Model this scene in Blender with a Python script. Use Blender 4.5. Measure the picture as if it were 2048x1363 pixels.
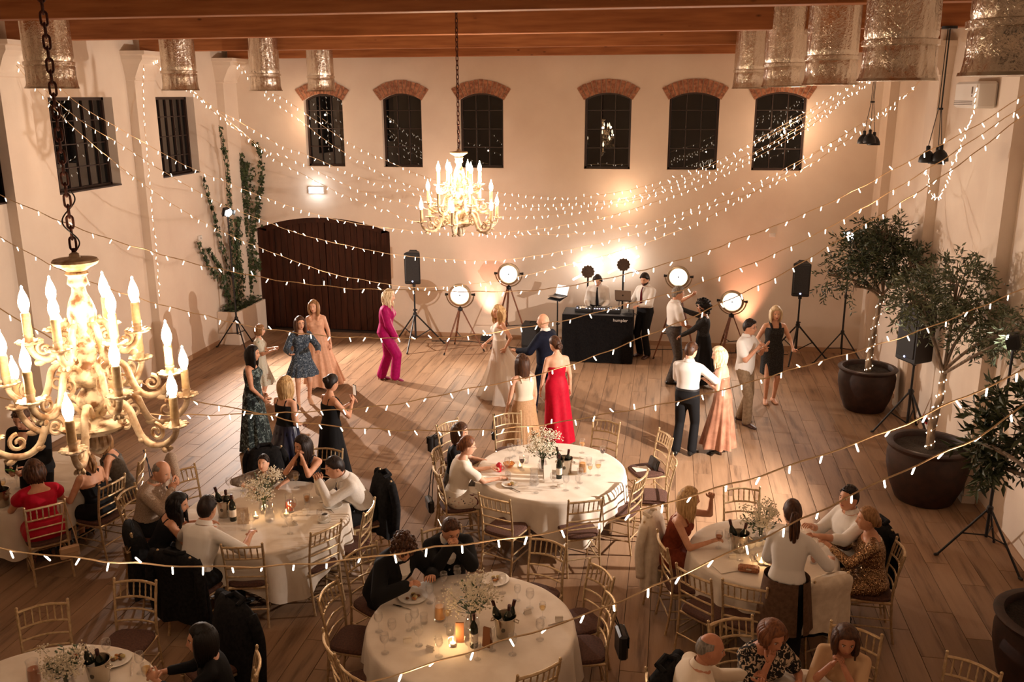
import bpy, bmesh, math, random
from mathutils import Vector, Matrix, Quaternion, noise as mnoise
for _o in list(bpy.data.objects): bpy.data.objects.remove(_o)
SC = bpy.context.scene
COL = SC.collection
RND = random.Random(7)
PI = math.pi
def rad(a): return math.radians(a)

# ------------------------------------------------------------------ camera
FPX, PITCH, YAW, ROLL, CAMH = 1825.6, 0.26231, 0.17167, -0.003437, 5.15
def _axes():
    cp, sp, cy, sy = math.cos(PITCH), math.sin(PITCH), math.cos(YAW), math.sin(YAW)
    f = Vector((-sy*cp, cy*cp, -sp)); r = Vector((cy, sy, 0)); u = r.cross(f)
    cr, sr = math.cos(ROLL), math.sin(ROLL)
    return f, r*cr+u*sr, u*cr-r*sr
CF, CR, CU = _axes()
CAMLOC = Vector((0, 0, CAMH))
cam_data = bpy.data.cameras.new('camera')
cam_data.sensor_fit = 'HORIZONTAL'; cam_data.sensor_width = 36.0
cam_data.lens = 36.0*FPX/2048.0
cam_data.clip_start = 0.05; cam_data.clip_end = 200
cam = bpy.data.objects.new('camera', cam_data); COL.objects.link(cam)
cam.matrix_world = Matrix(((CR.x, CU.x, -CF.x, 0), (CR.y, CU.y, -CF.y, 0), (CR.z, CU.z, -CF.z, CAMH), (0, 0, 0, 1)))
SC.camera = cam
def ray(px, py): return CF + CR*((px-1024)/FPX) - CU*((py-681.5)/FPX)
def atz(px, py, z=0.0):
    d = ray(px, py); return CAMLOC + d*((z-CAMH)/d.z)
def aty(px, py, Y):
    d = ray(px, py); return CAMLOC + d*(Y/d.y)
def atx(px, py, X):
    d = ray(px, py); return CAMLOC + d*(X/d.x)

# ------------------------------------------------------------------ view, world
vs = SC.view_settings
vs.view_transform = 'Standard'; vs.look = 'None'; vs.gamma = 1.0; vs.use_curve_mapping = False
vs.exposure = 0.32
W = bpy.data.worlds.new('night'); SC.world = W; W.use_nodes = True
W.node_tree.nodes['Background'].inputs[0].default_value = (0.010, 0.008, 0.007, 1)
W.node_tree.nodes['Background'].inputs[1].default_value = 1.0
SC.cycles.use_denoising = True
try: SC.cycles.denoiser = 'OPENIMAGEDENOISE'
except Exception: pass
SC.cycles.use_adaptive_sampling = True; SC.cycles.adaptive_threshold = .03
SC.cycles.max_bounces = 6; SC.cycles.diffuse_bounces = 3; SC.cycles.glossy_bounces = 3
SC.cycles.transparent_max_bounces = 16; SC.cycles.transmission_bounces = 4
SC.cycles.sample_clamp_indirect = 4.0; SC.cycles.caustics_reflective = False; SC.cycles.caustics_refractive = False

# light tuning
L_CHAND_NEAR = 14.0     # each of six points
L_CHAND_FAR = 30.0
L_STAND = 1000.0
L_UPLIGHT = 190.0
L_LAMP = 100.0
L_STRING = 4.8
WARM = (1.0, 0.64, 0.41)
COOL = (1.0, 0.86, 0.76)

# room
XL, XR, YB, YF = -9.45, 4.08, 19.05, -3.0
ZT = 5.92            # underside of the tie beams

# ------------------------------------------------------------------ mesh helpers
class MB:
    def __init__(s): s.v = []; s.f = []; s.m = []; s.mi = 0
    def add(s, vs, fs, M=None):
        b = len(s.v)
        for p in vs: s.v.append(tuple(M @ Vector(p)) if M is not None else tuple(p))
        for f in fs: s.f.append([i+b for i in f]); s.m.append(s.mi)
        return s
    def box(s, c, d, M=None, bev=0.0):
        x, y, z = d[0]/2, d[1]/2, d[2]/2
        if bev <= 0:
            vs = [(c[0]+sx*x, c[1]+sy*y, c[2]+sz*z) for sz in (-1, 1) for sy in (-1, 1) for sx in (-1, 1)]
            return s.add(vs, [(0,2,3,1),(4,5,7,6),(0,1,5,4),(2,6,7,3),(0,4,6,2),(1,3,7,5)], M)
        b = min(bev, x*.9, y*.9, z*.9)
        vs = []; ix = {}
        for sx in (-1, 1):
            for sy in (-1, 1):
                for sz in (-1, 1):
                    for a in range(3):
                        p = [sx*(x-b), sy*(y-b), sz*(z-b)]; p[a] = (sx, sy, sz)[a]*(x, y, z)[a]
                        ix[(sx, sy, sz, a)] = len(vs); vs.append((c[0]+p[0], c[1]+p[1], c[2]+p[2]))
        fs = []
        for a in range(3):
            u, w = (a+1) % 3, (a+2) % 3
            for sg in (-1, 1):
                q = []
                for su, sw in ((-1,-1),(1,-1),(1,1),(-1,1)):
                    k = [0,0,0]; k[a] = sg; k[u] = su; k[w] = sw; q.append(ix[(k[0],k[1],k[2],a)])
                fs.append(q if sg > 0 else q[::-1])
        for a in range(3):
            u, w = (a+1) % 3, (a+2) % 3
            for su in (-1, 1):
                for sw in (-1, 1):
                    k0 = [0,0,0]; k1 = [0,0,0]; k0[a] = -1; k1[a] = 1
                    k0[u] = k1[u] = su; k0[w] = k1[w] = sw
                    q = [ix[(*k0,u)], ix[(*k1,u)], ix[(*k1,w)], ix[(*k0,w)]]
                    fs.append(q if su*sw < 0 else q[::-1])
        for sx in (-1, 1):
            for sy in (-1, 1):
                for sz in (-1, 1):
                    q = [ix[(sx,sy,sz,a)] for a in range(3)]
                    fs.append(q if sx*sy*sz > 0 else q[::-1])
        return s.add(vs, fs, M)
    def loft(s, rings, closed=True, cap0=True, cap1=True, M=None):
        n = len(rings[0]); vs = [p for r in rings for p in r]; fs = []
        for i in range(len(rings)-1):
            for j in range(n if closed else n-1):
                k = (j+1) % n
                fs.append((i*n+j, i*n+k, (i+1)*n+k, (i+1)*n+j))
        if closed and cap0: fs.append(tuple(range(n))[::-1])
        if closed and cap1: fs.append(tuple((len(rings)-1)*n+j for j in range(n)))
        return s.add(vs, fs, M)
    def tube(s, pts, r, n=8, cap=True, M=None, flat=1.0, up=None):
        pts = [Vector(p) for p in pts]; N = len(pts)
        rr = r if isinstance(r, (list, tuple)) else [r]*N
        ref = None; rings = []
        for i, p in enumerate(pts):
            t = (pts[min(i+1, N-1)]-pts[max(i-1, 0)])
            t = t.normalized() if t.length > 1e-9 else Vector((0, 0, 1))
            if ref is None:
                a = Vector(up) if up is not None else (Vector((0, 0, 1)) if abs(t.z) < .9 else Vector((1, 0, 0)))
            else: a = ref
            u = (a - t*a.dot(t))
            if u.length < 1e-6: u = t.orthogonal()
            u.normalize(); w = t.cross(u); ref = u
            rings.append([p + u*(math.cos(2*PI*j/n)*rr[i]) + w*(math.sin(2*PI*j/n)*rr[i]*flat) for j in range(n)])
        return s.loft(rings, True, cap, cap, M)
    def lathe(s, prof, n=16, M=None, cap0=True, cap1=True):
        rings = [[(r*math.cos(2*PI*j/n), r*math.sin(2*PI*j/n), z) for j in range(n)] for r, z in prof]
        return s.loft(rings, True, cap0, cap1, M)
    def ell(s, c, r, n=12, m=8, M=None, R=None):
        vs = []; fs = []
        r = (r, r, r) if not hasattr(r, '__len__') else r
        R = R or Matrix.Identity(3); c = Vector(c)
        vs.append(c + R @ Vector((0, 0, -r[2])))
        for i in range(1, m):
            ph = -PI/2 + PI*i/m
            for j in range(n):
                th = 2*PI*j/n
                vs.append(c + R @ Vector((r[0]*math.cos(ph)*math.cos(th), r[1]*math.cos(ph)*math.sin(th), r[2]*math.sin(ph))))
        vs.append(c + R @ Vector((0, 0, r[2])))
        for j in range(n):
            k = (j+1) % n
            fs.append((0, 1+k, 1+j)); fs.append((len(vs)-1, 1+(m-2)*n+j, 1+(m-2)*n+k))
            for i in range(m-2): fs.append((1+i*n+j, 1+i*n+k, 1+(i+1)*n+k, 1+(i+1)*n+j))
        return s.add(vs, fs, M)
    def capsule(s, p0, r0, p1, r1, n=12, M=None):
        p0 = Vector(p0); p1 = Vector(p1); d = p1-p0; L = d.length
        t = d.normalized() if L > 1e-6 else Vector((0, 0, 1))
        pts = []; rr = []
        for k in range(4, 0, -1):
            a = PI/2*k/4.4; pts.append(p0 - t*(r0*math.sin(a))); rr.append(r0*math.cos(a))
        pts += [p0, p0+d*.5, p1]; rr += [r0, (r0+r1)/2, r1]
        for k in range(1, 5):
            a = PI/2*k/4.4; pts.append(p1 + t*(r1*math.sin(a))); rr.append(r1*math.cos(a))
        return s.tube(pts, rr, n, True, M)
    def grid(s, fn, nu, nv, closed_u=False, M=None):
        vs = [fn(i/(nu if closed_u else nu-1), j/(nv-1)) for j in range(nv) for i in range(nu)]; fs = []
        for j in range(nv-1):
            for i in range(nu if closed_u else nu-1):
                k = (i+1) % nu
                fs.append((j*nu+i, j*nu+k, (j+1)*nu+k, (j+1)*nu+i))
        return s.add(vs, fs, M)
    def mesh(s, name, mats=None, smooth=True):
        me = bpy.data.meshes.new(name); me.from_pydata(s.v, [], s.f)
        for m in (mats if isinstance(mats, (list, tuple)) else [mats]):
            if m is not None: me.materials.append(m)
        if any(s.m): me.polygons.foreach_set('material_index', s.m)
        if smooth: me.polygons.foreach_set('use_smooth', [True]*len(me.polygons))
        me.update()
        return me
def sharp(me, deg=35):
    try: me.set_sharp_from_angle(angle=rad(deg))
    except Exception: pass
def link(name, me, parent=None, loc=None, rz=None):
    o = bpy.data.objects.new(name, me); COL.objects.link(o)
    if parent is not None: o.parent = parent
    if loc is not None: o.location = loc
    if rz is not None: o.rotation_euler = (0, 0, rz)
    return o
def obj(name, mb, mat, parent=None, smooth=True, loc=None, rz=None, ang=35):
    me = mb.mesh(name, mat, smooth)
    if smooth: sharp(me, ang)
    return link(name, me, parent, loc, rz)
def tag(o, label, cat, group=None, kind=None):
    if label: o['label'] = label
    if cat: o['category'] = cat
    if group: o['group'] = group
    if kind: o['kind'] = kind
    return o
def struct(o, label=None):
    o['kind'] = 'structure'
    if label: o['label'] = label
    return o
def thing(name, label, cat, loc=(0,0,0), rz=0.0, group=None):
    o = bpy.data.objects.new(name, None); COL.objects.link(o)
    o.empty_display_size = .1
    o.location = loc; o.rotation_euler = (0, 0, rz)
    return tag(o, label, cat, group)
def copy_tree(o, parent=None):
    c = o.copy(); COL.objects.link(c); c.parent = parent
    for ch in list(o.children): copy_tree(ch, c)
    return c
def facing(dx, dy): return math.atan2(-dx, dy)
def T(x, y, z): return Matrix.Translation((x, y, z))
def RZ(a): return Matrix.Rotation(a, 4, 'Z')
def RX(a): return Matrix.Rotation(a, 4, 'X')
def RY(a): return Matrix.Rotation(a, 4, 'Y')
def point_light(name, loc, energy, color, radius=.05, parent=None):
    d = bpy.data.lights.new(name, 'POINT'); d.energy = energy; d.color = color; d.shadow_soft_size = radius
    o = bpy.data.objects.new(name, d); COL.objects.link(o); o.location = loc
    if parent is not None: o.parent = parent
    return o
def spot_light(name, loc, target, energy, color, angle=60, blend=.5, radius=.05):
    d = bpy.data.lights.new(name, 'SPOT'); d.energy = energy; d.color = color; d.shadow_soft_size = radius
    d.spot_size = rad(angle); d.spot_blend = blend
    o = bpy.data.objects.new(name, d); COL.objects.link(o); o.location = loc
    o.rotation_euler = (Vector(target)-Vector(loc)).to_track_quat('-Z', 'Y').to_euler()
    return o

# ------------------------------------------------------------------ materials
def srgb(r, g, b):
    f = lambda c: (c/255/12.92) if c/255 <= .04045 else ((c/255+.055)/1.055)**2.4
    return (f(r), f(g), f(b), 1)
class NT:
    def __init__(s, name):
        s.m = bpy.data.materials.new(name); s.m.use_nodes = True
        s.t = s.m.node_tree; s.b = s.t.nodes['Principled BSDF']; s.o = s.t.nodes['Material Output']
    def n(s, ty, **kw):
        nd = s.t.nodes.new(ty)
        for k, v in kw.items():
            if k.startswith('i_'):
                key = k[2:]; key = int(key) if key.isdigit() else key.replace('_', ' ')
                nd.inputs[key].default_value = v
            else: setattr(nd, k, v)
        return nd
    def l(s, a, b): s.t.links.new(a, b)
    def set(s, col=None, rough=.5, metal=0.0, spec=.5):
        if col is not None: s.b.inputs['Base Color'].default_value = col
        s.b.inputs['Roughness'].default_value = rough; s.b.inputs['Metallic'].default_value = metal
        s.b.inputs['Specular IOR Level'].default_value = spec
        return s
    def coord(s, kind='Object', scale=(1,1,1)):
        tc = s.n('ShaderNodeTexCoord'); mp = s.n('ShaderNodeMapping'); mp.inputs['Scale'].default_value = scale
        s.l(tc.outputs[kind], mp.inputs['Vector']); return mp.outputs['Vector']
    def ramp(s, fac, stops):
        r = s.n('ShaderNodeValToRGB'); e = r.color_ramp.elements
        while len(e) < len(stops): e.new(.5)
        for k, (p, c) in enumerate(stops): e[k].position = p; e[k].color = c
        s.l(fac, r.inputs['Fac']); return r.outputs['Color']
    def bump(s, h, strength=.3, dist=.01):
        b = s.n('ShaderNodeBump'); b.inputs['Strength'].default_value = strength; b.inputs['Distance'].default_value = dist
        s.l(h, b.inputs['Height']); s.l(b.outputs['Normal'], s.b.inputs['Normal'])
MATS = {}
def plain(name, col, rough=.5, metal=0., spec=.5, bump=None):
    if name in MATS: return MATS[name]
    t = NT(name).set(col, rough, metal, spec)
    if bump:
        nz = t.n('ShaderNodeTexNoise', i_Scale=bump[0], i_Detail=4.0); t.l(t.coord(), nz.inputs['Vector'])
        t.bump(nz.outputs['Fac'], bump[1], bump[2])
    MATS[name] = t.m; return t.m
def emit(name, col, strength):
    if name in MATS: return MATS[name]
    t = NT(name).set((0,0,0,1), .5)
    t.b.inputs['Base Color'].default_value = (.8, .8, .8, 1)
    t.b.inputs['Emission Color'].default_value = col; t.b.inputs['Emission Strength'].default_value = strength
    MATS[name] = t.m; return t.m
def noisy(name, c0, c1, scale=8, rough=.6, metal=0., stretch=(1,1,1), bump=0.0, bdist=.01, lo=.35, hi=.65, spec=.5, detail=5.0, coords='Object'):
    if name in MATS: return MATS[name]
    t = NT(name).set(None, rough, metal, spec)
    nz = t.n('ShaderNodeTexNoise', i_Scale=scale, i_Detail=detail); v = t.coord(coords, stretch); t.l(v, nz.inputs['Vector'])
    t.l(t.ramp(nz.outputs['Fac'], [(lo, c0), (hi, c1)]), t.b.inputs['Base Color'])
    if bump: t.bump(nz.outputs['Fac'], bump, bdist)
    MATS[name] = t.m; return t.m
def glassy(name, col=(1,1,1,1), amount=.12, rough=.02):
    if name in MATS: return MATS[name]
    t = NT(name); tr = t.n('ShaderNodeBsdfTransparent'); tr.inputs['Color'].default_value = col
    gl = t.n('ShaderNodeBsdfGlossy'); gl.inputs['Roughness'].default_value = rough
    lw = t.n('ShaderNodeLayerWeight'); lw.inputs['Blend'].default_value = .35
    mr = t.n('ShaderNodeMapRange'); mr.inputs['To Min'].default_value = amount*.4; mr.inputs['To Max'].default_value = min(1, amount*4)
    t.l(lw.outputs['Facing'], mr.inputs['Value'])
    mx = t.n('ShaderNodeMixShader'); t.l(mr.outputs['Result'], mx.inputs['Fac']); t.l(tr.outputs[0], mx.inputs[1]); t.l(gl.outputs[0], mx.inputs[2])
    t.l(mx.outputs[0], t.o.inputs['Surface']); MATS[name] = t.m; return t.m

def m_plaster():
    t = NT('plaster').set(None, .85, 0, .2)
    n1 = t.n('ShaderNodeTexNoise', i_Scale=1.3, i_Detail=6.0); v = t.coord(); t.l(v, n1.inputs['Vector'])
    n2 = t.n('ShaderNodeTexNoise', i_Scale=38.0, i_Detail=3.0); t.l(v, n2.inputs['Vector'])
    t.l(t.ramp(n1.outputs['Fac'], [(.3, srgb(220,202,184)), (.7, srgb(230,214,196))]), t.b.inputs['Base Color'])
    t.bump(n2.outputs['Fac'], .18, .006); return t.m
PLASTER = m_plaster()
def m_timber(name, c0, c1, axis='X', rough=.55):
    t = NT(name).set(None, rough, 0, .3)
    st = (.7, 9, 9) if axis == 'X' else ((9, .7, 9) if axis == 'Y' else (9, 9, .7))
    n1 = t.n('ShaderNodeTexNoise', i_Scale=2.0, i_Detail=7.0); t.l(t.coord('Object', st), n1.inputs['Vector'])
    # knots
    vo = t.n('ShaderNodeTexVoronoi', i_Scale=2.2); t.l(t.coord('Object', (1,1,2.2) if axis=='X' else (1,1,1)), vo.inputs['Vector'])
    k = t.ramp(vo.outputs['Distance'], [(.03, (0.12,.05,.02,1)), (.10, (1,1,1,1))])
    mx = t.n('ShaderNodeMixRGB', blend_type='MULTIPLY'); mx.inputs['Fac'].default_value = .75
    t.l(t.ramp(n1.outputs['Fac'], [(.3, c0), (.7, c1)]), mx.inputs['Color1']); t.l(k, mx.inputs['Color2'])
    t.l(mx.outputs[0], t.b.inputs['Base Color']); t.bump(n1.outputs['Fac'], .12, .01); return t.m
BEAMWOOD = m_timber('beam_timber', srgb(140,82,44), srgb(176,112,66))
DARKWOOD = m_timber('door_wood', srgb(44,22,14), srgb(70,36,22), 'Z', .4)
def m_plank():
    t = NT('floor_plank').set(None, .58, 0, .22)
    at = t.n('ShaderNodeAttribute'); at.attribute_name = 'tone'
    n1 = t.n('ShaderNodeTexNoise', i_Scale=1.0, i_Detail=8.0); n1.inputs['Roughness'].default_value = .6
    tc = t.n('ShaderNodeTexCoord'); sc = t.n('ShaderNodeVectorMath', operation='MULTIPLY'); sc.inputs[1].default_value = (10, .9, 1)
    off = t.n('ShaderNodeVectorMath', operation='MULTIPLY'); off.inputs[1].default_value = (37, 53, 71)
    ad = t.n('ShaderNodeVectorMath', operation='ADD')
    t.l(tc.outputs['Object'], sc.inputs[0]); t.l(at.outputs['Vector'], off.inputs[0]); t.l(sc.outputs[0], ad.inputs[0]); t.l(off.outputs[0], ad.inputs[1])
    t.l(ad.outputs[0], n1.inputs['Vector'])
    # per plank tone
    base = t.ramp(at.outputs['Fac'], [(0.0, srgb(122,94,70)), (.15, srgb(144,114,88)), (.7, srgb(160,128,100)), (1.0, srgb(174,142,112))])
    gr = t.ramp(n1.outputs['Fac'], [(.30, (.36,.32,.30,1)), (.46, (.84,.81,.78,1)), (.7, (1.05,1.03,1.0,1))])
    mx = t.n('ShaderNodeMixRGB', blend_type='MULTIPLY'); mx.inputs['Fac'].default_value = .9
    t.l(base, mx.inputs['Color1']); t.l(gr, mx.inputs['Color2']); t.l(mx.outputs[0], t.b.inputs['Base Color'])
    t.bump(n1.outputs['Fac'], .08, .004); return t.m
PLANK = m_plank()
def m_foil():
    t = NT('foil').set(srgb(230,220,206), .17, 1.0)
    n1 = t.n('ShaderNodeTexNoise', i_Scale=7.0, i_Detail=4.0, i_Distortion=1.0); t.l(t.coord('Object', (1,1,.35)), n1.inputs['Vector'])
    n2 = t.n('ShaderNodeTexNoise', i_Scale=30.0, i_Detail=3.0, i_Distortion=2.0); t.l(t.coord('Object', (1,1,.8)), n2.inputs['Vector'])
    mu = t.n('ShaderNodeMath', operation='MULTIPLY'); mu.inputs[1].default_value = .28; t.l(n2.outputs['Fac'], mu.inputs[0])
    ad = t.n('ShaderNodeMath', operation='ADD'); t.l(n1.outputs['Fac'], ad.inputs[0]); t.l(mu.outputs[0], ad.inputs[1])
    t.bump(ad.outputs[0], .55, .03); return t.m
FOIL = m_foil()
BRICK = noisy('red_brick', srgb(128,80,58), srgb(186,130,98), 22, .9, bump=.4, coords='Object')
MORTAR = plain('mortar', srgb(176,150,128), .95)
BLACK = plain('black_metal', (.012,.012,.013,1), .45, .3)
BLACKPL = plain('black_plastic', (.014,.014,.015,1), .55)
FRAMEBR = plain('window_frame_brown', srgb(46,28,20), .5)
PANE = NT('night_pane').set((.004,.004,.004,1), .0, 0, 1.0).m
WHITEPL = plain('white_plastic', srgb(225,220,212), .45)
GOLD = noisy('chair_gold', srgb(186,158,118), srgb(216,190,150), 30, .34, .5, bump=.1)
CUSHION = noisy('cushion_brown', srgb(70,44,34), srgb(92,58,44), 60, .9, bump=.2)
LINEN = noisy('tablecloth_linen', srgb(222,208,190), srgb(234,222,206), 5, .8, bump=.1, bdist=.004)
GLASS = glassy('clear_glass')
STEEL = plain('steel', srgb(190,180,165), .22, 1.0)
PORCELAIN = plain('porcelain', srgb(232,226,216), .2)
PAPER = plain('paper', srgb(228,216,200), .8)
LED = emit('led_bulb', (1.0, .84, .64, 1), 5.0)
CORD = plain('cord_tan', srgb(228,194,150), .7)
FLAMEB = emit('flame_bulb', (1.0, .80, .52, 1), 14.0)
# ------------------------------------------------------------------ floor
def make_floor():
    sub = MB(); sub.box(((XL+XR)/2, (YB+YF)/2, -.06), (XR-XL+.8, YB-YF+.8, .1))
    fl = struct(obj('floor', sub, plain('floor_joint', srgb(60,44,34), .8), None, False), 'grey brown wood plank floor')
    PW, PL = .2555, 1.53
    x0 = -.035-PW*40
    pls = []
    rr = random.Random(3)
    i = 0
    while True:
        xa = x0+i*PW; i += 1
        if xa > XR: break
        if xa+PW < XL: continue
        offs = 9.49 - 20*PL - ((i*7) % 3)*PL/3 + (.06*((i*5) % 4))
        j = 0
        while offs+j*PL < YB:
            ya, yb = offs+j*PL, offs+(j+1)*PL; j += 1
            if yb < 2.0: continue
            a, b = max(xa, XL), min(xa+PW, XR); c, d = max(ya, 2.0), min(yb, YB)
            if b-a < .02 or d-c < .02: continue
            pls.append((a, b, c, d, rr.random()))
    def one(mb, p):
        a, b, c, d, t = p; g = .0025
        mb.box(((a+b)/2, (c+d)/2, -.006), (b-a-2*g, d-c-2*g, .012), None, .002)
    def tone(me, vals):
        at = me.attributes.new('tone', 'FLOAT_COLOR', 'POINT')
        flat = []
        for t in vals: flat += [t, (t*7.13) % 1, (t*13.7) % 1, 1]
        at.data.foreach_set('color', flat)
    # the 300 that show largest: nearest to the camera inside its view
    def score(p):
        c = Vector(((p[0]+p[1])/2, (p[2]+p[3])/2, 0)); d = c-CAMLOC; z = d.dot(CF)
        if z < .5: return -1
        px = 1024+FPX*d.dot(CR)/z; py = 681.5-FPX*d.dot(CU)/z
        if not (-60 < px < 2110 and 560 < py < 1440): return -1
        return 1/z
    pls.sort(key=score, reverse=True)
    for p in pls[:300]:
        mb = MB(); one(mb, p); me = mb.mesh('plank', PLANK, False); tone(me, [p[4]]*len(me.vertices)); link('plank', me, fl)
    mb = MB(); vals = []
    for p in pls[300:]:
        n0 = len(mb.v); one(mb, p); vals += [p[4]]*(len(mb.v)-n0)
    me = mb.mesh('planks', PLANK, False); tone(me, vals); o = link('planks', me, fl); o['kind'] = 'stuff'
make_floor()

# ------------------------------------------------------------------ walls with openings (built as panels round the holes)
WIN_BACK = [(-7.36, .86), (-5.64, .86), (-3.93, .92), (-1.32, .94), (.39, .98), (2.05, .98)]
WB0, WB1, WRISE = 3.69, 5.08, .13       # sill, spring line, arch rise
DOOR = (-9.12, -6.0, 2.30, .28)
WT = .34
def arch_pts(x0, x1, zs, rise, n=12):
    # segmental arch points from left to right
    w = (x1-x0)/2; R = (w*w+rise*rise)/(2*rise); cz = zs+rise-R; cx = (x0+x1)/2
    a = math.asin(w/R)
    return [(cx+R*math.sin(-a+2*a*k/n), cz+R*math.cos(-a+2*a*k/n)) for k in range(n+1)]
def make_back_wall():
    mb = MB()
    holes = [(cx-w/2, cx+w/2, WB0, WB1, WRISE) for cx, w in WIN_BACK] + [(DOOR[0], DOOR[1], 0, DOOR[2], DOOR[3])]
    top = 7.0
    def rect(xa, xb, za, zb):
        if xb-xa > 1e-4 and zb-za > 1e-4: mb.add([(xa,YB,za),(xb,YB,za),(xb,YB,zb),(xa,YB,zb)], [(0,1,2,3)])
    # upper band, with windows
    hs = sorted(holes[:6]); zmid = 3.2
    x = XL-.3
    for (a, b, z0, zs, rs) in hs:
        rect(x, a, zmid, top); rect(a, b, zmid, z0)
        ap = arch_pts(a, b, zs, rs)
        for k in range(len(ap)-1):
            mb.add([(ap[k][0],YB,ap[k][1]),(ap[k+1][0],YB,ap[k+1][1]),(ap[k+1][0],YB,top),(ap[k][0],YB,top)], [(0,1,2,3)])
            mb.add([(ap[k][0],YB,ap[k][1]),(ap[k+1][0],YB,ap[k+1][1]),(ap[k+1][0],YB+WT,ap[k+1][1]),(ap[k][0],YB+WT,ap[k][1])], [(3,2,1,0)])
        for xx in (a, b): mb.add([(xx,YB,z0),(xx,YB+WT,z0),(xx,YB+WT,zs),(xx,YB,zs)], [(0,1,2,3)])
        mb.add([(a,YB,z0),(b,YB,z0),(b,YB+WT,z0),(a,YB+WT,z0)], [(0,1,2,3)])
        x = b
    rect(x, XR+.3, zmid, top)
    a, b, z0, zs, rs = holes[6]
    rect(XL-.3, a, 0, zmid); rect(b, XR+.3, 0, zmid)
    ap = arch_pts(a, b, zs, rs, 20)
    for k in range(len(ap)-1):
        mb.add([(ap[k][0],YB,ap[k][1]),(ap[k+1][0],YB,ap[k+1][1]),(ap[k+1][0],YB,zmid),(ap[k][0],YB,zmid)], [(0,1,2,3)])
        mb.add([(ap[k][0],YB,ap[k][1]),(ap[k+1][0],YB,ap[k+1][1]),(ap[k+1][0],YB+WT,ap[k+1][1]),(ap[k][0],YB+WT,ap[k][1])], [(3,2,1,0)])
    for xx in (a, b): mb.add([(xx,YB,0),(xx,YB+WT,0),(xx,YB+WT,zs),(xx,YB,zs)], [(0,1,2,3)])
    struct(obj('wall_back', mb, PLASTER, None, False), 'cream plastered end wall with six arched windows')
    # windows
    bm_brick = {}
    for n, (cx, w) in enumerate(WIN_BACK):
        a, b = cx-w/2, cx+w/2; yf = YB+.16
        fr = MB(); fw = .045
        ap = arch_pts(a, b, WB1, WRISE)
        ai = arch_pts(a+fw, b-fw, WB1-.01, WRISE-.03)
        def ringbar(po, pi):
            for k in range(len(po)-1):
                q = [(po[k], pi[k]), (po[k+1], pi[k+1])]
                vs = []
                for yy in (yf-.03, yf+.04):
                    for o_, i_ in q: vs += [(o_[0], yy, o_[1]), (i_[0], yy, i_[1])]
                fr.add(vs, [(0,2,3,1),(4,5,7,6),(1,3,7,5),(0,4,6,2)])
        ringbar(ap, ai)
        for xx in (a+fw/2, b-fw/2): fr.box((xx, yf, (WB0+WB1)/2), (fw, .07, WB1-WB0))
        fr.box((cx, yf, WB0+fw/2), (w, .07, fw))
        win = struct(obj('window_%d' % (n+1), fr, FRAMEBR, None, False), 'arched dark window in the end wall')
        # muntins: three columns, four rows
        ix0, ix1, iz0 = a+fw, b-fw, WB0+fw
        zt = WB1+WRISE-.04
        for k in (1, 2):
            xx = ix0+(ix1-ix0)*k/3; m = MB(); m.box((xx, yf, (iz0+zt)/2), (.018, .05, zt-iz0)); obj('muntin', m, FRAMEBR, win, False)
        for k in (1, 2, 3):
            zz = iz0+(WB1-iz0)*k/3.6; m = MB(); m.box((cx, yf, zz), (ix1-ix0, .05, .018)); obj('muntin', m, FRAMEBR, win, False)
        for k in range(3):
            xa, xb = ix0+(ix1-ix0)*k/3+.008, ix0+(ix1-ix0)*(k+1)/3-.008
            ti = (RND.random()-.5)*.012
            m = MB()
            apn = [p for p in arch_pts(ix0, ix1, WB1-.01, WRISE-.03, 24)]
            def ztop(x):
                for u in range(len(apn)-1):
                    if apn[u][0] <= x <= apn[u+1][0]:
                        t = (x-apn[u][0])/(apn[u+1][0]-apn[u][0]); return apn[u][1]*(1-t)+apn[u+1][1]*t
                return WB1
            xs = [xa+(xb-xa)*q/4 for q in range(5)]
            for q in range(4):
                m.add([(xs[q], yf+.012+ti*(q/4), iz0), (xs[q+1], yf+.012+ti*((q+1)/4), iz0), (xs[q+1], yf+.012+ti*((q+1)/4), ztop(xs[q+1])), (xs[q], yf+.012+ti*(q/4), ztop(xs[q]))], [(0,1,2,3)])
            obj('pane', m, PANE, win, False)
        # brick arch: fan of bricks
        w2 = w/2; R = (w2*w2+WRISE*WRISE)/(2*WRISE); cz = WB1+WRISE-R; aa = math.asin(w2/R)
        nb = 13
        mo = MB(); ro = R+.255
        aa2 = aa*1.06
        for k in range(16):
            t0, t1 = -aa2+2*aa2*k/16, -aa2+2*aa2*(k+1)/16
            q = []
            for yy in (YB-.012, YB+.05):
                for tt, rad_ in ((t0,R-.005),(t1,R-.005),(t1,ro),(t0,ro)):
                    q.append((cx+rad_*math.sin(tt)*(1+.0*(rad_-R)/.255), yy, cz+rad_*math.cos(tt)))
            mo.add(q, [(0,3,2,1),(0,1,5,4),(2,3,7,6)])
        obj('mortar_bed', mo, MORTAR, win, False)
        for k in range(nb):
            t0, t1 = -aa2+2*aa2*(k+.10)/nb, -aa2+2*aa2*(k+.90)/nb
            dy = -.022-RND.random()*.008; extra = RND.random()*.02
            segs = [(R-.006, R+.25+extra)] if (k % 3) else [(R-.006, R+.12), (R+.13, R+.25+extra)]
            for r0, r1 in segs:
                q = []
                for yy in (YB+dy, YB+.03):
                    for tt, r_ in ((t0,r0),(t1,r0),(t1,r1),(t0,r1)):
                        q.append((cx+r_*math.sin(tt)*(1+.0*(r_-R)/.255), yy, cz+r_*math.cos(tt)))
                m = MB(); m.add(q, [(0,3,2,1),(4,5,6,7),(0,1,5,4),(1,2,6,5),(2,3,7,6),(3,0,4,7)])
                obj('brick', m, BRICK, win, False)
make_back_wall()

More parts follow.
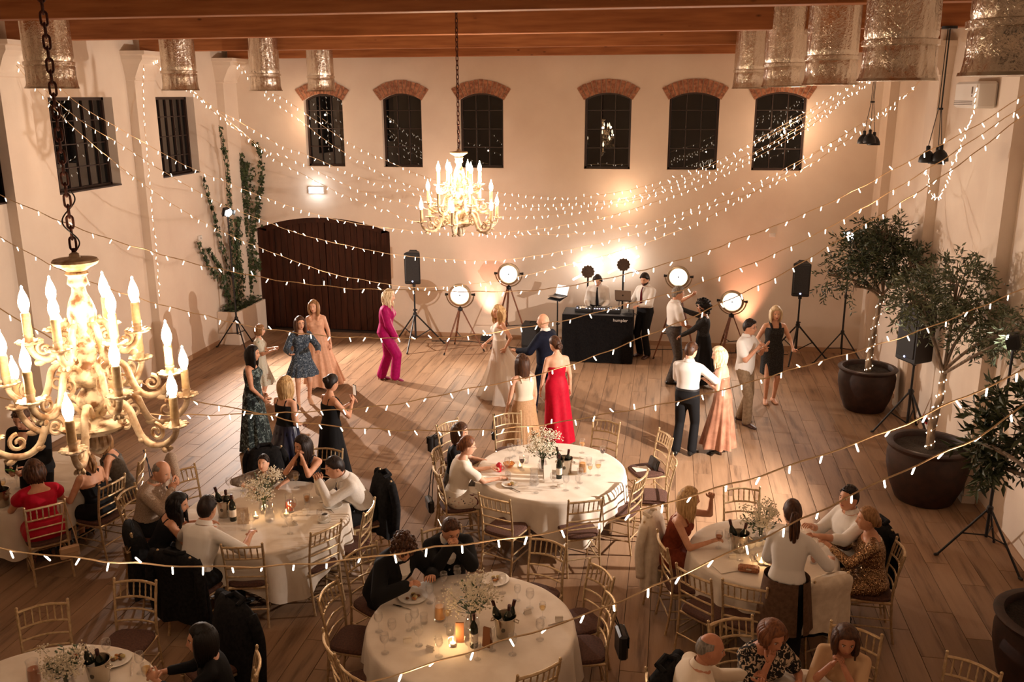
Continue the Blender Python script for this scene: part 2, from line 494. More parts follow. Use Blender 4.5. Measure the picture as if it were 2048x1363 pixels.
# big arched door
def make_door():
    a, b, zs, rs = DOOR; yd = YB+.20
    d = MB()
    # surround: flat frame strip around the opening
    fw = .22
    ap = arch_pts(a, b, zs, rs, 20); ai = arch_pts(a+fw, b-fw, zs-.06, rs-.06, 20)
    for k in range(20):
        vs = []
        for yy in (yd-.09, yd+.05):
            vs += [(ap[k][0],yy,ap[k][1]),(ap[k+1][0],yy,ap[k+1][1]),(ai[k+1][0],yy,ai[k+1][1]),(ai[k][0],yy,ai[k][1])]
        d.add(vs, [(0,3,2,1),(3,7,6,2)])
    for s_, e in ((a, a+fw), (b-fw, b)): d.box(((s_+e)/2, yd-.02, zs/2), (fw, .14, zs))
    door = struct(obj('door_1', d, DARKWOOD, None, False), 'wide arched double door of dark vertical planks')
    ia, ib = a+fw, b-fw; N = 18; w = (ib-ia)/N
    apn = arch_pts(ia, ib, zs-.06, rs-.06, 60)
    def zt(x): return min(apn, key=lambda p: abs(p[0]-x))[1]
    for k in range(N):
        x0, x1 = ia+k*w+.005, ia+(k+1)*w-.005
        if k == N//2-1: x1 -= .008
        if k == N//2: x0 += .008
        dy = RND.random()*.006
        m = MB(); z0, z1 = zt(x0), zt(x1)
        vs = [(x0,yd-dy,.02),(x1,yd-dy,.02),(x1,yd-dy,z1),(x0,yd-dy,z0),(x0,yd+.05,.02),(x1,yd+.05,.02),(x1,yd+.05,z1),(x0,yd+.05,z0)]
        m.add(vs, [(0,1,2,3),(0,3,7,4),(1,5,6,2),(3,2,6,7)])
        obj('plank', m, DARKWOOD, door, False)
    m = MB(); m.box(((a+b)/2, yd+.06, 1.3), (b-a, .01, 2.6)); obj('backing', m, plain('dark_gap', (.01,.006,.004,1), .9), door, False)
    for s_ in (-1, 1):
        m = MB(); x = (a+b)/2+s_*.09
        m.tube([(x, yd-.01, 1.0), (x, yd-.05, 1.02), (x, yd-.05, 1.18), (x, yd-.01, 1.2)], .011, 6); obj('handle', m, BLACK, door)
make_door()

# side walls
PIL_Y = [18.75, 15.48, 12.12, 8.76, 5.4, 2.04]
LW_WIN = [(15.98, 17.46), (13.02, 14.69), (10.45, 12.08), (7.1, 8.5)]
def make_side_walls():
    mb = MB(); top = 7.0; dpt = .26
    def rect(ya, yb, za, zb, X=XL): mb.add([(X,ya,za),(X,yb,za),(X,yb,zb),(X,ya,zb)], [(0,3,2,1)])
    z0, z1 = 3.67, 5.15
    y = YF
    for a, b in sorted(LW_WIN):
        rect(y, a, z0, z1); y = b
        mb.add([(XL,a,z0),(XL-dpt,a,z0),(XL-dpt,a,z1),(XL,a,z1)], [(0,1,2,3)])
        mb.add([(XL,b,z0),(XL-dpt,b,z0),(XL-dpt,b,z1),(XL,b,z1)], [(3,2,1,0)])
        mb.add([(XL,a,z0),(XL,b,z0),(XL-dpt,b,z0),(XL-dpt,a,z0)], [(0,1,2,3)])
        mb.add([(XL,a,z1),(XL,b,z1),(XL-dpt,b,z1),(XL-dpt,a,z1)], [(3,2,1,0)])
    rect(y, YB+.3, z0, z1); rect(YF, YB+.3, 0, z0); rect(YF, YB+.3, z1, top)
    struct(obj('wall_left', mb, PLASTER, None, False), 'cream plastered long wall with rectangular windows')
    for n, (a, b) in enumerate(LW_WIN):
        X = XL-.20; fr = MB(); fw = .05
        for yy in (a+fw/2, b-fw/2): fr.box((X, yy, (z0+z1)/2), (.07, fw, z1-z0))
        for zz in (z0+fw/2, z1-fw/2): fr.box((X, (a+b)/2, zz), (.07, b-a, fw))
        w = struct(obj('window_%d' % (7+n), fr, FRAMEBR, None, False), 'rectangular dark brown lattice window in the long wall')
        m = MB(); m.box((XL-.1, (a+b)/2, z0+.012), (.22, b-a, .024)); obj('sill', m, FRAMEBR, w, False)
        for k in range(1, 6):
            m = MB(); m.box((X, a+(b-a)*k/6, (z0+z1)/2), (.035, .016, z1-z0-.08)); obj('muntin', m, FRAMEBR, w, False)
        for k in range(1, 4):
            m = MB(); m.box((X, (a+b)/2, z0+(z1-z0)*k/4), (.035, b-a-.08, .016)); obj('muntin', m, FRAMEBR, w, False)
        for k in range(6):
            ya, yb = a+(b-a)*k/6, a+(b-a)*(k+1)/6; t = (RND.random()-.5)*.01
            m = MB(); m.add([(X-.01+t,ya,z0+.04),(X-.01-t,yb,z0+.04),(X-.01-t,yb,z1-.04),(X-.01+t,ya,z1-.04)], [(0,3,2,1)]); obj('pane', m, PANE, w, False)
    mb = MB(); mb.add([(XR,YF,0),(XR,YB+.3,0),(XR,YB+.3,top),(XR,YF,top)], [(0,1,2,3)])
    struct(obj('wall_right', mb, PLASTER, None, False), 'cream plastered long wall behind the potted trees')
    mb = MB(); mb.add([(XL-.3,YF,0),(XR+.3,YF,0),(XR+.3,YF,top),(XL-.3,YF,top)], [(0,1,2,3)])
    struct(obj('wall_front', mb, PLASTER, None, False))
    # pilasters with corbelled capitals under each tie beam
    n = 0
    for y in PIL_Y[:4]:
        for sgn, X in ((1, XL), (-1, XR)):
            n += 1; m = MB(); wy = .62; dx = .16
            m.box((X+sgn*dx/2, y, 2.75), (dx, wy, 5.5))
            prof = [(dx, 5.42), (dx+.03, 5.44), (dx+.03, 5.48), (dx+.05, 5.52), (dx+.16, 5.70), (dx+.24, 5.78), (dx+.24, 5.84), (dx+.30, 5.86), (dx+.30, ZT)]
            rings = []
            for d_, z in prof:
                e = (d_-dx)*.35
                rings.append([(X, y-wy/2-e, z), (X+sgn*d_, y-wy/2-e, z), (X+sgn*d_, y+wy/2+e, z), (X, y+wy/2+e, z)])
            m.loft(rings)
            m.box((X+sgn*(dx+.02)/2, y, .05), (dx+.02, wy+.04, .10))
            struct(obj('trim_%d' % n, m, PLASTER, None, False), 'plastered pilaster with moulded capital')
    # baseboards
    TILE = plain('baseboard_wood', srgb(176,140,108), .5)
    m = MB(); m.box((XL+.01, (YF+YB)/2, .05), (.02, YB-YF, .10)); struct(obj('baseboard_left', m, TILE, None, False))
    m = MB(); m.box((XR-.01, (YF+YB)/2, .05), (.02, YB-YF, .10)); struct(obj('baseboard_right', m, TILE, None, False))
    m = MB(); m.box(((DOOR[1]+XR)/2, YB-.01, .05), (XR-DOOR[1], .02, .10)); struct(obj('baseboard_back', m, TILE, None, False))
make_side_walls()

# roof: tie beams, struts, boarded ceiling
def make_roof():
    CX = (XL+XR)/2; n = 20
    for k, y in enumerate([18.86, 15.55, 12.2, 8.92, 5.5]):
        m = MB(); m.box((CX, y, ZT+.15), (XR-XL-.30, .20, .30), None, .006)
        n += 1; o = struct(obj('trim_%d' % n, m, BEAMWOOD, None, False), 'long pine tie beam across the hall')
        for sx in (-1, 1):
            m = MB(); m.tube([(CX+sx*.55, y, ZT+.3), (CX+sx*2.6, y, 7.55)], .10, 4); obj('strut', m, BEAMWOOD, o, False)
            m = MB(); m.box((CX+sx*3.4, y, 6.8), (.2, .16, 1.3)); obj('queen_post', m, BEAMWOOD, o, False)
        m = MB(); m.box((CX, y, 7.4), (.2, .18, 2.4)); obj('king_post', m, BEAMWOOD, o, False)
        for sx, xw in ((-1, XL), (1, XR)):
            m = MB(); m.tube([(xw, y, 6.45), (CX, y, 8.75)], .12, 4); obj('rafter', m, BEAMWOOD, o, False)
    mb = MB(); ze, zr = 6.65, 8.95
    NS = 60
    vs = []
    # profiled roof sheets: ribs run up the slope
    def prof(u): return .02 if (u % 2) else 0
    for X, z in ((XL-.3, ze), (CX, zr), (XR+.3, ze)):
        vs.append((X, z))
    ys = [YF+(YB+.3-YF)*k/120 for k in range(121)]
    V = []; F = []
    for k, y in enumerate(ys):
        for X, z in vs: V.append((X, y, z+prof(k)))
    for k in range(120):
        for j in range(2): F.append((k*3+j, k*3+j+1, (k+1)*3+j+1, (k+1)*3+j))
    mb.add(V, F)
    struct(obj('ceiling', mb, plain('ceiling_white', srgb(214,202,188), .7), None, False), 'pale ribbed roof lining above the beams')
    # gable triangle on the end wall
    mb = MB(); mb.add([(XL-.3, YB+.001, 6.6), (XR+.3, YB+.001, 6.6), (CX, YB+.001, 9.0)], [(0,1,2)])
    struct(obj('trim_40', mb, PLASTER, None, False))
make_roof()

# foil-wrapped air ducts hanging between the beams
def make_duct(px, bot, X, Y, D, label):
    c = Vector((X, Y, 0)); zb = 5.25
    t = thing('air_duct', label, 'duct', (X, Y, zb), 0, 'foil wrapped air ducts under the roof')
    rr = random.Random(px); n = 110; r = D/2
    rings = []
    for k in range(46):
        z = k*.031
        e = {0: .020, 1: .010, 2: .003}.get(k, 0)
        if k in (8, 9): e = -.010
        rg = []
        for j in range(n):
            ca, sa = math.cos(2*PI*j/n), math.sin(2*PI*j/n)
            w = .012*mnoise.noise((ca*3+px, sa*3, z*.8))+.004*mnoise.noise((ca*8+px, sa*8, z*1.5))+(.008*mnoise.noise((ca*14+px, sa*14, z*12)) if k < 9 else 0)
            rg.append(((r+e+w)*ca, (r+e+w)*sa, z))
        rings.append(rg)
    m = MB(); m.loft(rings, True, False, True); obj('sleeve', m, FOIL, t, ang=80)
    m = MB(); m.lathe([(r-.03, -.004), (r+.030, -.006), (r+.026, .012), (r-.03, .01)], n); obj('rim', m, STEEL, t)
    m = MB(); m.lathe([(r+.004, .235), (r+.016, .24), (r+.016, .275), (r+.004, .28)], n); obj('tape_band', m, FOIL, t)
def duct_xy(px, py, w, D=.5):
    P = CAMLOC + ray(px, py)*(D*FPX/w); return P.x, P.y
for i, (px, py, w, lab) in enumerate([
    (105, 178, 90, 'foil wrapped duct behind the near chandelier chain'), (361, 178, 66, 'foil wrapped duct beside the lit pilaster capital'),
    (532, 178, 58, 'foil wrapped duct over the ivy corner'), (643, 180, 52, 'smallest foil duct, hanging before the first brick window arch'),
    (1500, 172, 64, 'slim foil duct at the sixth brick window arch, farthest of the right-hand row'), (1567, 170, 80, 'foil duct second in the right-hand row, above the sixth arched window'),
    (1660, 165, 98, 'mid-sized foil duct third in the right-hand row'), (1793, 165, 137, 'wide crumpled foil duct above the black pendant lamps'),
    (2025, 170, 186, 'largest foil duct, cut by the right-hand edge of the picture')]):
    X, Y = duct_xy(px, py, w); make_duct(px, py, X, Y, .5, lab)
for _m in (LED, FLAMEB): _m.cycles.emission_sampling = 'NONE'
# ------------------------------------------------------------------ chandeliers
CREAM = noisy('distressed_cream', srgb(120,82,50), srgb(228,208,176), 16, .5, 0, bump=.3, lo=.36, hi=.52)
CREAMGOLD = noisy('distressed_gold', srgb(160,122,86), srgb(226,204,174), 14, .45, .08, bump=.2, lo=.35, hi=.6)
CANDLE = noisy('candle_sleeve', srgb(206,170,120), srgb(232,204,160), 40, .55, lo=.3, hi=.7)
RUST = noisy('rusty_chain', srgb(40,18,12), srgb(92,44,28), 60, .7, .5, bump=.2)
def link_mesh():
    m = MB(); pts = []
    for k in range(17):
        a = 2*PI*k/16; c, s = math.cos(a), math.sin(a)
        pts.append((.0155*c, 0, .018*s+(.017 if s > .01 else (-.017 if s < -.01 else 0))))
    m.tube(pts, .0062, 6, False); return m.mesh('chain_link', RUST)
LINKME = link_mesh()
def chandelier_parts(root, energy):
    # turned column
    prof = [(.0,-1.12),(.02,-1.115),(.045,-1.09),(.055,-1.06),(.05,-1.03),(.022,-1.01),(.03,-1.0),(.10,-.985),(.16,-.965),(.195,-.94),(.20,-.925),(.19,-.915),(.06,-.91),
            (.04,-.89),(.05,-.86),(.085,-.82),(.09,-.78),(.06,-.74),(.045,-.72),(.075,-.70),(.10,-.67),(.10,-.64),(.06,-.61),(.045,-.58),(.05,-.54),(.095,-.50),(.10,-.46),(.07,-.43),
            (.05,-.40),(.07,-.36),(.075,-.30),(.06,-.24),(.038,-.19),(.035,-.16),(.055,-.14),(.05,-.12),(.045,-.10),(.06,-.085),(.05,-.07)]
    m = MB(); m.lathe(prof, 24); obj('column', m, CREAM, root, ang=60)
    m = MB(); m.lathe([(.05,-.07),(.07,-.055),(.11,-.035),(.118,-.02),(.11,-.008),(.03,0),(.025,.02),(.01,.03)], 24); obj('canopy_dish', m, CREAMGOLD, root)
    m = MB(); m.ell((0,0,-1.05), (.06,.06,.045), 12, 8)
    for k in range(8):
        a = 2*PI*k/8; m.ell((.05*math.cos(a), .05*math.sin(a), -1.03), (.022,.022,.05), 6, 6)
    obj('finial', m, CREAMGOLD, root)
    tiers = [(6, .27, -.44, .05, 0.35), (6, .42, -.68, .055, .10), (6, .53, -.90, .06, .62)]
    arm_me = []; 
    for ti, (n, R, zc, r0, a0) in enumerate(tiers):
        k = R/.53; hs = .55+.45*k
        ctrl = [(.05,0.02),(.10,.085),(.17,.11),(.235,.075),(.265,-.01),(.30,-.085),(.36,-.125),(.43,-.12),(.49,-.085),(.525,-.04),(.53,0)]
        pts = [((p[0]*k if p[0] > .06 else p[0]), 0, zc+p[1]*hs) for p in ctrl]
        m = MB()
        # smooth the arm
        P = []
        for i in range(len(pts)-1):
            for q in range(3):
                t = q/3; p0 = Vector(pts[max(i-1,0)]); p1 = Vector(pts[i]); p2 = Vector(pts[i+1]); p3 = Vector(pts[min(i+2,len(pts)-1)])
                P.append(.5*((2*p1)+(-p0+p2)*t+(2*p0-5*p1+4*p2-p3)*t*t+(-p0+3*p1-3*p2+p3)*t**3))
        P.append(Vector(pts[-1]))
        m.tube(P, [.016+.004*math.sin(PI*i/len(P)) for i in range(len(P))], 8)
        # scrolls
        for (cx, cz, rr, turn, sg) in ((.21*k, zc-.005*hs, .055*hs, 1.4, 1), (.40*k, zc-.045*hs, .05*hs, 1.3, -1)):
            S = []
            for q in range(22):
                u = q/21; a = sg*(u*turn*2*PI)+PI*.5; rad_ = rr*(1-.8*u)
                S.append((cx+rad_*math.cos(a), 0, cz+rad_*math.sin(a)))
            m.tube(S, [.013-.005*q/21 for q in range(22)], 6)
        # acanthus leaves along the arm
        for (lx, lz, s_) in ((.30*k, zc-.10*hs, 1), (.45*k, zc-.14*hs, 1.1), (.15*k, zc+.11*hs, .8)):
            for d in (-1, 0, 1): m.ell((lx, d*.012, lz), (.03*s_, .012, .016*s_), 6, 5, None, Matrix.Rotation(.5*d, 3, 'Z'))
        ame = m.mesh('arm', CREAMGOLD); sharp(ame, 60)
        m = MB(); m.lathe([(.012,-.03),(.02,-.02),(.016,-.008),(.055,.0),(.062,.012),(.05,.012),(.022,.006),(.020,.03),(.026,.045),(.021,.055)], 14)
        # petals on the rim of the drip pan
        for q in range(10):
            a = 2*PI*q/10; m.ell((.058*math.cos(a), .058*math.sin(a), .012), (.014,.014,.007), 6, 4)
        pan = m.mesh('drip_pan', CREAMGOLD); sharp(pan, 50)
        m = MB(); m.lathe([(.022,.05),(.024,.06),(.022,.11),(.0235,.16),(.020,.168)], 10); can = m.mesh('candle', CANDLE); sharp(can, 50)
        m = MB(); m.lathe([(.014,.166),(.018,.176),(.027,.205),(.028,.228),(.021,.258),(.012,.282),(.006,.298),(.007,.308),(.001,.316)], 10); bul = m.mesh('bulb', FLAMEB)
        for q in range(n):
            a = a0+2*PI*q/n
            arm = link('arm', ame, root, None, a)
            for nm, me in (('drip_pan', pan), ('candle', can), ('bulb', bul)): link(nm, me, arm, (R, 0, zc))
    # hoop of scrolls crowning the upper tier
    for k in range(6):
        a = 2*PI*k/6+.35; m = MB(); S = []
        for q in range(20):
            u = q/19; S.append((.10+.05*math.sin(u*4.6)+.03*u, 0, -.50+.13*u-.05*math.sin(u*5)))
        m.tube(S, .009, 6); obj('scroll', m, CREAM, root, rz=a)
    for k in range(6):
        a = 2*PI*k/6+.05
        r_, z_ = ((.36, -.30) if k % 2 else (.42, -.56))
        point_light('candle_light', (r_*math.cos(a), r_*math.sin(a), z_), energy, (1.0,.70,.45), .04, root)
def make_chandelier(loc, label, energy, ztop, spread):
    t = thing('chandelier', label, 'chandelier', loc, spread, 'carved candle chandeliers')
    chandelier_parts(t, energy)
    ch = obj('chain', MB().tube([(0,0,.02),(0,0,.05)], .012, 6), RUST, t)
    z = .075; k = 0
    while loc[2]+z < ztop:
        o = link('chain_link', LINKME, ch, (0, 0, z), (PI/2 if k % 2 else 0)+.2); z += .0565; k += 1
    m = MB(); m.tube([(0,0,z-.01), (0,0,9.0-loc[2])], .008, 6); obj('hanging_rod', m, RUST, t)
    m = MB(); S = []
    for q in range(30):
        u = q/29; S.append((.03*math.sin(u*9), .03*math.cos(u*7), .03+u*.32))
    m.tube(S, .004, 5); obj('flex', m, BLACK, t)
    return t
NEARP = Vector((-3.12, 4.35, 4.325)); FARP = Vector((-2.74, 11.8, 4.46))
make_chandelier(NEARP, 'large carved cream chandelier with glowing candle bulbs, close to the camera', L_CHAND_NEAR, 6.3, .3)
make_chandelier(FARP, 'carved cream chandelier hanging over the dance floor', L_CHAND_FAR, 6.3, 1.0)

# ------------------------------------------------------------------ fairy light strings
def catmull(P, step):
    out = []
    for i in range(len(P)-1):
        p0, p1, p2, p3 = P[max(i-1,0)], P[i], P[i+1], P[min(i+2,len(P)-1)]
        n = max(2, int((p2-p1).length/step))
        for q in range(n):
            t = q/n; out.append(.5*((2*p1)+(-p0+p2)*t+(2*p0-5*p1+4*p2-p3)*t*t+(-p0+3*p1-3*p2+p3)*t**3))
    out.append(P[-1]); return out
def bulb_mesh():
    m = MB(); m.lathe([(.003,.012),(.0055,.006),(.0058,0)], 6); m.lathe([(.0054,0),(.0058,-.012),(.0056,-.034),(.0034,-.04)], 6); return m.mesh('bulb', LED)
BULBME = bulb_mesh()
def string_plane(YL, YR, pts):
    k = (YR-YL)/13.05; out = []
    for x, y in pts:
        d = ray(x, y); p = CAMLOC + d*((YL+k*9.2)/(d.y-k*d.x))
        if XL+.05 < p.x < XR-.06: out.append(p)
    return out
def make_string(P, label, near, sp=.15, cat='string lights', seed=0, lights=4, cr=.0045, droop=True):
    rr = random.Random(seed)
    t = thing('fairy_light_string', label, cat, P[0], 0, 'fairy light strings across the hall')
    o0 = P[0]
    C = catmull(P, .08)
    Q = []
    for k, p in enumerate(C):
        Q.append(p-o0+Vector((0, .004*math.sin(k*1.9), .006*math.cos(k*1.3)))*(1 if near else .6))
    m = MB(); m.tube(Q, cr, 5); obj('cord', m, CORD, t)
    # bulbs by arc length
    acc = 0; nxt = sp*.5; mb = MB(); cnt = 0; total = sum((Q[i+1]-Q[i]).length for i in range(len(Q)-1)); li = 0
    for i in range(len(Q)-1):
        d = (Q[i+1]-Q[i]).length
        while nxt <= acc+d:
            p = Q[i].lerp(Q[i+1], (nxt-acc)/max(d, 1e-6))
            rot = Matrix.Rotation(rr.uniform(-.5,.5), 4, 'X') @ Matrix.Rotation(rr.uniform(-.6,.6), 4, 'Y')
            if rr.random() < .12: rot = Matrix.Rotation(PI*.85, 4, 'Y') @ rot
            if near:
                b = link('bulb', BULBME, t); b.matrix_local = T(*p) @ rot @ T(0, 0, -.012)
            else:
                M = T(*p) @ rot @ T(0, 0, -.012); bv = [v.co for v in BULBME.vertices]
                mb.add(bv, [tuple(q.vertices) for q in BULBME.polygons], M)
            nxt += sp*rr.uniform(.85, 1.15); cnt += 1
        acc += d
    if not near:
        o = obj('bulbs', mb, LED, t); o['kind'] = 'stuff'
    for k in range(lights):
        p = Q[int((k+.5)/lights*(len(Q)-1))]
        point_light('string_glow', p+Vector((0,0,-.10)), L_STRING, WARM, .02, t)
    return t
STR = [
 # label, YL, YR, near, pixel path
 ('fairy light string lowest in the picture, passing over the front round table', 2.0, 5.6, True, [(560,1405),(740,1362),(819,1340),(997,1284),(1156,1234),(1331,1162),(1452,1107),(1604,1038),(1773,956),(1952,875),(2048,809),(2200,700)]),
 ('thick fairy light string running the whole width before the seated guests', 3.4, 5.6, True, [(-150,1070),(0,1097),(150,1115),(300,1128),(450,1133),(600,1128),(750,1112),(900,1090),(1050,1072),(1225,1036),(1367,995),(1522,950),(1600,924),(1776,862),(1882,814),(2048,739),(2200,650)]),
 ('fairy light string crossing the red and beige gowns near their hems', 5.5, 8.8, True, [(-120,530),(0,616),(88,668),(200,730),(370,795),(512,824),(594,843),(740,857),(917,861),(1084,849),(1179,833),(1280,816),(1362,800),(1478,770),(1600,734),(1820,668),(2048,576),(2150,520)]),
 ('fairy light string crossing the phone-holding woman and the low DJ table front', 5.5, 9.8, True, [(-100,770),(0,795),(170,818),(341,829),(512,827),(608,823),(738,814),(823,802),(947,775),(1029,760),(1099,742),(1200,708),(1296,669),(1374,638),(1444,605),(1554,553),(1623,513),(1727,450),(1829,388),(1932,319),(2048,229),(2140,160)]),
 ('fairy light string crossing the bride at the waist', 8.6, 10.2, True, [(-80,430),(0,474),(123,540),(197,569),(300,603),(403,629),(503,653),(597,665),(667,673),(764,675),(850,677),(941,671),(1035,656),(1140,638),(1234,613),(1347,585),(1409,563),(1508,525),(1608,480),(1712,424),(1886,319),(2048,210),(2110,165)]),
 ('fairy light string crossing the lower part of the arched door', 8.7, 10.3, True, [(-80,355),(0,390),(131,446),(214,476),(304,503),(394,528),(507,551),(567,562),(656,572),(708,577),(783,579),(902,582),(996,583),(1070,580),(1140,571),(1261,546),(1325,529),(1413,503),(1471,480),(1560,448),(1689,391),(1820,321),(1963,245),(2048,189),(2100,160)]),
 ('fairy light string under the far chandelier, level with the lamp heads on the right', 12.1, 15.5, False, [(0,92),(102,210),(185,288),(276,360),(360,417),(449,465),(532,500),(656,545),(725,559),(800,572),(857,575),(973,564),(1060,548),(1175,520),(1271,492),(1321,475),(1392,446),(1441,421),(1500,388),(1605,338),(1700,276),(1794,212),(1885,138),(1915,116)]),
 ('fairy light string crossing the top of the left black loudspeaker', 12.1, 15.5, False, [(0,88),(108,197),(172,248),(234,284),(345,354),(444,408),(528,441),(611,471),(739,500),(800,510),(873,517),(941,521),(1000,520),(1073,511),(1130,501),(1211,483),(1284,464),(1374,432),(1440,405),(1514,380),(1621,312),(1726,245),(1833,176),(1910,112)]),
 ('fairy light string touching the finial of the far chandelier', 12.1, 18.7, False, [(20,85),(151,203),(213,242),(274,277),(370,330),(459,367),(511,388),(601,419),(683,441),(779,456),(864,464),(932,465),(1024,463),(1093,456),(1150,446),(1202,436),(1275,415),(1383,378),(1419,363),(1510,316),(1605,262),(1693,200),(1755,150)]),
 ('fairy light string dipping lowest behind the far chandelier bowl', 15.5, 15.5, False, [(300,118),(390,190),(431,226),(505,285),(548,317),(603,347),(671,382),(717,402),(767,419),(829,443),(899,455),(967,468),(1020,470),(1134,468),(1213,458),(1311,441),(1406,408),(1491,372),(1556,344),(1687,272),(1794,204),(1860,140)]),
 ('fairy light string over the emergency light, meeting the sill of the second arched window', 15.5, 18.7, False, [(304,116),(400,195),(468,250),(532,300),(609,328),(656,353),(718,380),(784,400),(850,417),(920,428),(1018,433),(1125,428),(1210,412),(1290,396),(1380,366),(1500,312),(1605,254),(1690,200),(1760,146)]),
 ('fairy light string along the sill of the first arched window', 15.5, 18.7, False, [(308,114),(418,208),(474,240),(560,290),(610,308),(690,342),(751,366),(818,384),(880,400),(994,413),(1108,415),(1185,407),(1280,393),(1380,358),(1450,330),(1517,300),(1605,248),(1700,186),(1764,140)]),
 ('fairy light string slanting under the first arched window from the corner', 18.6, 18.7, False, [(470,128),(526,185),(576,223),(613,250),(656,284),(733,331),(785,356),(836,376),(920,396),(1031,408),(1142,406),(1250,396),(1330,370),(1448,320),(1530,277),(1620,226),(1703,172),(1766,138)]),
 ('highest fairy light string, slanting across the first arched window', 18.6, 18.7, False, [(474,124),(526,177),(566,196),(637,245),(680,274),(730,302),(810,337),(850,353),(920,372),(1031,388),(1130,395),(1230,385),(1300,369),(1380,344),(1449,314),(1530,270),(1608,226),(1673,186),(1768,134)]),
]
for k, (lab, a, b, near, pts) in enumerate(STR):
    make_string(string_plane(a, b, pts), lab, near, .20 if near else .15, seed=k, lights=3 if near else 4, cr=.0052 if near else .0042)
# drops down the pilasters
def wall_pts(X, pts): return [atx(x, y, X) for x, y in pts]
make_string(wall_pts(XL+.34, [(287,130),(286,180),(289,250),(296,320),(303,400),(310,480),(316,550),(320,600)]), 'fairy light string dropping down the edge of the left pilaster', False, .12, seed=31, lights=0)
make_string(wall_pts(XR-.03, [(1777,165),(1776,220),(1772,300),(1765,380),(1757,430)]), 'fairy light string hanging straight down in the right-hand back corner', False, .12, seed=32, lights=0)
make_string(wall_pts(XR-.28, [(1955,170),(1945,230),(1925,280),(1905,330),(1893,360),(1885,385),(1872,394),(1862,385),(1858,360),(1852,340)]), 'slack loop of fairy lights hooked below the pendant lamps', False, .07, seed=33, lights=0)

# ------------------------------------------------------------------ light stands, lamps, speakers
def tripod(t, H, spread, zhub, r=.014, a0=.4, mat=BLACK, low=.28):
    m = MB(); m.tube([(0,0,low), (0,0,H*.55)], r*1.25, 10); m.tube([(0,0,H*.5), (0,0,H)], r, 10); obj('pole', m, mat, t)
    m = MB(); m.lathe([(r*1.3,H*.53),(r*2,H*.535),(r*2,H*.56),(r*1.1,H*.565)], 10); m.tube([(0,0,H*.548),(.05,.02,H*.548)], .012, 6); obj('clamp', m, mat, t)
    m = MB(); m.lathe([(r*1.2,zhub-.05),(r*2.4,zhub-.04),(r*2.4,zhub+.03),(r*1.2,zhub+.05)], 10); obj('hub', m, mat, t)
    for k in range(3):
        a = a0+2*PI*k/3; c, s = math.cos(a), math.sin(a)
        m = MB(); m.tube([(c*.02,s*.02,zhub),(c*spread,s*spread,.015)], r*.9, 8); lg = obj('leg', m, mat, t)
        m = MB(); m.capsule((c*spread*.985,s*spread*.985,.022), .018, (c*(spread+.02),s*(spread+.02),.018), .016, 8); obj('foot', m, BLACKPL, lg)
        q = .52; m = MB(); m.tube([(0,0,low+.02),(c*spread*q,s*spread*q,zhub*(1-q)+.01)], r*.6, 6); obj('brace', m, mat, lg)
LEDHOT = emit('led_cool_lens', (1.0, .97, .93, 1), 60.0); LEDHOT.cycles.emission_sampling = 'NONE'
def led_stand(px, py, hx, hy, label, target, energy, a0, spread=.55, angle=95, color=COOL, loc=None):
    b = atz(px, py) if loc is None else Vector(loc)
    d = ray(hx, hy); tpar = ((b-CAMLOC).x*d.x+(b-CAMLOC).y*d.y)/(d.x*d.x+d.y*d.y)
    zh = (CAMLOC+d*tpar).z
    t = thing('light_stand', label, 'light stand', b, 0, 'tall tripod light stands')
    tripod(t, zh-.08, spread, .62, .015, a0)
    dirv = (Vector(target)-Vector((b.x, b.y, zh))).normalized()
    R = dirv.to_track_quat('Y', 'Z').to_matrix().to_4x4()
    M = T(0, 0, zh) @ R
    m = MB(); m.box((0, -.01, 0), (.19, .10, .17), M, .012); m.tube([M @ Vector((-.1,0,0)), M @ Vector((-.1,0,-.09)), M @ Vector((.1,0,-.09)), M @ Vector((.1,0,0))], .008, 6); obj('lamp_head', m, BLACKPL, t)
    m = MB(); m.lathe([(.0,.042),(.074,.042),(.076,.056),(.05,.07),(0.,.076)], 16, M @ RX(-PI/2)); obj('lens', m, LEDHOT, t)
    for sx in (-1, 1):
        m = MB(); m.box((sx*.105, .07, 0), (.004, .10, .12), M @ RZ(-sx*.4)); obj('barn_door', m, BLACK, t, False)
    p = Vector((b.x, b.y, zh))+dirv*.16
    spot_light('stand_beam', p, target, energy, color, angle, .6, .035)
    return t
led_stand(478, 684, 465, 423, 'tripod light stand with blazing white lamp before the ivy planter', (-3.6, 14.4, 0), L_STAND*1.9, rad(195), .44, loc=(-8.95, 17.50, 0))
led_stand(1985, 1100, 2037, 683, 'tripod light stand with white lamp beside the pilaster at the right-hand edge', (-4.6, 13.4, 0), L_STAND*1.9, PI, .5, 86, loc=(3.70, 10.25, 0))
led_stand(1690, 722, 1700, 470, 'tripod light stand rising behind the first potted tree', (-3.0, 12.5, 1.2), L_STAND*.18, PI+.3, .55, loc=(3.45, 18.3, 0))

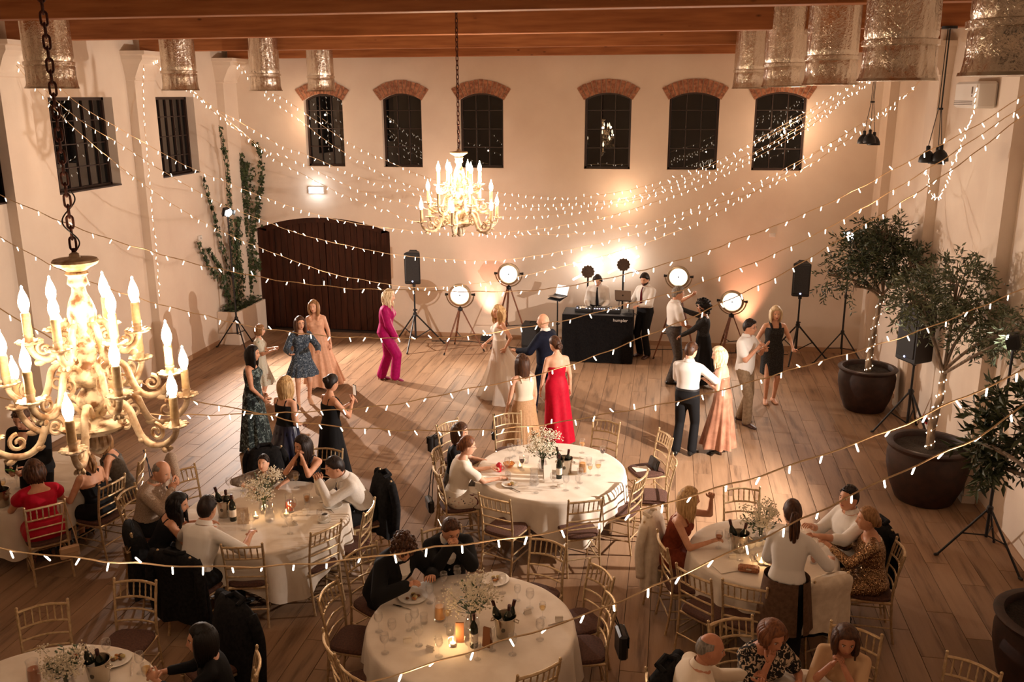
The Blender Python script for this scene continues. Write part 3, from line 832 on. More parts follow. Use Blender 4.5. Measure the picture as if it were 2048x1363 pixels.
def speaker_stand(px, py, hx0, hy0, hx1, hy1, label, label2, face, a0, spread=.62):
    b = atz(px, py)
    def zat(x, y):
        d = ray(x, y); return (CAMLOC+d*(((b-CAMLOC).x*d.x+(b-CAMLOC).y*d.y)/(d.x*d.x+d.y*d.y))).z
    z0 = zat(hx0, hy0); z1 = zat(hx1, hy1); h = z1-z0
    t = thing('speaker_stand', label, 'speaker stand', b, 0, 'black tripod speaker stands'); tripod(t, z0+.08, spread, .70, .018, a0, low=.16)
    s = thing('loudspeaker', label2, 'loudspeaker', (b.x, b.y, z0), face, 'black loudspeakers on stands')
    w = h*.50; d = w*.82
    rings = []
    for zz, e in ((0,.03),(.02,.0),(h-.02,.0),(h,.03)):
        rings.append([((-w/2+e), d/2-e*.6, zz),((w/2-e), d/2-e*.6, zz),((w/2-e-.06), -d/2+e, zz),((-w/2+e+.06), -d/2+e, zz)])
    m = MB(); m.loft([r[::-1] for r in rings]); obj('cabinet', m, BLACKPL, s, False)
    m = MB(); m.box((0, d/2+.006, h*.52), (w*.86, .018, h*.86), None, .008); g = obj('grille', m, noisy('speaker_grille', (.008,.008,.009,1), (.03,.03,.03,1), 160, .7), s, False)
    m = MB(); m.lathe([(.0,.0),(.016,.0),(.014,.008),(0,.008)], 10, T(0, d/2+.014, h*.1) @ RX(-PI/2)); obj('status_light', m, emit('blue_led', (.45,.55,1,1), 6), s)
    m = MB(); m.tube([(-.08,-.02,h),(-.07,-.02,h+.025),(.07,-.02,h+.025),(.08,-.02,h)], .01, 6); obj('top_handle', m, BLACKPL, s)
    m = MB(); m.lathe([(.035,-.07),(.035,0),(.02,.0)], 10); obj('pole_socket', m, BLACKPL, s)
speaker_stand(832, 692, 825, 566, 822, 503, 'black tripod stand carrying the loudspeaker by the arched door', 'black loudspeaker near the arched door', rad(185), .5)
speaker_stand(1590, 718, 1591, 590, 1593, 523, 'black tripod stand behind the blonde in the black dress', 'black loudspeaker behind the blonde in the black dress', rad(172), .2)
speaker_stand(1812, 868, 1838, 722, 1842, 610, 'black tripod stand between the two potted trees', 'black loudspeaker between the two potted trees, against the side wall', rad(115), PI, .5)

# studio lamps on wooden tripods
TRIW = noisy('tripod_wood', srgb(92,50,28), srgb(140,82,48), 12, .45, stretch=(6,6,1))
DISC = emit('lamp_disc', (1.0, .95, .86, 1), 4.0); DISC.cycles.emission_sampling = 'NONE'
NICKEL = plain('brushed_nickel', srgb(176,160,136), .3, .9)
def studio_lamp(px, py, hx, hy, Rpx, label, face_to, a0, spread, zhub_px=None):
    b = atz(px, py)
    d = ray(hx, hy); tp = ((b-CAMLOC).x*d.x+(b-CAMLOC).y*d.y)/(d.x*d.x+d.y*d.y); zc = (CAMLOC+d*tp).z
    Rr = Rpx/(FPX/((CAMLOC+d*tp)-CAMLOC).dot(CF))
    t = thing('studio_lamp', label, 'lamp', b, 0, 'round studio lamps on wooden tripods')
    zh = zc-Rr*1.75
    for k in range(3):
        a = a0+2*PI*k/3; c, s = math.cos(a), math.sin(a)
        m = MB()
        for e in (-.012, .012):
            ex, ey = -s*e, c*e
            m.tube([(c*.035+ex,s*.035+ey,zh),(c*spread*.75+ex,s*spread*.75+ey,zh*.25)], .011, 4)
        m.tube([(c*spread*.55,s*spread*.55,zh*.45),(c*spread,s*spread,.01)], .013, 4); lg = obj('leg', m, TRIW, t, False)
        m = MB(); m.tube([(c*spread*.96,s*spread*.96,.05),(c*spread,s*spread,.0)], .016, 6); obj('foot', m, BLACK, lg)
    m = MB()
    for k in range(3):
        a = a0+2*PI*k/3; q = .62
        m.tube([(0,0,zh*.34),(math.cos(a)*spread*q,math.sin(a)*spread*q,zh*.38)], .009, 5)
    obj('spreader', m, BLACK, t)
    m = MB(); m.lathe([(.05,zh-.03),(.055,zh),(.05,zh+.03),(.02,zh+.05),(.015,zc-Rr*1.2)], 12); obj('hub', m, BLACK, t)
    dv = (Vector(face_to)-Vector((b.x,b.y,zc))).normalized(); M = T(0,0,zc) @ dv.to_track_quat('Y','Z').to_matrix().to_4x4()
    m = MB(); m.lathe([(Rr*1.02,.045),(Rr*1.10,.065),(Rr*1.34,.055),(Rr*1.38,.02),(Rr*1.26,-.05),(Rr*.95,-.13),(Rr*.45,-.19),(.0,-.2)], 28, M @ RX(-PI/2), False); obj('housing', m, NICKEL, t)
    m = MB(); m.lathe([(0,.035),(Rr*1.03,.03),(Rr*1.03,.02),(0,.02)], 28, M @ RX(-PI/2)); obj('lens', m, DISC, t)
    m = MB(); m.ell((0,.05,0), (.02,.006,.014), 8, 5, M); m.tube([M @ Vector((0,.045,0)), M @ Vector((-.01,.04,-Rr))], .002, 4); obj('lens_pin', m, BLACK, t)
    Y = []
    for q in range(17):
        a = PI+PI*q/16; Y.append(M @ Vector((Rr*1.62*math.cos(a), -.02, Rr*1.62*math.sin(a))))
    m = MB(); m.tube(Y, .013, 6); obj('yoke', m, NICKEL, t)
    for sx in (-1, 1):
        m = MB(); m.tube([M @ Vector((sx*Rr*1.3,-.02,0)), M @ Vector((sx*Rr*1.78,-.02,0))], [.018,.03], 8); obj('knob', m, BLACK, t)
    p = Vector((b.x,b.y,zc))+dv*.12
    spot_light('lamp_beam', p, p+dv, L_LAMP, (1,.82,.62), 130, .8, Rr*.7)
studio_lamp(922, 700, 923, 589, 17, 'round studio lamp on wooden tripod, front one behind the bride', (-3.2, 8, 1.0), -PI/2-.55, .50)
studio_lamp(1018, 690, 1019, 547, 16.5, 'taller round studio lamp on wooden tripod between the bride and the DJ desk', (-2.6, 8, 1.2), -.2, .50)
studio_lamp(1350, 713, 1365, 553, 16.5, 'round studio lamp on tripod behind the grey-haired dancer', (-.6, 8, 1.2), PI+.5, .5)
studio_lamp(1458, 709, 1461, 602, 17, 'round studio lamp beside the curly-haired woman', (0.2, 8, 1.0), -PI/2-.5, .38)

# floor uplights washing the end wall
def uplight(x, y, label, color, energy, tx):
    t = thing('floor_uplight', label, 'uplight', (x, y, 0), 0, 'small floor uplights')
    m = MB(); m.box((0,0,.07), (.24,.16,.12), T(0,0,.02) @ RX(.0), .015); obj('case', m, BLACKPL, t, False)
    m = MB(); m.tube([(-.14,0,.0),(-.14,0,.1),(.14,0,.1),(.14,0,0)], .008, 6); obj('bracket', m, BLACK, t)
    for k in range(3):
        m = MB(); m.lathe([(0,.155),(.024,.155),(.026,.148)], 10, T(-.07+.07*k,0,0)); obj('lens', m, emit('amber_lens', (1,.6,.35,1), 25), t)
    MATS['amber_lens'].cycles.emission_sampling = 'NONE'
    spot_light('uplight_beam', (x, y, .19), (tx, YB-.02, 2.3), energy, color, 58, 1.0, .06)
uplight(-3.80, 18.76, 'black floor uplight behind the studio lamp by the bride', (1,.50,.36), L_UPLIGHT*1.3, -3.80)
uplight(1.60, 18.76, 'black floor uplight under the rightmost studio lamp', (1,.42,.24), L_UPLIGHT*1.1, 1.6)

# LED starburst lamps behind the DJ desk
STARE = emit('star_led', (.92, .97, 1.0, 1), 8.0); STARE.cycles.emission_sampling = 'NONE'
def star_lamp(hx, hy, Y, label, a0):
    c = aty(hx, hy, Y)
    t = thing('starburst_lamp', label, 'lamp', (c.x, c.y, 0), 0, 'starburst lamps behind the DJ desk')
    m = MB(); m.tube([(0,0,.02),(0,0,c.z)], .02, 10); obj('pole', m, BLACK, t)
    m = MB(); m.lathe([(.26,0),(.26,.015),(.03,.03),(.03,.06)], 20); obj('base', m, BLACK, t)
    m = MB(); n = 48; P = []
    for q in range(n):
        a = 2*PI*q/n; rr = .125+(.014 if (q % 4) in (0,1) else 0); P.append((rr*math.cos(a), rr*math.sin(a)))
    m.loft([[(x_, -.02, c.z+z_) for x_, z_ in P], [(x_, .03, c.z+z_) for x_, z_ in P]][::-1]); obj('hub_disc', m, noisy('perforated_brown', srgb(50,36,26), srgb(92,70,50), 120, .6), t, False)
    for q in range(6):
        a = a0+2*PI*q/6; c_, s_ = math.cos(a), math.sin(a)
        m = MB(); m.tube([(c_*.15,.01,c.z+s_*.15),(c_*.36,.01,c.z+s_*.36)], .019, 8); obj('led_tube', m, STARE, t)
    point_light('star_glow', (c.x, c.y+.22, c.z+.05), 9.0, (1,.80,.62), .12)
star_lamp(1176, 543, 18.72, 'starburst lamp behind the DJ with headphones', PI/2)
star_lamp(1247, 529, 18.74, 'starburst lamp between the two DJs', PI/2+.02)

# pendant clusters
def pendants(px, py, X_, label, sp, Y=None):
    b = aty(px, py, Y)
    t = thing('pendant_lamp', label, 'pendant lamp', (b.x, b.y, b.z), 0, 'clusters of black pendant lamps')
    m = MB(); m.lathe([(.09,ZT-b.z-.03),(.09,ZT-b.z),(.02,ZT-b.z)], 12); obj('ceiling_rose', m, BLACK, t)
    for k in range(3):
        a = 2*PI*k/3+sp; x, y, dz = .085*math.cos(a), .085*math.sin(a), .02*k
        m = MB(); m.lathe([(.098,dz+.0),(.10,dz+.006),(.094,dz+.05),(.07,dz+.10),(.035,dz+.135),(.025,dz+.14),(.025,dz+.19),(.018,dz+.2),(.03,dz+.15)][:8], 18, T(x,y,0), False, True); sh = obj('shade', m, BLACK, t)
        m = MB(); m.ell((x,y,dz+.05), (.03,.03,.04), 8, 6); obj('bulb', m, plain('dull_bulb', srgb(220,170,110), .3), sh)
        m = MB(); m.tube([(x,y,dz+.2),(x*.25,y*.25,.65),(x*.2,y*.2,ZT-b.z)], .005, 5); obj('cord', m, BLACK, t)
    m = MB(); m.lathe([(.03,.64),(.034,.645),(.034,.66),(.03,.665)], 8); obj('cord_clip', m, BLACK, t)
pendants(1737, 290, 0, 'far cluster of three black pendant lamps near the end wall', .4, 15.3)
pendants(1868, 328, 0, 'nearer cluster of three black pendant lamps, before the right pilaster', 1.0, 12.0)

# emergency light over the arched door
def exit_light():
    c = aty(633, 380, YB-.03)
    t = thing('emergency_light', 'white glowing emergency light above the arched door', 'emergency light', c)
    m = MB(); m.box((0,.0,0), (.36,.06,.15), None, .012); obj('housing', m, WHITEPL, t, False)
    m = MB(); m.box((0,-.034,0), (.33,.012,.125), None, .005); obj('diffuser', m, emit('emergency_glow', (.86,.97,1,1), 8.0), t, False)
    MATS['emergency_glow'].cycles.emission_sampling = 'NONE'
    point_light('emergency_glow', (0,-.14,0), 5.0, (.85,.95,1), .08, t)
exit_light()
# ------------------------------------------------------------------ chiavari chair
def chair_proto():
    t = thing('chiavari_chair', 'proto', 'chair')
    hw = .19
    def post(x0, y0, z0, x1, y1, z1, r, n=8, rings=True, me='leg'):
        m = MB(); p0, p1 = Vector((x0,y0,z0)), Vector((x1,y1,z1)); P = []; R = []
        N = 8
        for k in range(N+1):
            u = k/N; P.append(p0.lerp(p1, u)); R.append(r)
        m.tube(P, R, n); return m
    # rear legs run on into the back posts, splayed and raked
    for sx in (-1, 1):
        m = MB()
        P = [(sx*hw*1.02,-.25,0),(sx*hw,-.215,.22),(sx*hw,-.20,.44),(sx*hw,-.205,.60),(sx*(hw+.004),-.235,.78),(sx*(hw+.008),-.268,.93)]
        Q = catmull([Vector(p) for p in P], .05)
        R_ = [.0125+(.0025 if k % 5 == 0 else 0) for k in range(len(Q))]
        m.tube(Q, R_, 8); m.ell((P[-1][0],P[-1][1],.94), (.014,.014,.016), 8, 6); obj('back_post', m, GOLD, t)
        m = MB(); m.tube([(sx*(hw+.005),.20,0),(sx*hw,.185,.2),(sx*hw,.18,.44)], [.011,.0125,.015], 8); m.lathe([(.013,.36),(.018,.365),(.018,.375),(.013,.38)], 8, T(sx*hw,.182,0)); obj('leg', m, GOLD, t)
    def rail(z, y, bow, r):
        m = MB(); P = [(-hw+2*hw*k/8, y-bow*math.sin(PI*k/8), z+.012*math.sin(PI*k/8)) for k in range(9)]
        m.tube(P, [r*(1+.18*(k % 2)) for k in range(9)], 8); obj('back_rail', m, GOLD, t)
    rail(.905, -.262, .035, .012); rail(.765, -.232, .032, .010); rail(.655, -.213, .028, .009); rail(.55, -.204, .02, .009)
    for k in range(6):
        u = (k+.8)/6.6; x = -hw+2*hw*u; b = math.sin(PI*u)
        m = MB(); P = [Vector((x,-.262-.035*b,.905+.012*b)).lerp(Vector((x,-.232-.032*b,.765+.012*b)), q/6) for q in range(7)]
        m.tube(P, [.0065 if q % 2 else .009 for q in range(7)], 6); obj('spindle', m, GOLD, t)
    # seat frame, cushion
    m = MB(); m.box((0,-.01,.425), (2*hw+.02,.40,.03), None, .008); obj('seat_frame', m, GOLD, t, False)
    m = MB(); rings = []
    for z, e in ((.438,.0),(.445,-.012),(.462,-.012),(.476,.0),(.482,.03),(.484,.09)):
        rr = []
        for q in range(28):
            a = 2*PI*q/28; ca, sa = math.cos(a), math.sin(a)
            k = 1/max(abs(ca)**4+abs(sa)**4, 1e-9)**.25
            rr.append(((hw+.005-e)*ca*k, -.01+(.20-e)*sa*k, z))
        rings.append(rr)
    m.loft(rings); obj('cushion', m, CUSHION, t)
    for sx in (-1, 1):
        for z in (.16, .25):
            m = MB(); m.tube([(sx*hw,-.22,z),(sx*hw,.19,z)], .0085, 6); obj('stretcher', m, GOLD, t)
    for y, z in ((.186,.22),(.186,.31),(-.225,.20)):
        m = MB(); m.tube([(-hw,y,z),(hw,y,z)], .0085, 6); obj('stretcher', m, GOLD, t)
    return t
CHAIR0 = chair_proto(); _used = [False]
CHAIRS = {}
def place_chair(key, back, face, label, group):
    """back: world point under the top rail; face: (dx,dy) the way a sitter looks"""
    f = Vector((face[0], face[1])).normalized()
    o = CHAIR0 if not _used[0] else copy_tree(CHAIR0); _used[0] = True
    o.location = (back.x+f.x*.25, back.y+f.y*.25, 0); o.rotation_euler = (0, 0, facing(f.x, f.y))
    o['label'] = label; o['group'] = group; o['category'] = 'chair'; CHAIRS[key] = o
    return o
TAB = {'A': (Vector((-1.30,10.25,0)), .90), 'B': (Vector((-4.22,8.53,0)), .91), 'C': (Vector((-1.54,6.78,0)), .89),
       'D': (Vector((1.05,8.55,0)), .72), 'E': (Vector((-4.50,5.12,0)), .88), 'F': (Vector((-7.45,8.95,0)), .90), 'G': (Vector((1.15,5.72,0)), .90)}
TNAME = {'A': 'table by the red gown', 'B': 'left table with the boy', 'C': 'front centre table', 'D': 'table with the waitress', 'E': 'corner table in the lower left', 'F': 'table under the near chandelier', 'G': 'table below the lower right guests'}
CH = [
 ('A1', 990, 998, 0, 'empty gold chair backing the camera, left front of the table by the red gown'),
 ('A2', 1171, 1002, 0, 'empty gold chair backing the camera, right front of the table by the red gown'),
 ('A4', 1280, 955, 0, 'empty gold chair angled at the right front rim of the table by the red gown'),
 ('A5', 1329, 872, -10, 'gold chair with a black clutch on its seat, beside the dancing couple'),
 ('A6', 1345, 925, 0, 'gold chair next to the one with the black clutch, nearer the camera'),
 ('A7', 1212, 846, 0, 'empty gold chair just right of the red gown hem'),
 ('A8', 1015, 831, 0, 'gold chair with a dark strap, left of the beige pleated skirt'),
 ('A9', 896, 849, 0, 'gold chair with a black bag, behind the woman with dark loose hair'),
 ('A10', 874, 903, 0, 'gold chair of the woman with dark loose hair'),
 ('A11', 876, 943, 0, 'gold chair of the woman in white tee and floral skirt'),
 ('B1', 491, 1080, 0, 'empty gold chair beside the man in the white shirt, backing the camera'),
 ('B2', 633, 1050, 0, 'empty gold chair at the front right of the left table with the boy'),
 ('B3', 736, 1017, 0, 'empty gold chair below the black jacket, right of the left table'),
 ('B4', 768, 957, 0, 'gold chair wearing a black jacket, of the man with clasped hands'),
 ('B5', 363, 945, 0, 'empty gold chair just behind the older man in the checked shirt'),
 ('B6', 254, 987, 0, 'gold chair of the older man in the checked shirt'),
 ('B7', 262, 1058, 0, 'gold chair with dark coat and chain bag, at the left table'),
 ('B8', 385, 1092, 0, 'gold chair hidden under a large black jacket, at the left table'),
 ('B9', 530, 902, 0, 'gold chair behind the boy at the table'),
 ('B10', 655, 902, 0, 'gold chair behind the woman with folded hands'),
 ('C1', 1095, 1088, 0, 'empty gold chair on the far rim of the front centre table'),
 ('C2', 1200, 1145, 0, 'gold chair on the right rim of the front centre table, upper one'),
 ('C3', 1218, 1205, 0, 'gold chair on the right rim of the front centre table, lower one with bag'),
 ('C4', 1073, 1338, 0, 'gold chair backing the camera at the near right rim of the front centre table'),
 ('C5', 659, 1183, 0, 'empty gold chair on the left rim of the front centre table'),
 ('C6', 662, 1290, 0, 'gold chair at the near left rim of the front centre table'),
 ('C7', 712, 1350, 0, 'gold chair cut by the lower edge, left of the front centre table'),
 ('C8', 723, 1105, 0, 'gold chair of the curly-haired man in the dark suit'),
 ('C9', 883, 1063, 0, 'gold chair of the man hiding his mouth behind his hands'),
 ('D1', 1484, 982, 0, 'empty gold chair on the far rim of the table with the waitress'),
 ('D2', 1302, 1035, 0, 'gold chair with a white jacket, of the woman in the rust dress'),
 ('D3', 1328, 1085, 0, 'empty gold chair left of the table with the waitress'),
 ('D4', 1389, 1149, 0, 'empty gold chair at the near left rim of the table with the waitress'),
 ('D5', 1490, 1173, 0, 'empty gold chair directly before the clutch on the table with the waitress'),
 ('D6', 1660, 1160, 0, 'gold chair draped with a cream fringed cover beside the waitress'),
 ('D7', 1797, 1100, 0, 'gold chair of the woman in the sequin dress'),
 ('D8', 1757, 1050, 0, 'gold chair with a dark jacket, of the man in white at the far right table'),
 ('G1', 1468, 1254, 0, 'gold chair of the woman in the black and white print top'),
 ('G2', 1711, 1266, 0, 'gold chair of the woman with the brown bob'),
 ('G3', 1945, 1335, 20, 'gold chair cut by the lower edge near the dark pot'),
 ('E1', 85, 1218, 0, 'empty gold chair at the lower left table, left one'),
 ('E2', 269, 1169, 0, 'empty gold chair at the lower left table, right one'),
 ('E3', 508, 1330, 0, 'gold chair of the woman raising a glass'),
 ('F1', 80, 996, 0, 'gold chair of the woman in the red flutter-sleeve dress'),
 ('F2', 171, 957, 0, 'gold chair of the woman with bare back and ponytail'),
 ('F3', 192, 925, 0, 'gold chair behind the woman in the grey dress'),
]
OCC = {'A10','A11','B4','B6','B7','B8','B9','B10','C8','C9','D2','D7','D8','E3','F1','F2','F3','G1','G2'}
for key, px, py, dr, lab in CH:
    b = atz(px, py, .9); c = TAB[key[0]][0]
    d = Vector((c.x-b.x, c.y-b.y)); mind = TAB[key[0]][1]+(.42 if key in OCC else .12)
    if d.length < mind: b = c-Vector((d.x, d.y, 0)).normalized()*mind; b.z = .9
    d.rotate(Matrix.Rotation(rad(dr), 2))
    place_chair(key, b, d, lab, 'gold chiavari chairs')
# bald man's chair at table G, just inside the frame
place_chair('G0', Vector((.12, 6.2, 0)), (TAB['G'][0].x-.12, TAB['G'][0].y-6.2), 'gold chair of the balding man in white at the lower edge', 'gold chiavari chairs')

# ------------------------------------------------------------------ round tables and cloths
def make_table(k):
    c, R = TAB[k]; rr = random.Random(ord(k))
    t = thing('round_table', 'round banquet table under a white cloth, %s' % TNAME[k], 'table', c)
    m = MB(); m.lathe([(0,.715),(R-.03,.715),(R-.02,.725),(R-.02,.742),(R-.03,.75),(0,.75)], 40); obj('tabletop', m, plain('table_ply', srgb(120,90,60), .6), t)
    for q in range(4):
        a = PI/4+q*PI/2; m = MB(); m.tube([(math.cos(a)*R*.55,math.sin(a)*R*.55,0),(math.cos(a)*R*.5,math.sin(a)*R*.5,.72)], .02, 8); obj('leg', m, BLACK, t)
    nf = 22; n = 176; drop = .33
    ph = rr.random()*6
    sq = rr.random()*PI/2
    def P(u, v):
        a = 2*PI*u
        if v < .5:
            r = R*(v/.5); w = .0035*math.sin(5*a+ph)*math.sin(PI*v*2)
            return Vector((r*math.cos(a), r*math.sin(a), .754+w*.6))
        s = (v-.5)/.5
        # square cloth: corners hang lower
        corner = abs(math.cos(2*(a-sq)))**3
        L = drop+.26*corner
        fold = math.sin(nf*a+1.3*math.sin(3*a+ph))*.5+.5*math.sin(nf*.62*a+ph*2)
        amp = .045*s**.8
        z = .754-L*s
        r = R+.012*min(1, s*8)+amp*fold+.03*s
        if s < .06: z = .754-.5*L*s
        return Vector((r*math.cos(a), r*math.sin(a), z))
    m = MB(); m.grid(P, n, 46, True)
    o = obj('tablecloth', m, LINEN, None, loc=c, ang=180); tag(o, 'white cloth draped over the %s' % TNAME[k], 'tablecloth', 'white tablecloths')
for k in TAB: make_table(k)
TZ = .757

# ------------------------------------------------------------------ tableware
WINE = {'white': glassy('white_wine', (1,.86,.55,1), .1), 'red': plain('red_wine', srgb(60,8,14), .1), 'amber': plain('amber_drink', srgb(176,92,30), .15), 'water': glassy('water', (.96,.97,1,1), .15), 'juice': plain('orange_juice', srgb(220,150,60), .3), 'tea': plain('dark_tea', srgb(120,44,20), .15)}
def wineglass_me(s=1.0):
    m = MB(); m.lathe([(.0,0),(.034*s,.002),(.033*s,.005),(.006,.010),(.0045,.02),(.0042,.075*s),(.008,.085*s),(.028*s,.105*s),(.038*s,.13*s),(.038*s,.155*s),(.033*s,.185*s),(.0315*s,.185*s),(.036*s,.155*s),(.036*s,.13*s),(.024*s,.108*s),(.003,.092*s)], 14)
    return m.mesh('wine_glass', GLASS)
WG = wineglass_me(1.0); WGS = wineglass_me(.82)
def flute_me():
    m = MB(); m.lathe([(0,0),(.03,.002),(.005,.01),(.004,.09),(.016,.11),(.022,.15),(.021,.21),(.019,.21),(.02,.15),(.003,.10)], 12); return m.mesh('flute', GLASS)
FLU = flute_me()
def tumbler_me():
    m = MB(); m.lathe([(0,0),(.03,0),(.033,.004),(.036,.09),(.034,.09),(.031,.01),(0,.008)], 14); return m.mesh('tumbler', GLASS)
TUM = tumbler_me()
def liquid(parent, kind, r, z0, z1):
    m = MB(); m.lathe([(r*.55,z0),(r*.9,z0+(z1-z0)*.5),(r,z1)], 12); obj('drink', m, WINE[kind], parent)
GN = {'A': 'on the table by the red gown', 'B': 'on the left table with the boy', 'C': 'on the front centre table', 'D': 'on the table with the waitress', 'E': 'on the corner table in the lower left', 'F': 'on the table under the near chandelier'}
def glass(k, px, py, kind='wine', fill=None, lab=None):
    P = atz(px, py, TZ)
    c, R = TAB[k]
    v = Vector((P.x-c.x, P.y-c.y))
    if v.length > R-.07: v *= (R-.07)/v.length; P = Vector((c.x+v.x, c.y+v.y, TZ))
    me = {'wine': WG, 'small': WGS, 'flute': FLU, 'tumbler': TUM}[kind]
    o = link({'wine':'wine_glass','small':'wine_glass','flute':'champagne_flute','tumbler':'tumbler'}[kind], me, None, (P.x, P.y, TZ))
    nm = {'wine': 'stemmed wine glass', 'small': 'small stemmed glass', 'flute': 'champagne flute', 'tumbler': 'water tumbler'}[kind]
    if fill:
        liquid(o, fill, {'wine':.033,'small':.027,'flute':.019,'tumbler':.032}[kind], {'wine':.098,'small':.08,'flute':.115,'tumbler':.01}[kind], {'wine':.135,'small':.11,'flute':.16,'tumbler':.065}[kind])
        l = lab or '%s of %s %s' % (nm, fill, GN[k])
    else: l = lab or 'empty %s %s' % (nm, GN[k])
    tag(o, l, 'glass', '%s %s %s' % (nm, fill or 'empty', GN[k])); return o
# the points are where the foot of each glass stands
for x, y, kd, fl in [(908,985,'wine',None)]: pass
for x, y, kd, fl in [(1040,905,'wine',None),(1028,912,'small',None),(1060,903,'wine',None),(1076,905,'small',None),(1100,893,'wine',None),(1020,915,'wine',None),(1044,940,'wine','red'),(1015,944,'wine',None),(1016,958,'tumbler',None),(1106,975,'wine',None),(1132,980,'wine',None),(1160,965,'wine',None),(1155,975,'small',None),(1180,950,'small','white'),(1196,950,'wine','white'),(1205,920,'wine','red'),(1164,905,'wine','juice'),(1072,985,'wine',None),(1052,925,'tumbler',None),(1178,928,'tumbler',None)]:
    glass('A', x, y, kd, fl)
for x, y, kd, fl in [(460,985,'wine',None),(486,980,'wine',None),(500,975,'wine',None),(446,1000,'tumbler','juice'),(593,975,'wine','white'),(620,995,'wine',None),(588,1030,'wine','amber'),(570,1052,'wine',None),(580,1066,'wine',None),(616,1030,'small',None),(640,1045,'small',None),(463,1036,'tumbler',None),(506,1058,'wine',None),(488,1060,'flute',None),(614,1003,'tumbler','juice')]:
    glass('B', x, y, kd, fl)
for x, y, kd, fl in [(758,1262,'wine',None),(785,1278,'wine',None),(770,1305,'wine',None),(830,1255,'wine',None),(818,1260,'small',None),(838,1290,'wine',None),(860,1205,'wine',None),(888,1180,'wine',None),(915,1168,'wine',None),(895,1250,'wine','white'),(878,1312,'wine',None),(938,1310,'wine',None),(955,1318,'small',None),(985,1300,'flute',None),(1025,1308,'wine',None),(1005,1185,'wine',None),(1035,1200,'small',None),(1060,1215,'wine',None),(1085,1235,'small','white'),(1080,1278,'wine',None),(848,1245,'tumbler',None),(956,1170,'tumbler',None),(900,1268,'tumbler',None)]:
    glass('C', x, y, kd, fl)
for x, y, kd, fl in [(1437,1095,'wine','amber'),(1458,1105,'flute',None),(1480,1120,'wine',None),(1505,1140,'wine',None),(1627,1125,'tumbler','amber'),(1455,1075,'tumbler',None),(1540,1145,'small',None),(1640,1110,'wine',None)]:
    glass('D', x, y, kd, fl)
for x, y, kd, fl in [(155,1340,'wine','amber'),(186,1335,'wine',None),(216,1318,'wine',None),(282,1345,'wine',None),(105,1358,'wine',None)]:
    glass('E', x, y, kd, fl)
for x, y, kd, fl in [(20,965,'wine',None),(8,985,'wine','white'),(35,975,'flute',None)]:
    glass('F', x, y, kd, fl)

def plate(k, px, py, label, food=None, r=.125):
    P = atz(px, py, TZ)
    t = thing('dinner_plate', label, 'plate', (P.x, P.y, TZ), 0, 'white dinner plates')
    m = MB(); m.lathe([(0,.004),(r*.6,.004),(r*.66,.008),(r,.018),(r,.021),(r*.64,.012),(r*.58,.009),(0,.008)], 28); obj('dish', m, PORCELAIN, t)
    rr = random.Random(int(px+py))
    if food:
        for q in range(9):
            a = rr.random()*2*PI; d = rr.random()*r*.45; m = MB(); s = rr.uniform(.012,.026)
            m.ell((d*math.cos(a), d*math.sin(a), .012+s*.45), (s, s*rr.uniform(.6,1), s*.6), 7, 5)
            obj('morsel', m, noisy('food_%d' % (q % 3), *[(srgb(150,80,36), srgb(206,150,84)), (srgb(70,50,24), srgb(130,80,40)), (srgb(170,150,90), srgb(220,200,140))][q % 3], 40, .6), t)
    return t
def cutlery(P, ang, label, kind='fork'):
    m = MB(); L = .19
    m.box((0,0,.004), (.012,L*.55,.004), T(0,-L*.2,0), .0015)
    if kind == 'fork':
        m.box((0,L*.2,.004), (.02,.05,.003))
        for q in range(4): m.box((-.0075+.005*q,L*.38,.004), (.003,.05,.002))
    else: m.box((0,L*.3,.004), (.018,L*.45,.002), None, .001)
    o = obj(kind, m, STEEL, None, False, (P.x, P.y, TZ+.001), ang); tag(o, label, kind, 'cutlery'); return o
plate('A', 968, 962, 'plate of pasta in front of the woman in the white tee', True)
plate('A', 1020, 970, 'small plate with a brown dessert on the table by the red gown', True, .10)
plate('C', 826, 1195, 'plate of leftovers before the curly-haired man in the dark suit', True, .135)
plate('C', 990, 1160, 'plate of leftovers at the far rim of the front centre table', True, .135)
plate('E', 232, 1320, 'plate with a half-eaten portion at the lower left table', True, .125)
plate('D', 1540, 1120, 'white plate stacked with crockery before the waitress', False, .14)
plate('B', 665, 1012, 'napkin plate before the man with clasped hands', False, .11)
for q, (px, py, a, lab, kd) in enumerate([(1030,976,.9,'fork lying by the dessert plate','fork'),(805,1210,1.3,'fork across the leftovers plate','fork'),(263,1335,.5,'knife lying at the lower left table','knife'),(1115,1242,-1.0,'knife on the near right side of the front centre table','knife'),(660,1016,.8,'fork lying on the napkin plate','fork')]):
    cutlery(atz(px, py, TZ+.02), a, lab, kd)

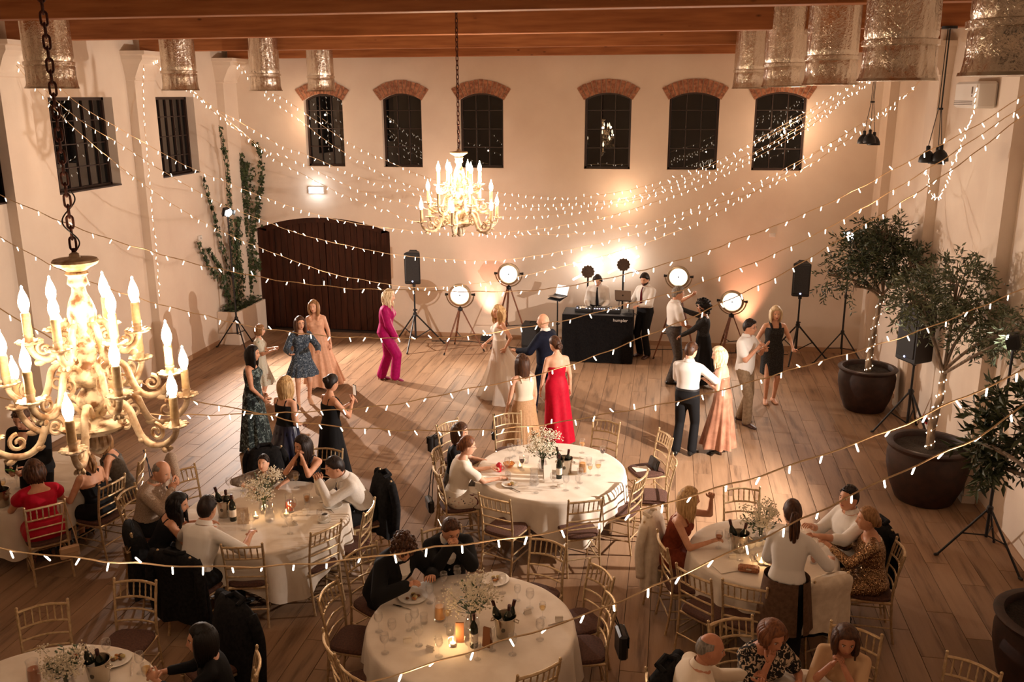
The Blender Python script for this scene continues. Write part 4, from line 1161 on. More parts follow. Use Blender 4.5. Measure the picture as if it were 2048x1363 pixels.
def bucket(k, px, py, label, bottles=2):
    P = atz(px, py, TZ)
    t = thing('ice_bucket', label, 'ice bucket', (P.x, P.y, TZ), 0, 'steel ice buckets')
    m = MB(); m.lathe([(0,0),(.07,0),(.074,.005),(.092,.18),(.098,.185),(.098,.195),(.09,.192),(.072,.01),(0,.01)], 24); obj('pail', m, STEEL, t)
    for s in (-1, 1):
        m = MB(); m.tube([(s*.09,-.02,.15),(s*.115,-.02,.14),(s*.115,.02,.14),(s*.09,.02,.15)], .006, 6); obj('handle', m, STEEL, t)
    m = MB(); m.ell((0,-.083,.10), (.018,.006,.022), 10, 6); obj('emblem', m, plain('emblem_dark', srgb(90,80,66), .4, .6), t)
    for q in range(bottles):
        a = 1.1+q*2.2; ox, oy = .025*math.cos(a), .025*math.sin(a)
        o = thing('wine_bottle', '%s dark bottle in the ice bucket %s' % (['first','second','third'][q], GN[k]) , 'bottle', (P.x+ox, P.y+oy, TZ+.03), 0, 'wine bottles')
        o.rotation_euler = (.28*math.sin(a), -.28*math.cos(a)*-1, 0)
        bottle_parts(o)
def bottle_parts(o):
    m = MB(); m.lathe([(0,0),(.034,0),(.036,.01),(.036,.17),(.03,.20),(.014,.235),(.0135,.29),(.0145,.292),(.0145,.30),(0,.30)], 14); obj('glass_body', m, plain('bottle_glass', (.01,.014,.008,1), .08), o)
    m = MB(); m.lathe([(.0365,.05),(.0368,.052),(.0368,.13),(.0365,.132)], 14, None, False, False); obj('paper_label', m, PAPER, o)
    m = MB(); m.lathe([(.0145,.25),(.015,.252),(.0155,.303),(0,.304)], 10); obj('foil_cap', m, plain('foil_cap_dark', srgb(60,20,18), .4, .4), o)
def bottle(k, px, py, label):
    P = atz(px, py, TZ); o = thing('wine_bottle', label, 'bottle', (P.x, P.y, TZ), 0, 'wine bottles'); bottle_parts(o)
bucket('A', 1130, 945, 'steel ice bucket on the table by the red gown', 2)
bucket('B', 452, 1030, 'steel ice bucket on the left table with the boy', 2)
bucket('C', 1010, 1270, 'steel ice bucket on the front centre table', 3)
bucket('D', 1478, 1100, 'steel ice bucket on the table with the waitress', 2)
bucket('E', 200, 1362, 'steel ice bucket at the lower left table', 2)
bucket('F', 5, 1010, 'steel ice bucket on the table under the near chandelier', 1)
bottle('A', 1118, 955, 'dark wine bottle before the ice bucket on the table by the red gown')
bottle('B', 467, 1040, 'dark wine bottle before the ice bucket on the left table')
bottle('C', 948, 1292, 'dark wine bottle with white label, centre of the front table')

LEAF = noisy('sprig_leaf', srgb(46,58,34), srgb(92,106,66), 20, .7)
GYPS = plain('gypsophila', srgb(226,214,190), .9)
def bouquet(k, px, py, label, s=1.0, seed=1, pxh=None):
    P = atz(px, py, TZ); rr = random.Random(seed)
    t = thing('flower_vase', label, 'vase', (P.x, P.y, TZ), 0, 'flower vases on the tables')
    m = MB(); m.lathe([(0,0),(.045,0),(.06,.02),(.066,.06),(.05,.12),(.034,.15),(.04,.17),(.038,.17),(.032,.15),(.047,.12),(.06,.06),(.04,.01),(0,.008)], 18); obj('vase', m, GLASS, t)
    m = MB(); m.lathe([(0,.01),(.045,.02),(.058,.06),(.046,.11),(0,.112)], 14); obj('water', m, WINE['water'], t)
    ms = MB(); ml = MB(); mf = MB()
    for q in range(34):
        a = rr.random()*2*PI; sp = rr.uniform(.05,.19)*s; h = rr.uniform(.22,.40)*s
        tip = Vector((sp*math.cos(a), sp*math.sin(a), h)); base = Vector((.01*math.cos(a),.01*math.sin(a),.02))
        ms.tube([base, Vector((.02*math.cos(a),.02*math.sin(a),.16)), base.lerp(tip,.6)+Vector((0,0,.05)), tip], .0022, 4)
        if q % 4 == 0:
            for w in range(7):
                u = .45+.08*w; p = base.lerp(tip,u)+Vector((0,0,.03)); d = Vector((rr.uniform(-1,1),rr.uniform(-1,1),rr.uniform(-.2,.6))).normalized()
                R = d.to_track_quat('X','Z').to_matrix(); ml.ell(p+d*.024, (.026,.011,.003), 6, 4, None, R)
        else:
            for w in range(30):
                p = tip+Vector((rr.gauss(0,.028),rr.gauss(0,.028),rr.gauss(0,.026)))*s; r_ = rr.uniform(.005,.010)
                mf.ell(p, r_, 4, 3)
    obj('stems', ms, LEAF, t); o = obj('leaves', ml, LEAF, t); o['kind'] = 'stuff'; o = obj('blossoms', mf, GYPS, t, False); o['kind'] = 'stuff'
    for q in range(5):
        a = rr.random()*2*PI; m = MB(); c0 = Vector((.07*math.cos(a),.07*math.sin(a),.22*s))
        for w in range(9):
            b = 2*PI*w/9; m.ell(c0+Vector((.016*math.cos(b),.016*math.sin(b),.004)), (.014,.014,.012), 6, 4)
        m.ell(c0+Vector((0,0,.01)), .014, 7, 5); obj('white_bloom', m, plain('white_petal', srgb(232,222,206), .8), t)
bouquet('A', 1085, 940, 'vase of gypsophila and green sprigs on the table by the red gown', 1.15, 2)
bouquet('B', 530, 1025, 'vase of gypsophila on the left table with the boy', 1.1, 3)
bouquet('C', 945, 1258, 'vase of gypsophila on the front centre table', 1.1, 4)
bouquet('D', 1520, 1085, 'vase of gypsophila on the table with the waitress', 1.0, 5)
bouquet('E', 135, 1380, 'vase of gypsophila at the lower left corner table', .9, 6)

def pitcher(k, px, py, fill, label):
    P = atz(px, py, TZ); t = thing('pitcher', label, 'pitcher', (P.x, P.y, TZ), 0, 'glass pitchers')
    m = MB(); m.lathe([(0,0),(.05,0),(.056,.02),(.05,.10),(.042,.16),(.048,.20),(.046,.20),(.039,.16),(.047,.10),(.05,.02),(0,.008)], 18); obj('jug', m, GLASS, t)
    m = MB(); m.tube([(.046,0,.17),(.085,0,.16),(.09,0,.10),(.05,0,.06)], .006, 6); obj('handle', m, GLASS, t)
    m = MB(); m.lathe([(0,.01),(.047,.02),(.046,.10),(.042,.13),(0,.131)], 16); obj('drink', m, WINE[fill], t)
pitcher('B', 580, 1022, 'tea', 'glass pitcher of red-brown tea on the left table')
pitcher('B', 540, 1040, 'water', 'glass pitcher of water on the left table')
pitcher('A', 1068, 968, 'water', 'glass pitcher of water on the table by the red gown')
pitcher('A', 1165, 945, 'juice', 'glass pitcher of orange juice on the table by the red gown')
pitcher('C', 880, 1238, 'juice', 'pale pitcher of juice on the front centre table')
pitcher('E', 70, 1365, 'amber', 'glass pitcher of amber drink at the lower left table')

def menu(k, px, py, ang, label, h=.21, w=.10, mat=None, lean=.12):
    P = atz(px, py, TZ); t = thing('menu_card', label, 'menu card', (P.x, P.y, TZ), ang, 'standing menu cards')
    for s in (-1, 1):
        m = MB(); M = T(0, s*.028, 0) @ RX(s*lean*1.1); m.box((0,0,h/2), (w,.003,h), M); obj('leaf', m, mat or PAPER, t, False)
menu('A', 1095, 962, .5, 'white standing menu card on the table by the red gown')
menu('B', 487, 1045, .3, 'framed menu card on the left table', .18, .12, noisy('menu_print', srgb(180,150,120), srgb(214,190,160), 30, .7))
menu('C', 920, 1280, 0.2, 'brown standing card left of the bottle on the front table', .17, .07, plain('kraft_card', srgb(150,96,58), .8))
menu('C', 975, 1290, -0.3, 'brown standing card right of the bottle on the front table', .17, .07, plain('kraft_card', srgb(150,96,58), .8))
for q, (k, px, py, a, lab) in enumerate([('C',815,1282,.4,'small folded name card beside the glasses, left side of the front table'),('C',860,1300,-.3,'small folded name card near the candle on the front table'),('C',1055,1225,.7,'small folded name card right of the ice bucket on the front table'),('C',1118,1240,.2,'small folded name card at the right rim of the front table'),('A',1120,972,.4,'small folded name card on the table by the red gown'),('B',612,1024,.3,'small folded name card by the pitcher on the left table'),('B',590,1048,-.5,'small folded name card near the chairs of the left table'),('D',1465,1115,.2,'small folded name card on the table with the waitress')]):
    P = atz(px, py, TZ); t = thing('place_card', lab, 'place card', (P.x, P.y, TZ), a, 'folded place cards')
    for s in (-1, 1):
        m = MB(); m.box((0,s*.014,.022), (.07,.002,.048), RX(0)); 
        mm = MB(); mm.box((0,0,.022), (.07,.002,.05), T(0,s*.016,0) @ RX(s*.6)); obj('flap', mm, PAPER, t, False)
FLAME = emit('tealight_flame', (1,.62,.25,1), 30); FLAME.cycles.emission_sampling = 'NONE'
def tealight(k, px, py, label, e=.6):
    P = atz(px, py, TZ); t = thing('tealight', label, 'candle', (P.x, P.y, TZ), 0, 'tealights in glass cups')
    m = MB(); m.lathe([(0,0),(.032,0),(.036,.01),(.04,.06),(.038,.06),(.034,.012),(0,.008)], 16); obj('cup', m, GLASS, t)
    m = MB(); m.lathe([(0,.01),(.026,.01),(.026,.026),(0,.026)], 12); obj('wax', m, plain('wax', srgb(236,220,190), .5), t)
    m = MB(); m.lathe([(.002,.026),(.007,.036),(.005,.05),(.0005,.062)], 8); obj('flame', m, FLAME, t)
    point_light('tealight_glow', (P.x, P.y, TZ+.10), e, (1,.6,.28), .015)
tealight('C', 906, 1290, 'lit tealight glowing in front of the bottle on the front table', 1.4)
tealight('B', 512, 1035, 'lit tealight by the menu card on the left table')
tealight('B', 573, 1030, 'lit tealight by the tea pitcher on the left table')
tealight('D', 1522, 1128, 'lit tealight before the waitress', .9)
tealight('A', 1040, 935, 'lit tealight on the table by the red gown', .4)
# odds and ends
def cup(k, px, py, label):
    P = atz(px, py, TZ); t = thing('coffee_cup', label, 'cup', (P.x, P.y, TZ), .6)
    m = MB(); m.lathe([(0,.0),(.07,.004),(.075,.012),(.03,.01),(0,.01)], 20); obj('saucer', m, PORCELAIN, t)
    m = MB(); m.lathe([(.022,.01),(.032,.02),(.04,.075),(.038,.075),(.03,.022),(0,.02)], 16); obj('cup_body', m, PORCELAIN, t)
    m = MB(); m.tube([(.038,0,.06),(.06,0,.055),(.058,0,.03),(.034,0,.028)], .005, 6); obj('handle', m, PORCELAIN, t)
    m = MB(); m.lathe([(0,.066),(.036,.066),(.036,.064)], 14); obj('coffee', m, plain('coffee', srgb(30,14,8), .2), t)
cup('B', 649, 1040, 'coffee cup on the left table by the empty chair')
P = atz(1497, 1142, TZ); m = MB(); m.box((0,0,.03), (.20,.10,.055), None, .018); o = obj('clutch_bag', m, noisy('brown_clutch', srgb(120,70,40), srgb(170,108,64), 60, .5, bump=.4), None, True, (P.x,P.y,TZ), -.1); tag(o, 'brown woven clutch on the table with the waitress', 'bag')
m = MB(); m.box((0,-.048,.045), (.05,.008,.015)); obj('clasp', m, STEEL, o, False)
P = atz(1455, 1135, TZ); m = MB(); m.box((0,0,.004), (.24,.17,.006), None, .001); o = obj('folded_napkin', m, PAPER, None, False, (P.x,P.y,TZ), .5); tag(o, 'white folded paper beside the brown clutch', 'napkin')
P = atz(652, 1000, TZ); m = MB(); m.box((0,0,.004), (.2,.15,.006), None, .001); o = obj('folded_napkin', m, PAPER, None, False, (P.x+.02,P.y+.03,TZ), .3); tag(o, 'white folded paper at the right rim of the left table', 'napkin')
P = atz(998, 942, TZ); t = thing('baby_cup', 'red toddler cup with handles on the table by the red gown', 'cup', (P.x,P.y,TZ))
m = MB(); m.lathe([(0,0),(.03,0),(.034,.06),(.036,.08),(.03,.10),(.012,.115),(0,.12)], 14); obj('beaker', m, plain('red_plastic', srgb(196,24,40), .4), t)
for s in (-1, 1):
    m = MB(); m.tube([(s*.032,0,.07),(s*.06,0,.065),(s*.06,0,.03),(s*.032,0,.025)], .006, 6); obj('handle', m, plain('pink_plastic', srgb(220,90,110), .4), t)
P = atz(1018, 933, TZ); m = MB(); m.lathe([(0,0),(.04,0),(.05,.01),(.075,.05),(.072,.05),(.048,.014),(0,.01)], 20); o = obj('amber_bowl', m, glassy('amber_glass', (.95,.62,.32,1), .2), None, True, (P.x,P.y,TZ)); tag(o, 'amber glass bowl on the table by the red gown', 'bowl')
for q in range(3):
    P = atz(1500+14*q, 1098-3*q, TZ); t = thing('gravy_boat', ['white cup stacked leftmost on the waitress table','white cup stacked in the middle on the waitress table','white cup stacked rightmost on the waitress table'][q], 'cup', (P.x,P.y,TZ+.022), q)
    m = MB(); m.lathe([(0,0),(.03,0),(.05,.03),(.058,.075),(.055,.075),(.046,.03),(0,.008)], 18); obj('cup_body', m, PORCELAIN, t)
    m = MB(); m.tube([(.054,0,.06),(.08,0,.055),(.075,0,.03),(.046,0,.025)], .006, 6); obj('handle', m, PORCELAIN, t)
# ------------------------------------------------------------------ DJ desk and gear
def dj_desk():
    x0, x1, yf, yb, zt = -2.02, -.64, 17.5, 18.12, .98
    cx, cy = (x0+x1)/2, (yf+yb)/2
    t = thing('dj_desk', 'black cloth-covered DJ desk in front of the two DJs', 'desk', (cx, cy, 0))
    m = MB(); m.box((0,0,zt-.02), (x1-x0, yb-yf, .04), None, .008); obj('tabletop', m, BLACKPL, t, False)
    w, d = (x1-x0)/2, (yb-yf)/2; n = 120
    def skirt(u, v):
        a = u*4; s = int(a) % 4; f = a-int(a)
        P = [(-w,-d),(w,-d),(w,d),(-w,d)]; p, q = P[s], P[(s+1) % 4]; nx, ny = [(0,-1),(1,0),(0,1),(-1,0)][s]
        e = .006+.012*v*(math.sin(f*26+s)+.5*math.sin(f*61))
        return Vector((p[0]+(q[0]-p[0])*f+nx*e, p[1]+(q[1]-p[1])*f+ny*e, (zt-.01)*(1-v)+.015*v))
    m = MB(); m.grid(skirt, n, 10, True); obj('cloth_front', m, cloth_black(), t, ang=60)
    cu = bpy.data.curves.new('lettering', 'FONT'); cu.body = 'humpler'; cu.size = .085; cu.extrude = .002; cu.align_x = 'CENTER'
    cu.materials.append(plain('white_print', srgb(225,220,214), .6))
    tmp_o = bpy.data.objects.new('lettering_tmp', cu); COL.objects.link(tmp_o); dg_ = bpy.context.evaluated_depsgraph_get(); lme = bpy.data.meshes.new_from_object(tmp_o.evaluated_get(dg_)); lme.name = 'lettering'; bpy.data.objects.remove(tmp_o); o = bpy.data.objects.new('lettering', lme); COL.objects.link(o); o.parent = t; o.location = (w*.66, -d-.035, zt-.11); o.rotation_euler = (PI/2, 0, 0)
    # mixer and decks
    for k, (dx, wd, lab) in enumerate(((-.30,.34,'black DJ deck, left of the mixer'),(.02,.26,'black DJ mixer with lit buttons'),(.30,.28,'black DJ deck, right of the mixer'))):
        g = thing('dj_controller', lab, 'DJ gear', (cx+dx, cy+.04, zt), 0, 'DJ decks and mixer')
        m = MB(); m.box((0,0,.035), (wd,.32,.06), None, .008); obj('case', m, BLACKPL, g, False)
        for q in range(5):
            m = MB(); m.lathe([(.012,.065),(.013,.085),(.008,.09)], 8, T(-wd*.36+wd*.18*q, .07, 0)); obj('knob', m, plain('knob_grey', srgb(120,116,110), .4), g)
            m = MB(); m.box((-wd*.36+wd*.18*q,-.08,.068), (.02,.02,.008)); obj('button', m, emit('btn_%d' % (q % 3), [(.5,.6,1,1),(1,.9,.8,1),(.9,.5,1,1)][q % 3], 3), g, False)
        if k != 1: m = MB(); m.lathe([(.09,.066),(.09,.078),(.02,.08)], 20, T(0,-.01,0)); obj('jog_wheel', m, STEEL, g)
    # laptop stand on the desk
    s = thing('laptop_stand', 'black laptop stand on the DJ desk', 'stand', (cx+.50, cy+.02, zt), 0)
    for sx in (-.1,.1):
        m = MB(); m.tube([(sx,-.12,0),(sx,.0,.0),(sx,.06,.24),(sx,-.12,.26)], .008, 6); obj('leg', m, BLACK, s)
    m = MB(); m.box((0,-.04,.26), (.3,.24,.012)); obj('shelf', m, BLACK, s, False)
    laptop((cx+.50, cy-.02, zt+.268), rad(-8), 'silver laptop on the DJ desk showing its lid to the room', True)
    # bottles and cables at the right end
    g = thing('cable_coil', 'tangle of cables at the right end of the DJ desk', 'cable', (cx+.62, cy-.2, zt)); m = MB()
    m.tube([(.05*math.cos(q*.7)+.004*q*math.sin(q), .06*math.sin(q*.7), .008+.004*(q % 5)) for q in range(40)], .005, 5); obj('wire', m, BLACKPL, g)
def cloth_black():
    return noisy('desk_cloth', (.006,.006,.007,1), (.012,.011,.011,1), 40, .95, bump=.2, spec=.1)
def laptop(loc, rz, label, lidback):
    t = thing('laptop', label, 'laptop', loc, rz, 'silver laptops'); SIL = plain('aluminium', srgb(150,142,134), .35, .8)
    m = MB(); m.box((0,0,.008), (.32,.22,.014), None, .004); obj('base', m, SIL, t, False)
    m = MB(); m.box((0,0,.0155), (.27,.10,.001), T(0,.03 if not lidback else -.02,0)); obj('keyboard', m, BLACKPL, t, False)
    s = -1 if lidback else 1; M = T(0, s*.11, .014) @ RX(-s*rad(20) if not lidback else rad(14))
    m = MB(); m.box((0,0,.105), (.32,.008,.21), M, .003); lid = obj('lid', m, SIL, t, False)
    m = MB(); m.box((0,-s*.0045,.107), (.30,.001,.19), M); obj('screen', m, emit('laptop_screen', (.75,.68,.6,1), .9), lid, False)
    m = MB(); m.ell((0,s*.0048,.10), (.016,.0015,.017), 10, 6, M); m.ell((.004,s*.0048,.122), (.006,.0015,.004), 6, 4, M); obj('emblem', m, plain('emblem_black', srgb(30,28,27), .3), lid)
dj_desk()
def side_laptop():
    b = atz(1132, 706); b.y = 18.0; b.x = -2.18
    t = thing('laptop_stand', 'black pole stand holding a laptop left of the DJ desk', 'stand', (b.x, b.y, 0)); tripod(t, 1.18, .34, .35, .014, .3)
    M = T(0,0,1.2) @ RZ(rad(-35)) @ RX(rad(18)); m = MB(); m.box((0,0,0), (.34,.26,.014), M, .004); obj('tray', m, BLACK, t, False)
    o = laptop((b.x, b.y, 1.212), rad(-35), 'open laptop on the pole stand left of the DJ desk', False)
side_laptop()
m = MB(); m.box((0,0,.26), (.46,.42,.50), None, .015); o = obj('subwoofer', m, BLACKPL, None, False, (-2.75, 18.55, 0)); tag(o, 'black box speaker on the floor left of the DJ desk', 'speaker')
m = MB(); m.box((0,-.215,.27), (.40,.012,.40), None, .004); obj('grille', m, MATS['speaker_grille'], o, False)
m = MB(); m.tube([(-.08,-.02,.51),(-.06,-.02,.54),(.06,-.02,.54),(.08,-.02,.51)], .01, 6); obj('handle', m, BLACKPL, o)
# cables along the back wall
for q, (pts, lab) in enumerate([([(-5.0,18.6,.008),(-4.3,18.7,.008),(-3.6,18.55,.008),(-2.9,18.3,.008),(-2.2,18.75,.008)], 'black cable on the floor behind the left studio lamps'), ([(-.5,18.6,.008),(.3,18.75,.008),(1.0,18.6,.008),(1.7,18.72,.008),(2.5,18.7,.008)], 'black cable on the floor behind the right studio lamps')]):
    m = MB(); m.tube(catmull([Vector(p) for p in pts], .1), .009, 6); o = obj('power_cable', m, BLACKPL, None); tag(o, lab, 'cable')

# ------------------------------------------------------------------ potted trees
POT = noisy('dark_pot', srgb(38,24,20), srgb(58,36,29), 10, .55, bump=.15); SOIL = noisy('soil', srgb(24,18,14), srgb(56,44,34), 60, .95, bump=.8, bdist=.03)
BARK = noisy('bark', srgb(92,78,64), srgb(140,122,102), 24, .9, stretch=(1,1,.3), bump=.5)
OLIVE = noisy('olive_leaf', srgb(58,66,44), srgb(120,128,96), 9, .5, spec=.5); OLIVE2 = noisy('dark_leaf', srgb(34,44,28), srgb(78,88,54), 9, .5)
def make_pot(x, y, R, Hh, label):
    t = thing('plant_pot', label, 'plant pot', (x, y, 0), 0, 'large dark plant pots')
    m = MB(); m.lathe([(0,0),(R*.66,0),(R*.70,.02),(R*.86,Hh*.28),(R*.97,Hh*.6),(R*.98,Hh*.78),(R*.93,Hh*.90),(R*.93,Hh*.92),(R*1.0,Hh*.95),(R*1.02,Hh*.98),(R*.98,Hh),(R*.86,Hh),(R*.84,Hh*.97),(R*.84,Hh*.88)], 40, None, True, False); obj('vessel', m, POT, t, ang=60)
    rr = random.Random(int(x*100))
    def sp(u, v):
        a = 2*PI*u; r = R*.86*v; return Vector((r*math.cos(a), r*math.sin(a), Hh*.90+.035*mnoise.noise((r*math.cos(a)*7, r*math.sin(a)*7, x))))
    m = MB(); m.grid(sp, 36, 8, True); obj('soil', m, SOIL, t)
    return t
def make_tree(x, y, zsoil, trunk, crown, label, seed, nleaf, leaf=(.075,.013), mat=OLIVE, extra=None, lean=0):
    """trunk: points of the main stem; crown: list of (centre, radius xyz) lobes, world metres"""
    rr = random.Random(seed); t = thing('potted_tree', label, 'tree', (x, y, zsoil), 0, 'trees in the dark pots'); O = Vector((x, y, zsoil))
    tr = [Vector(p)-O for p in trunk]; C = catmull(tr, .08)
    m = MB(); m.tube([p+Vector((.006*math.sin(q*1.7), .006*math.cos(q*1.3), 0)) for q, p in enumerate(C)], [.055*(1-.42*q/len(C)) for q in range(len(C))], 9); obj('trunk', m, BARK, t, ang=80)
    top = C[-1]; lm = MB()
    for c, r in crown:
        c = Vector(c)-O; nb = max(3, int(5*r[0]/.35))
        fork = top+Vector((0,0,-.12*rr.random()))
        mid = fork.lerp(c, .45)+Vector((rr.uniform(-.06,.06),rr.uniform(-.06,.06),.06)); bm = MB()
        bm.tube(catmull([fork, mid, c], .08), .02, 7)
        for q in range(nb*2):
            d = Vector((rr.gauss(0,1),rr.gauss(0,1),rr.gauss(.2,1))).normalized(); e = c+Vector((d.x*r[0],d.y*r[1],d.z*r[2]))*.9; e.x = min(e.x, 4.0-x)
            bm.tube([mid.lerp(c, rr.uniform(.2,1)), c.lerp(e,.5)+Vector((0,0,.05)), e], [.010,.007,.003], 5)
        obj('branch', bm, BARK, t)
        vol = r[0]*r[1]*r[2]; n = int(nleaf*vol/sum(q[1][0]*q[1][1]*q[1][2] for q in crown))
        tw = max(4, n//12)
        for w in range(tw):      # twigs carrying leaves
            while True:
                d = Vector((rr.uniform(-1,1),rr.uniform(-1,1),rr.uniform(-1,1)))
                if .2 < d.length < 1: break
            p0 = c+Vector((d.x*r[0],d.y*r[1],d.z*r[2])); dr = (d.normalized()*.7+Vector((rr.uniform(-.5,.5),rr.uniform(-.5,.5),rr.uniform(-.7,.3)))).normalized(); Lt = rr.uniform(.14,.26)
            for q in range(12):
                u = q/11; p = p0+dr*(Lt*u)+Vector((0,0,-.06*u*u))
                ld = (dr*.55+Vector((rr.uniform(-1,1),rr.uniform(-1,1),rr.uniform(-.7,.8)))).normalized(); ll = leaf[0]*rr.uniform(.7,1.25); side = ld.cross(Vector((rr.uniform(-1,1),rr.uniform(-1,1),rr.uniform(-1,1)))).normalized()*leaf[1]*.8; up = ld.cross(side).normalized()*leaf[1]*.35
                lm.add([Vector((min(q_.x, 4.02-x), q_.y, q_.z)) for q_ in (p, p+ld*ll*.5+side+up, p+ld*ll, p+ld*ll*.5-side+up, p+ld*ll*.45-up*.4)], [(0,1,4),(1,2,4),(2,3,4),(3,0,4)])
    o = obj('foliage', lm, mat, t, False); o['kind'] = 'stuff'
    return t, C
def wrap_lights(C, O, label, n=60, r=.065, turns=9):
    P = []
    for q in range(140):
        u = q/139*.97; i = min(int(u*(len(C)-1)), len(C)-2); p = C[i].lerp(C[i+1], u*(len(C)-1)-i); a = u*turns*2*PI; P.append(O+p+Vector((r*(1-.35*u)*math.cos(a), r*(1-.35*u)*math.sin(a), 0)))
    t = thing('trunk_fairy_lights', label, 'string lights', P[0], 0, 'fairy lights wound round the tree trunks')
    m = MB(); m.tube([p-P[0] for p in P], .003, 4); obj('wire', m, CORD, t)
    acc = 0
    step = len(P)/n
    for k in range(n):
        i = int(k*step); p = P[i]-P[0]; b = MB(); b.ell(p+Vector((RND.uniform(-.012,.012),RND.uniform(-.012,.012),0)), (.0075,.0075,.011), 6, 5); obj('bulb', b, LED, t)
    for q in (30, 100): point_light('trunk_glow', P[q]-P[0]+Vector((-.12,-.08,0)), .8, WARM, .05, t)
make_pot(3.38, 15.5, .47, .74, 'dark round pot of the farther tree')
T1, C1 = make_tree(3.38, 15.5, .66, [(3.38,15.5,.62),(3.40,15.5,1.1),(3.44,15.5,1.6),(3.50,15.5,2.02)],
    [((3.30,15.45,2.75),(.42,.45,.36)),((2.95,15.5,2.65),(.28,.30,.30)),((3.62,15.4,2.55),(.34,.40,.30)),((3.80,14.9,2.55),(.20,.45,.28)),((3.35,15.3,3.05),(.35,.35,.20)),((2.62,15.4,2.30),(.14,.16,.24)),((3.0,15.3,2.15),(.16,.16,.22))],
    'farther potted tree with dense drooping foliage, by the end wall', 5, 6200, (.095,.016), OLIVE2)
wrap_lights(C1, Vector((3.38,15.5,.66)), 'fairy lights wound round the trunk of the farther tree', 46, .06, 8)
make_pot(3.45, 11.88, .52, .78, 'dark round pot of the nearer silvery tree')
T2, C2 = make_tree(3.45, 11.88, .70, [(3.45,11.88,.66),(3.46,11.88,1.05),(3.50,11.86,1.4),(3.50,11.84,1.80)],
    [((3.10,11.8,2.66),(.24,.32,.26)),((3.50,11.75,2.90),(.34,.40,.34)),((3.70,11.6,2.50),(.28,.45,.30)),((3.84,10.95,2.52),(.16,.40,.22)),((3.0,11.9,2.75),(.20,.25,.20)),((3.88,10.45,2.65),(.12,.34,.22))],
    'nearer potted olive tree with silvery lit leaves', 9, 4200, (.09,.016), OLIVE)
wrap_lights(C2, Vector((3.45,11.88,.70)), 'fairy lights wound round the trunk of the silvery tree', 44, .055, 7)
_p3 = atz(2000, 1225, .8); PX3, PY3 = _p3.x+.50, _p3.y
make_pot(PX3, PY3, .52, .80, 'dark pot cut by the right-hand edge of the picture')
make_tree(PX3, PY3, .72, [(PX3,PY3,.68),(PX3,PY3+.1,1.1),(PX3-.02,PY3+.25,1.5),(PX3-.04,PY3+.4,1.8)],
    [((3.45,9.15,2.05),(.34,.42,.34)),((3.15,9.05,1.85),(.22,.25,.20)),((3.75,8.8,2.3),(.25,.40,.35)),((3.35,9.2,1.55),(.22,.22,.16))],
    'dark-leaved tree reaching in at the right-hand edge', 13, 1700, (.14,.028), OLIVE2)

# ------------------------------------------------------------------ planter with ivy in the left corner
PLX0, PLX1, PLY0, PLY1, PLZ = XL+.005, -8.97, 17.62, 19.0, .72
t = thing('planter', 'pale wedge planter box in the corner by the arched door', 'planter', ((PLX0+PLX1)/2, (PLY0+PLY1)/2, 0))
cx, cy = (PLX0+PLX1)/2, (PLY0+PLY1)/2
for nm, c, d in (('front_panel',(0,PLY0+.03-cy,PLZ/2),(PLX1-PLX0,.06,PLZ)),('side_panel',(PLX1-.03-cx,0,PLZ/2),(.06,PLY1-PLY0-.121,PLZ)),('back_panel',(0,PLY1-.03-cy,PLZ/2),(PLX1-PLX0,.06,PLZ))):
    m = MB(); m.box(c, d, None, .006); obj(nm, m, PLASTER, t, False)
m = MB(); m.box((-.03,0,PLZ-.08), (PLX1-PLX0-.07,PLY1-PLY0-.13,.08)); obj('soil', m, SOIL, t, False)
IVY = noisy('ivy_leaf', srgb(28,40,22), srgb(66,84,44), 12, .55)
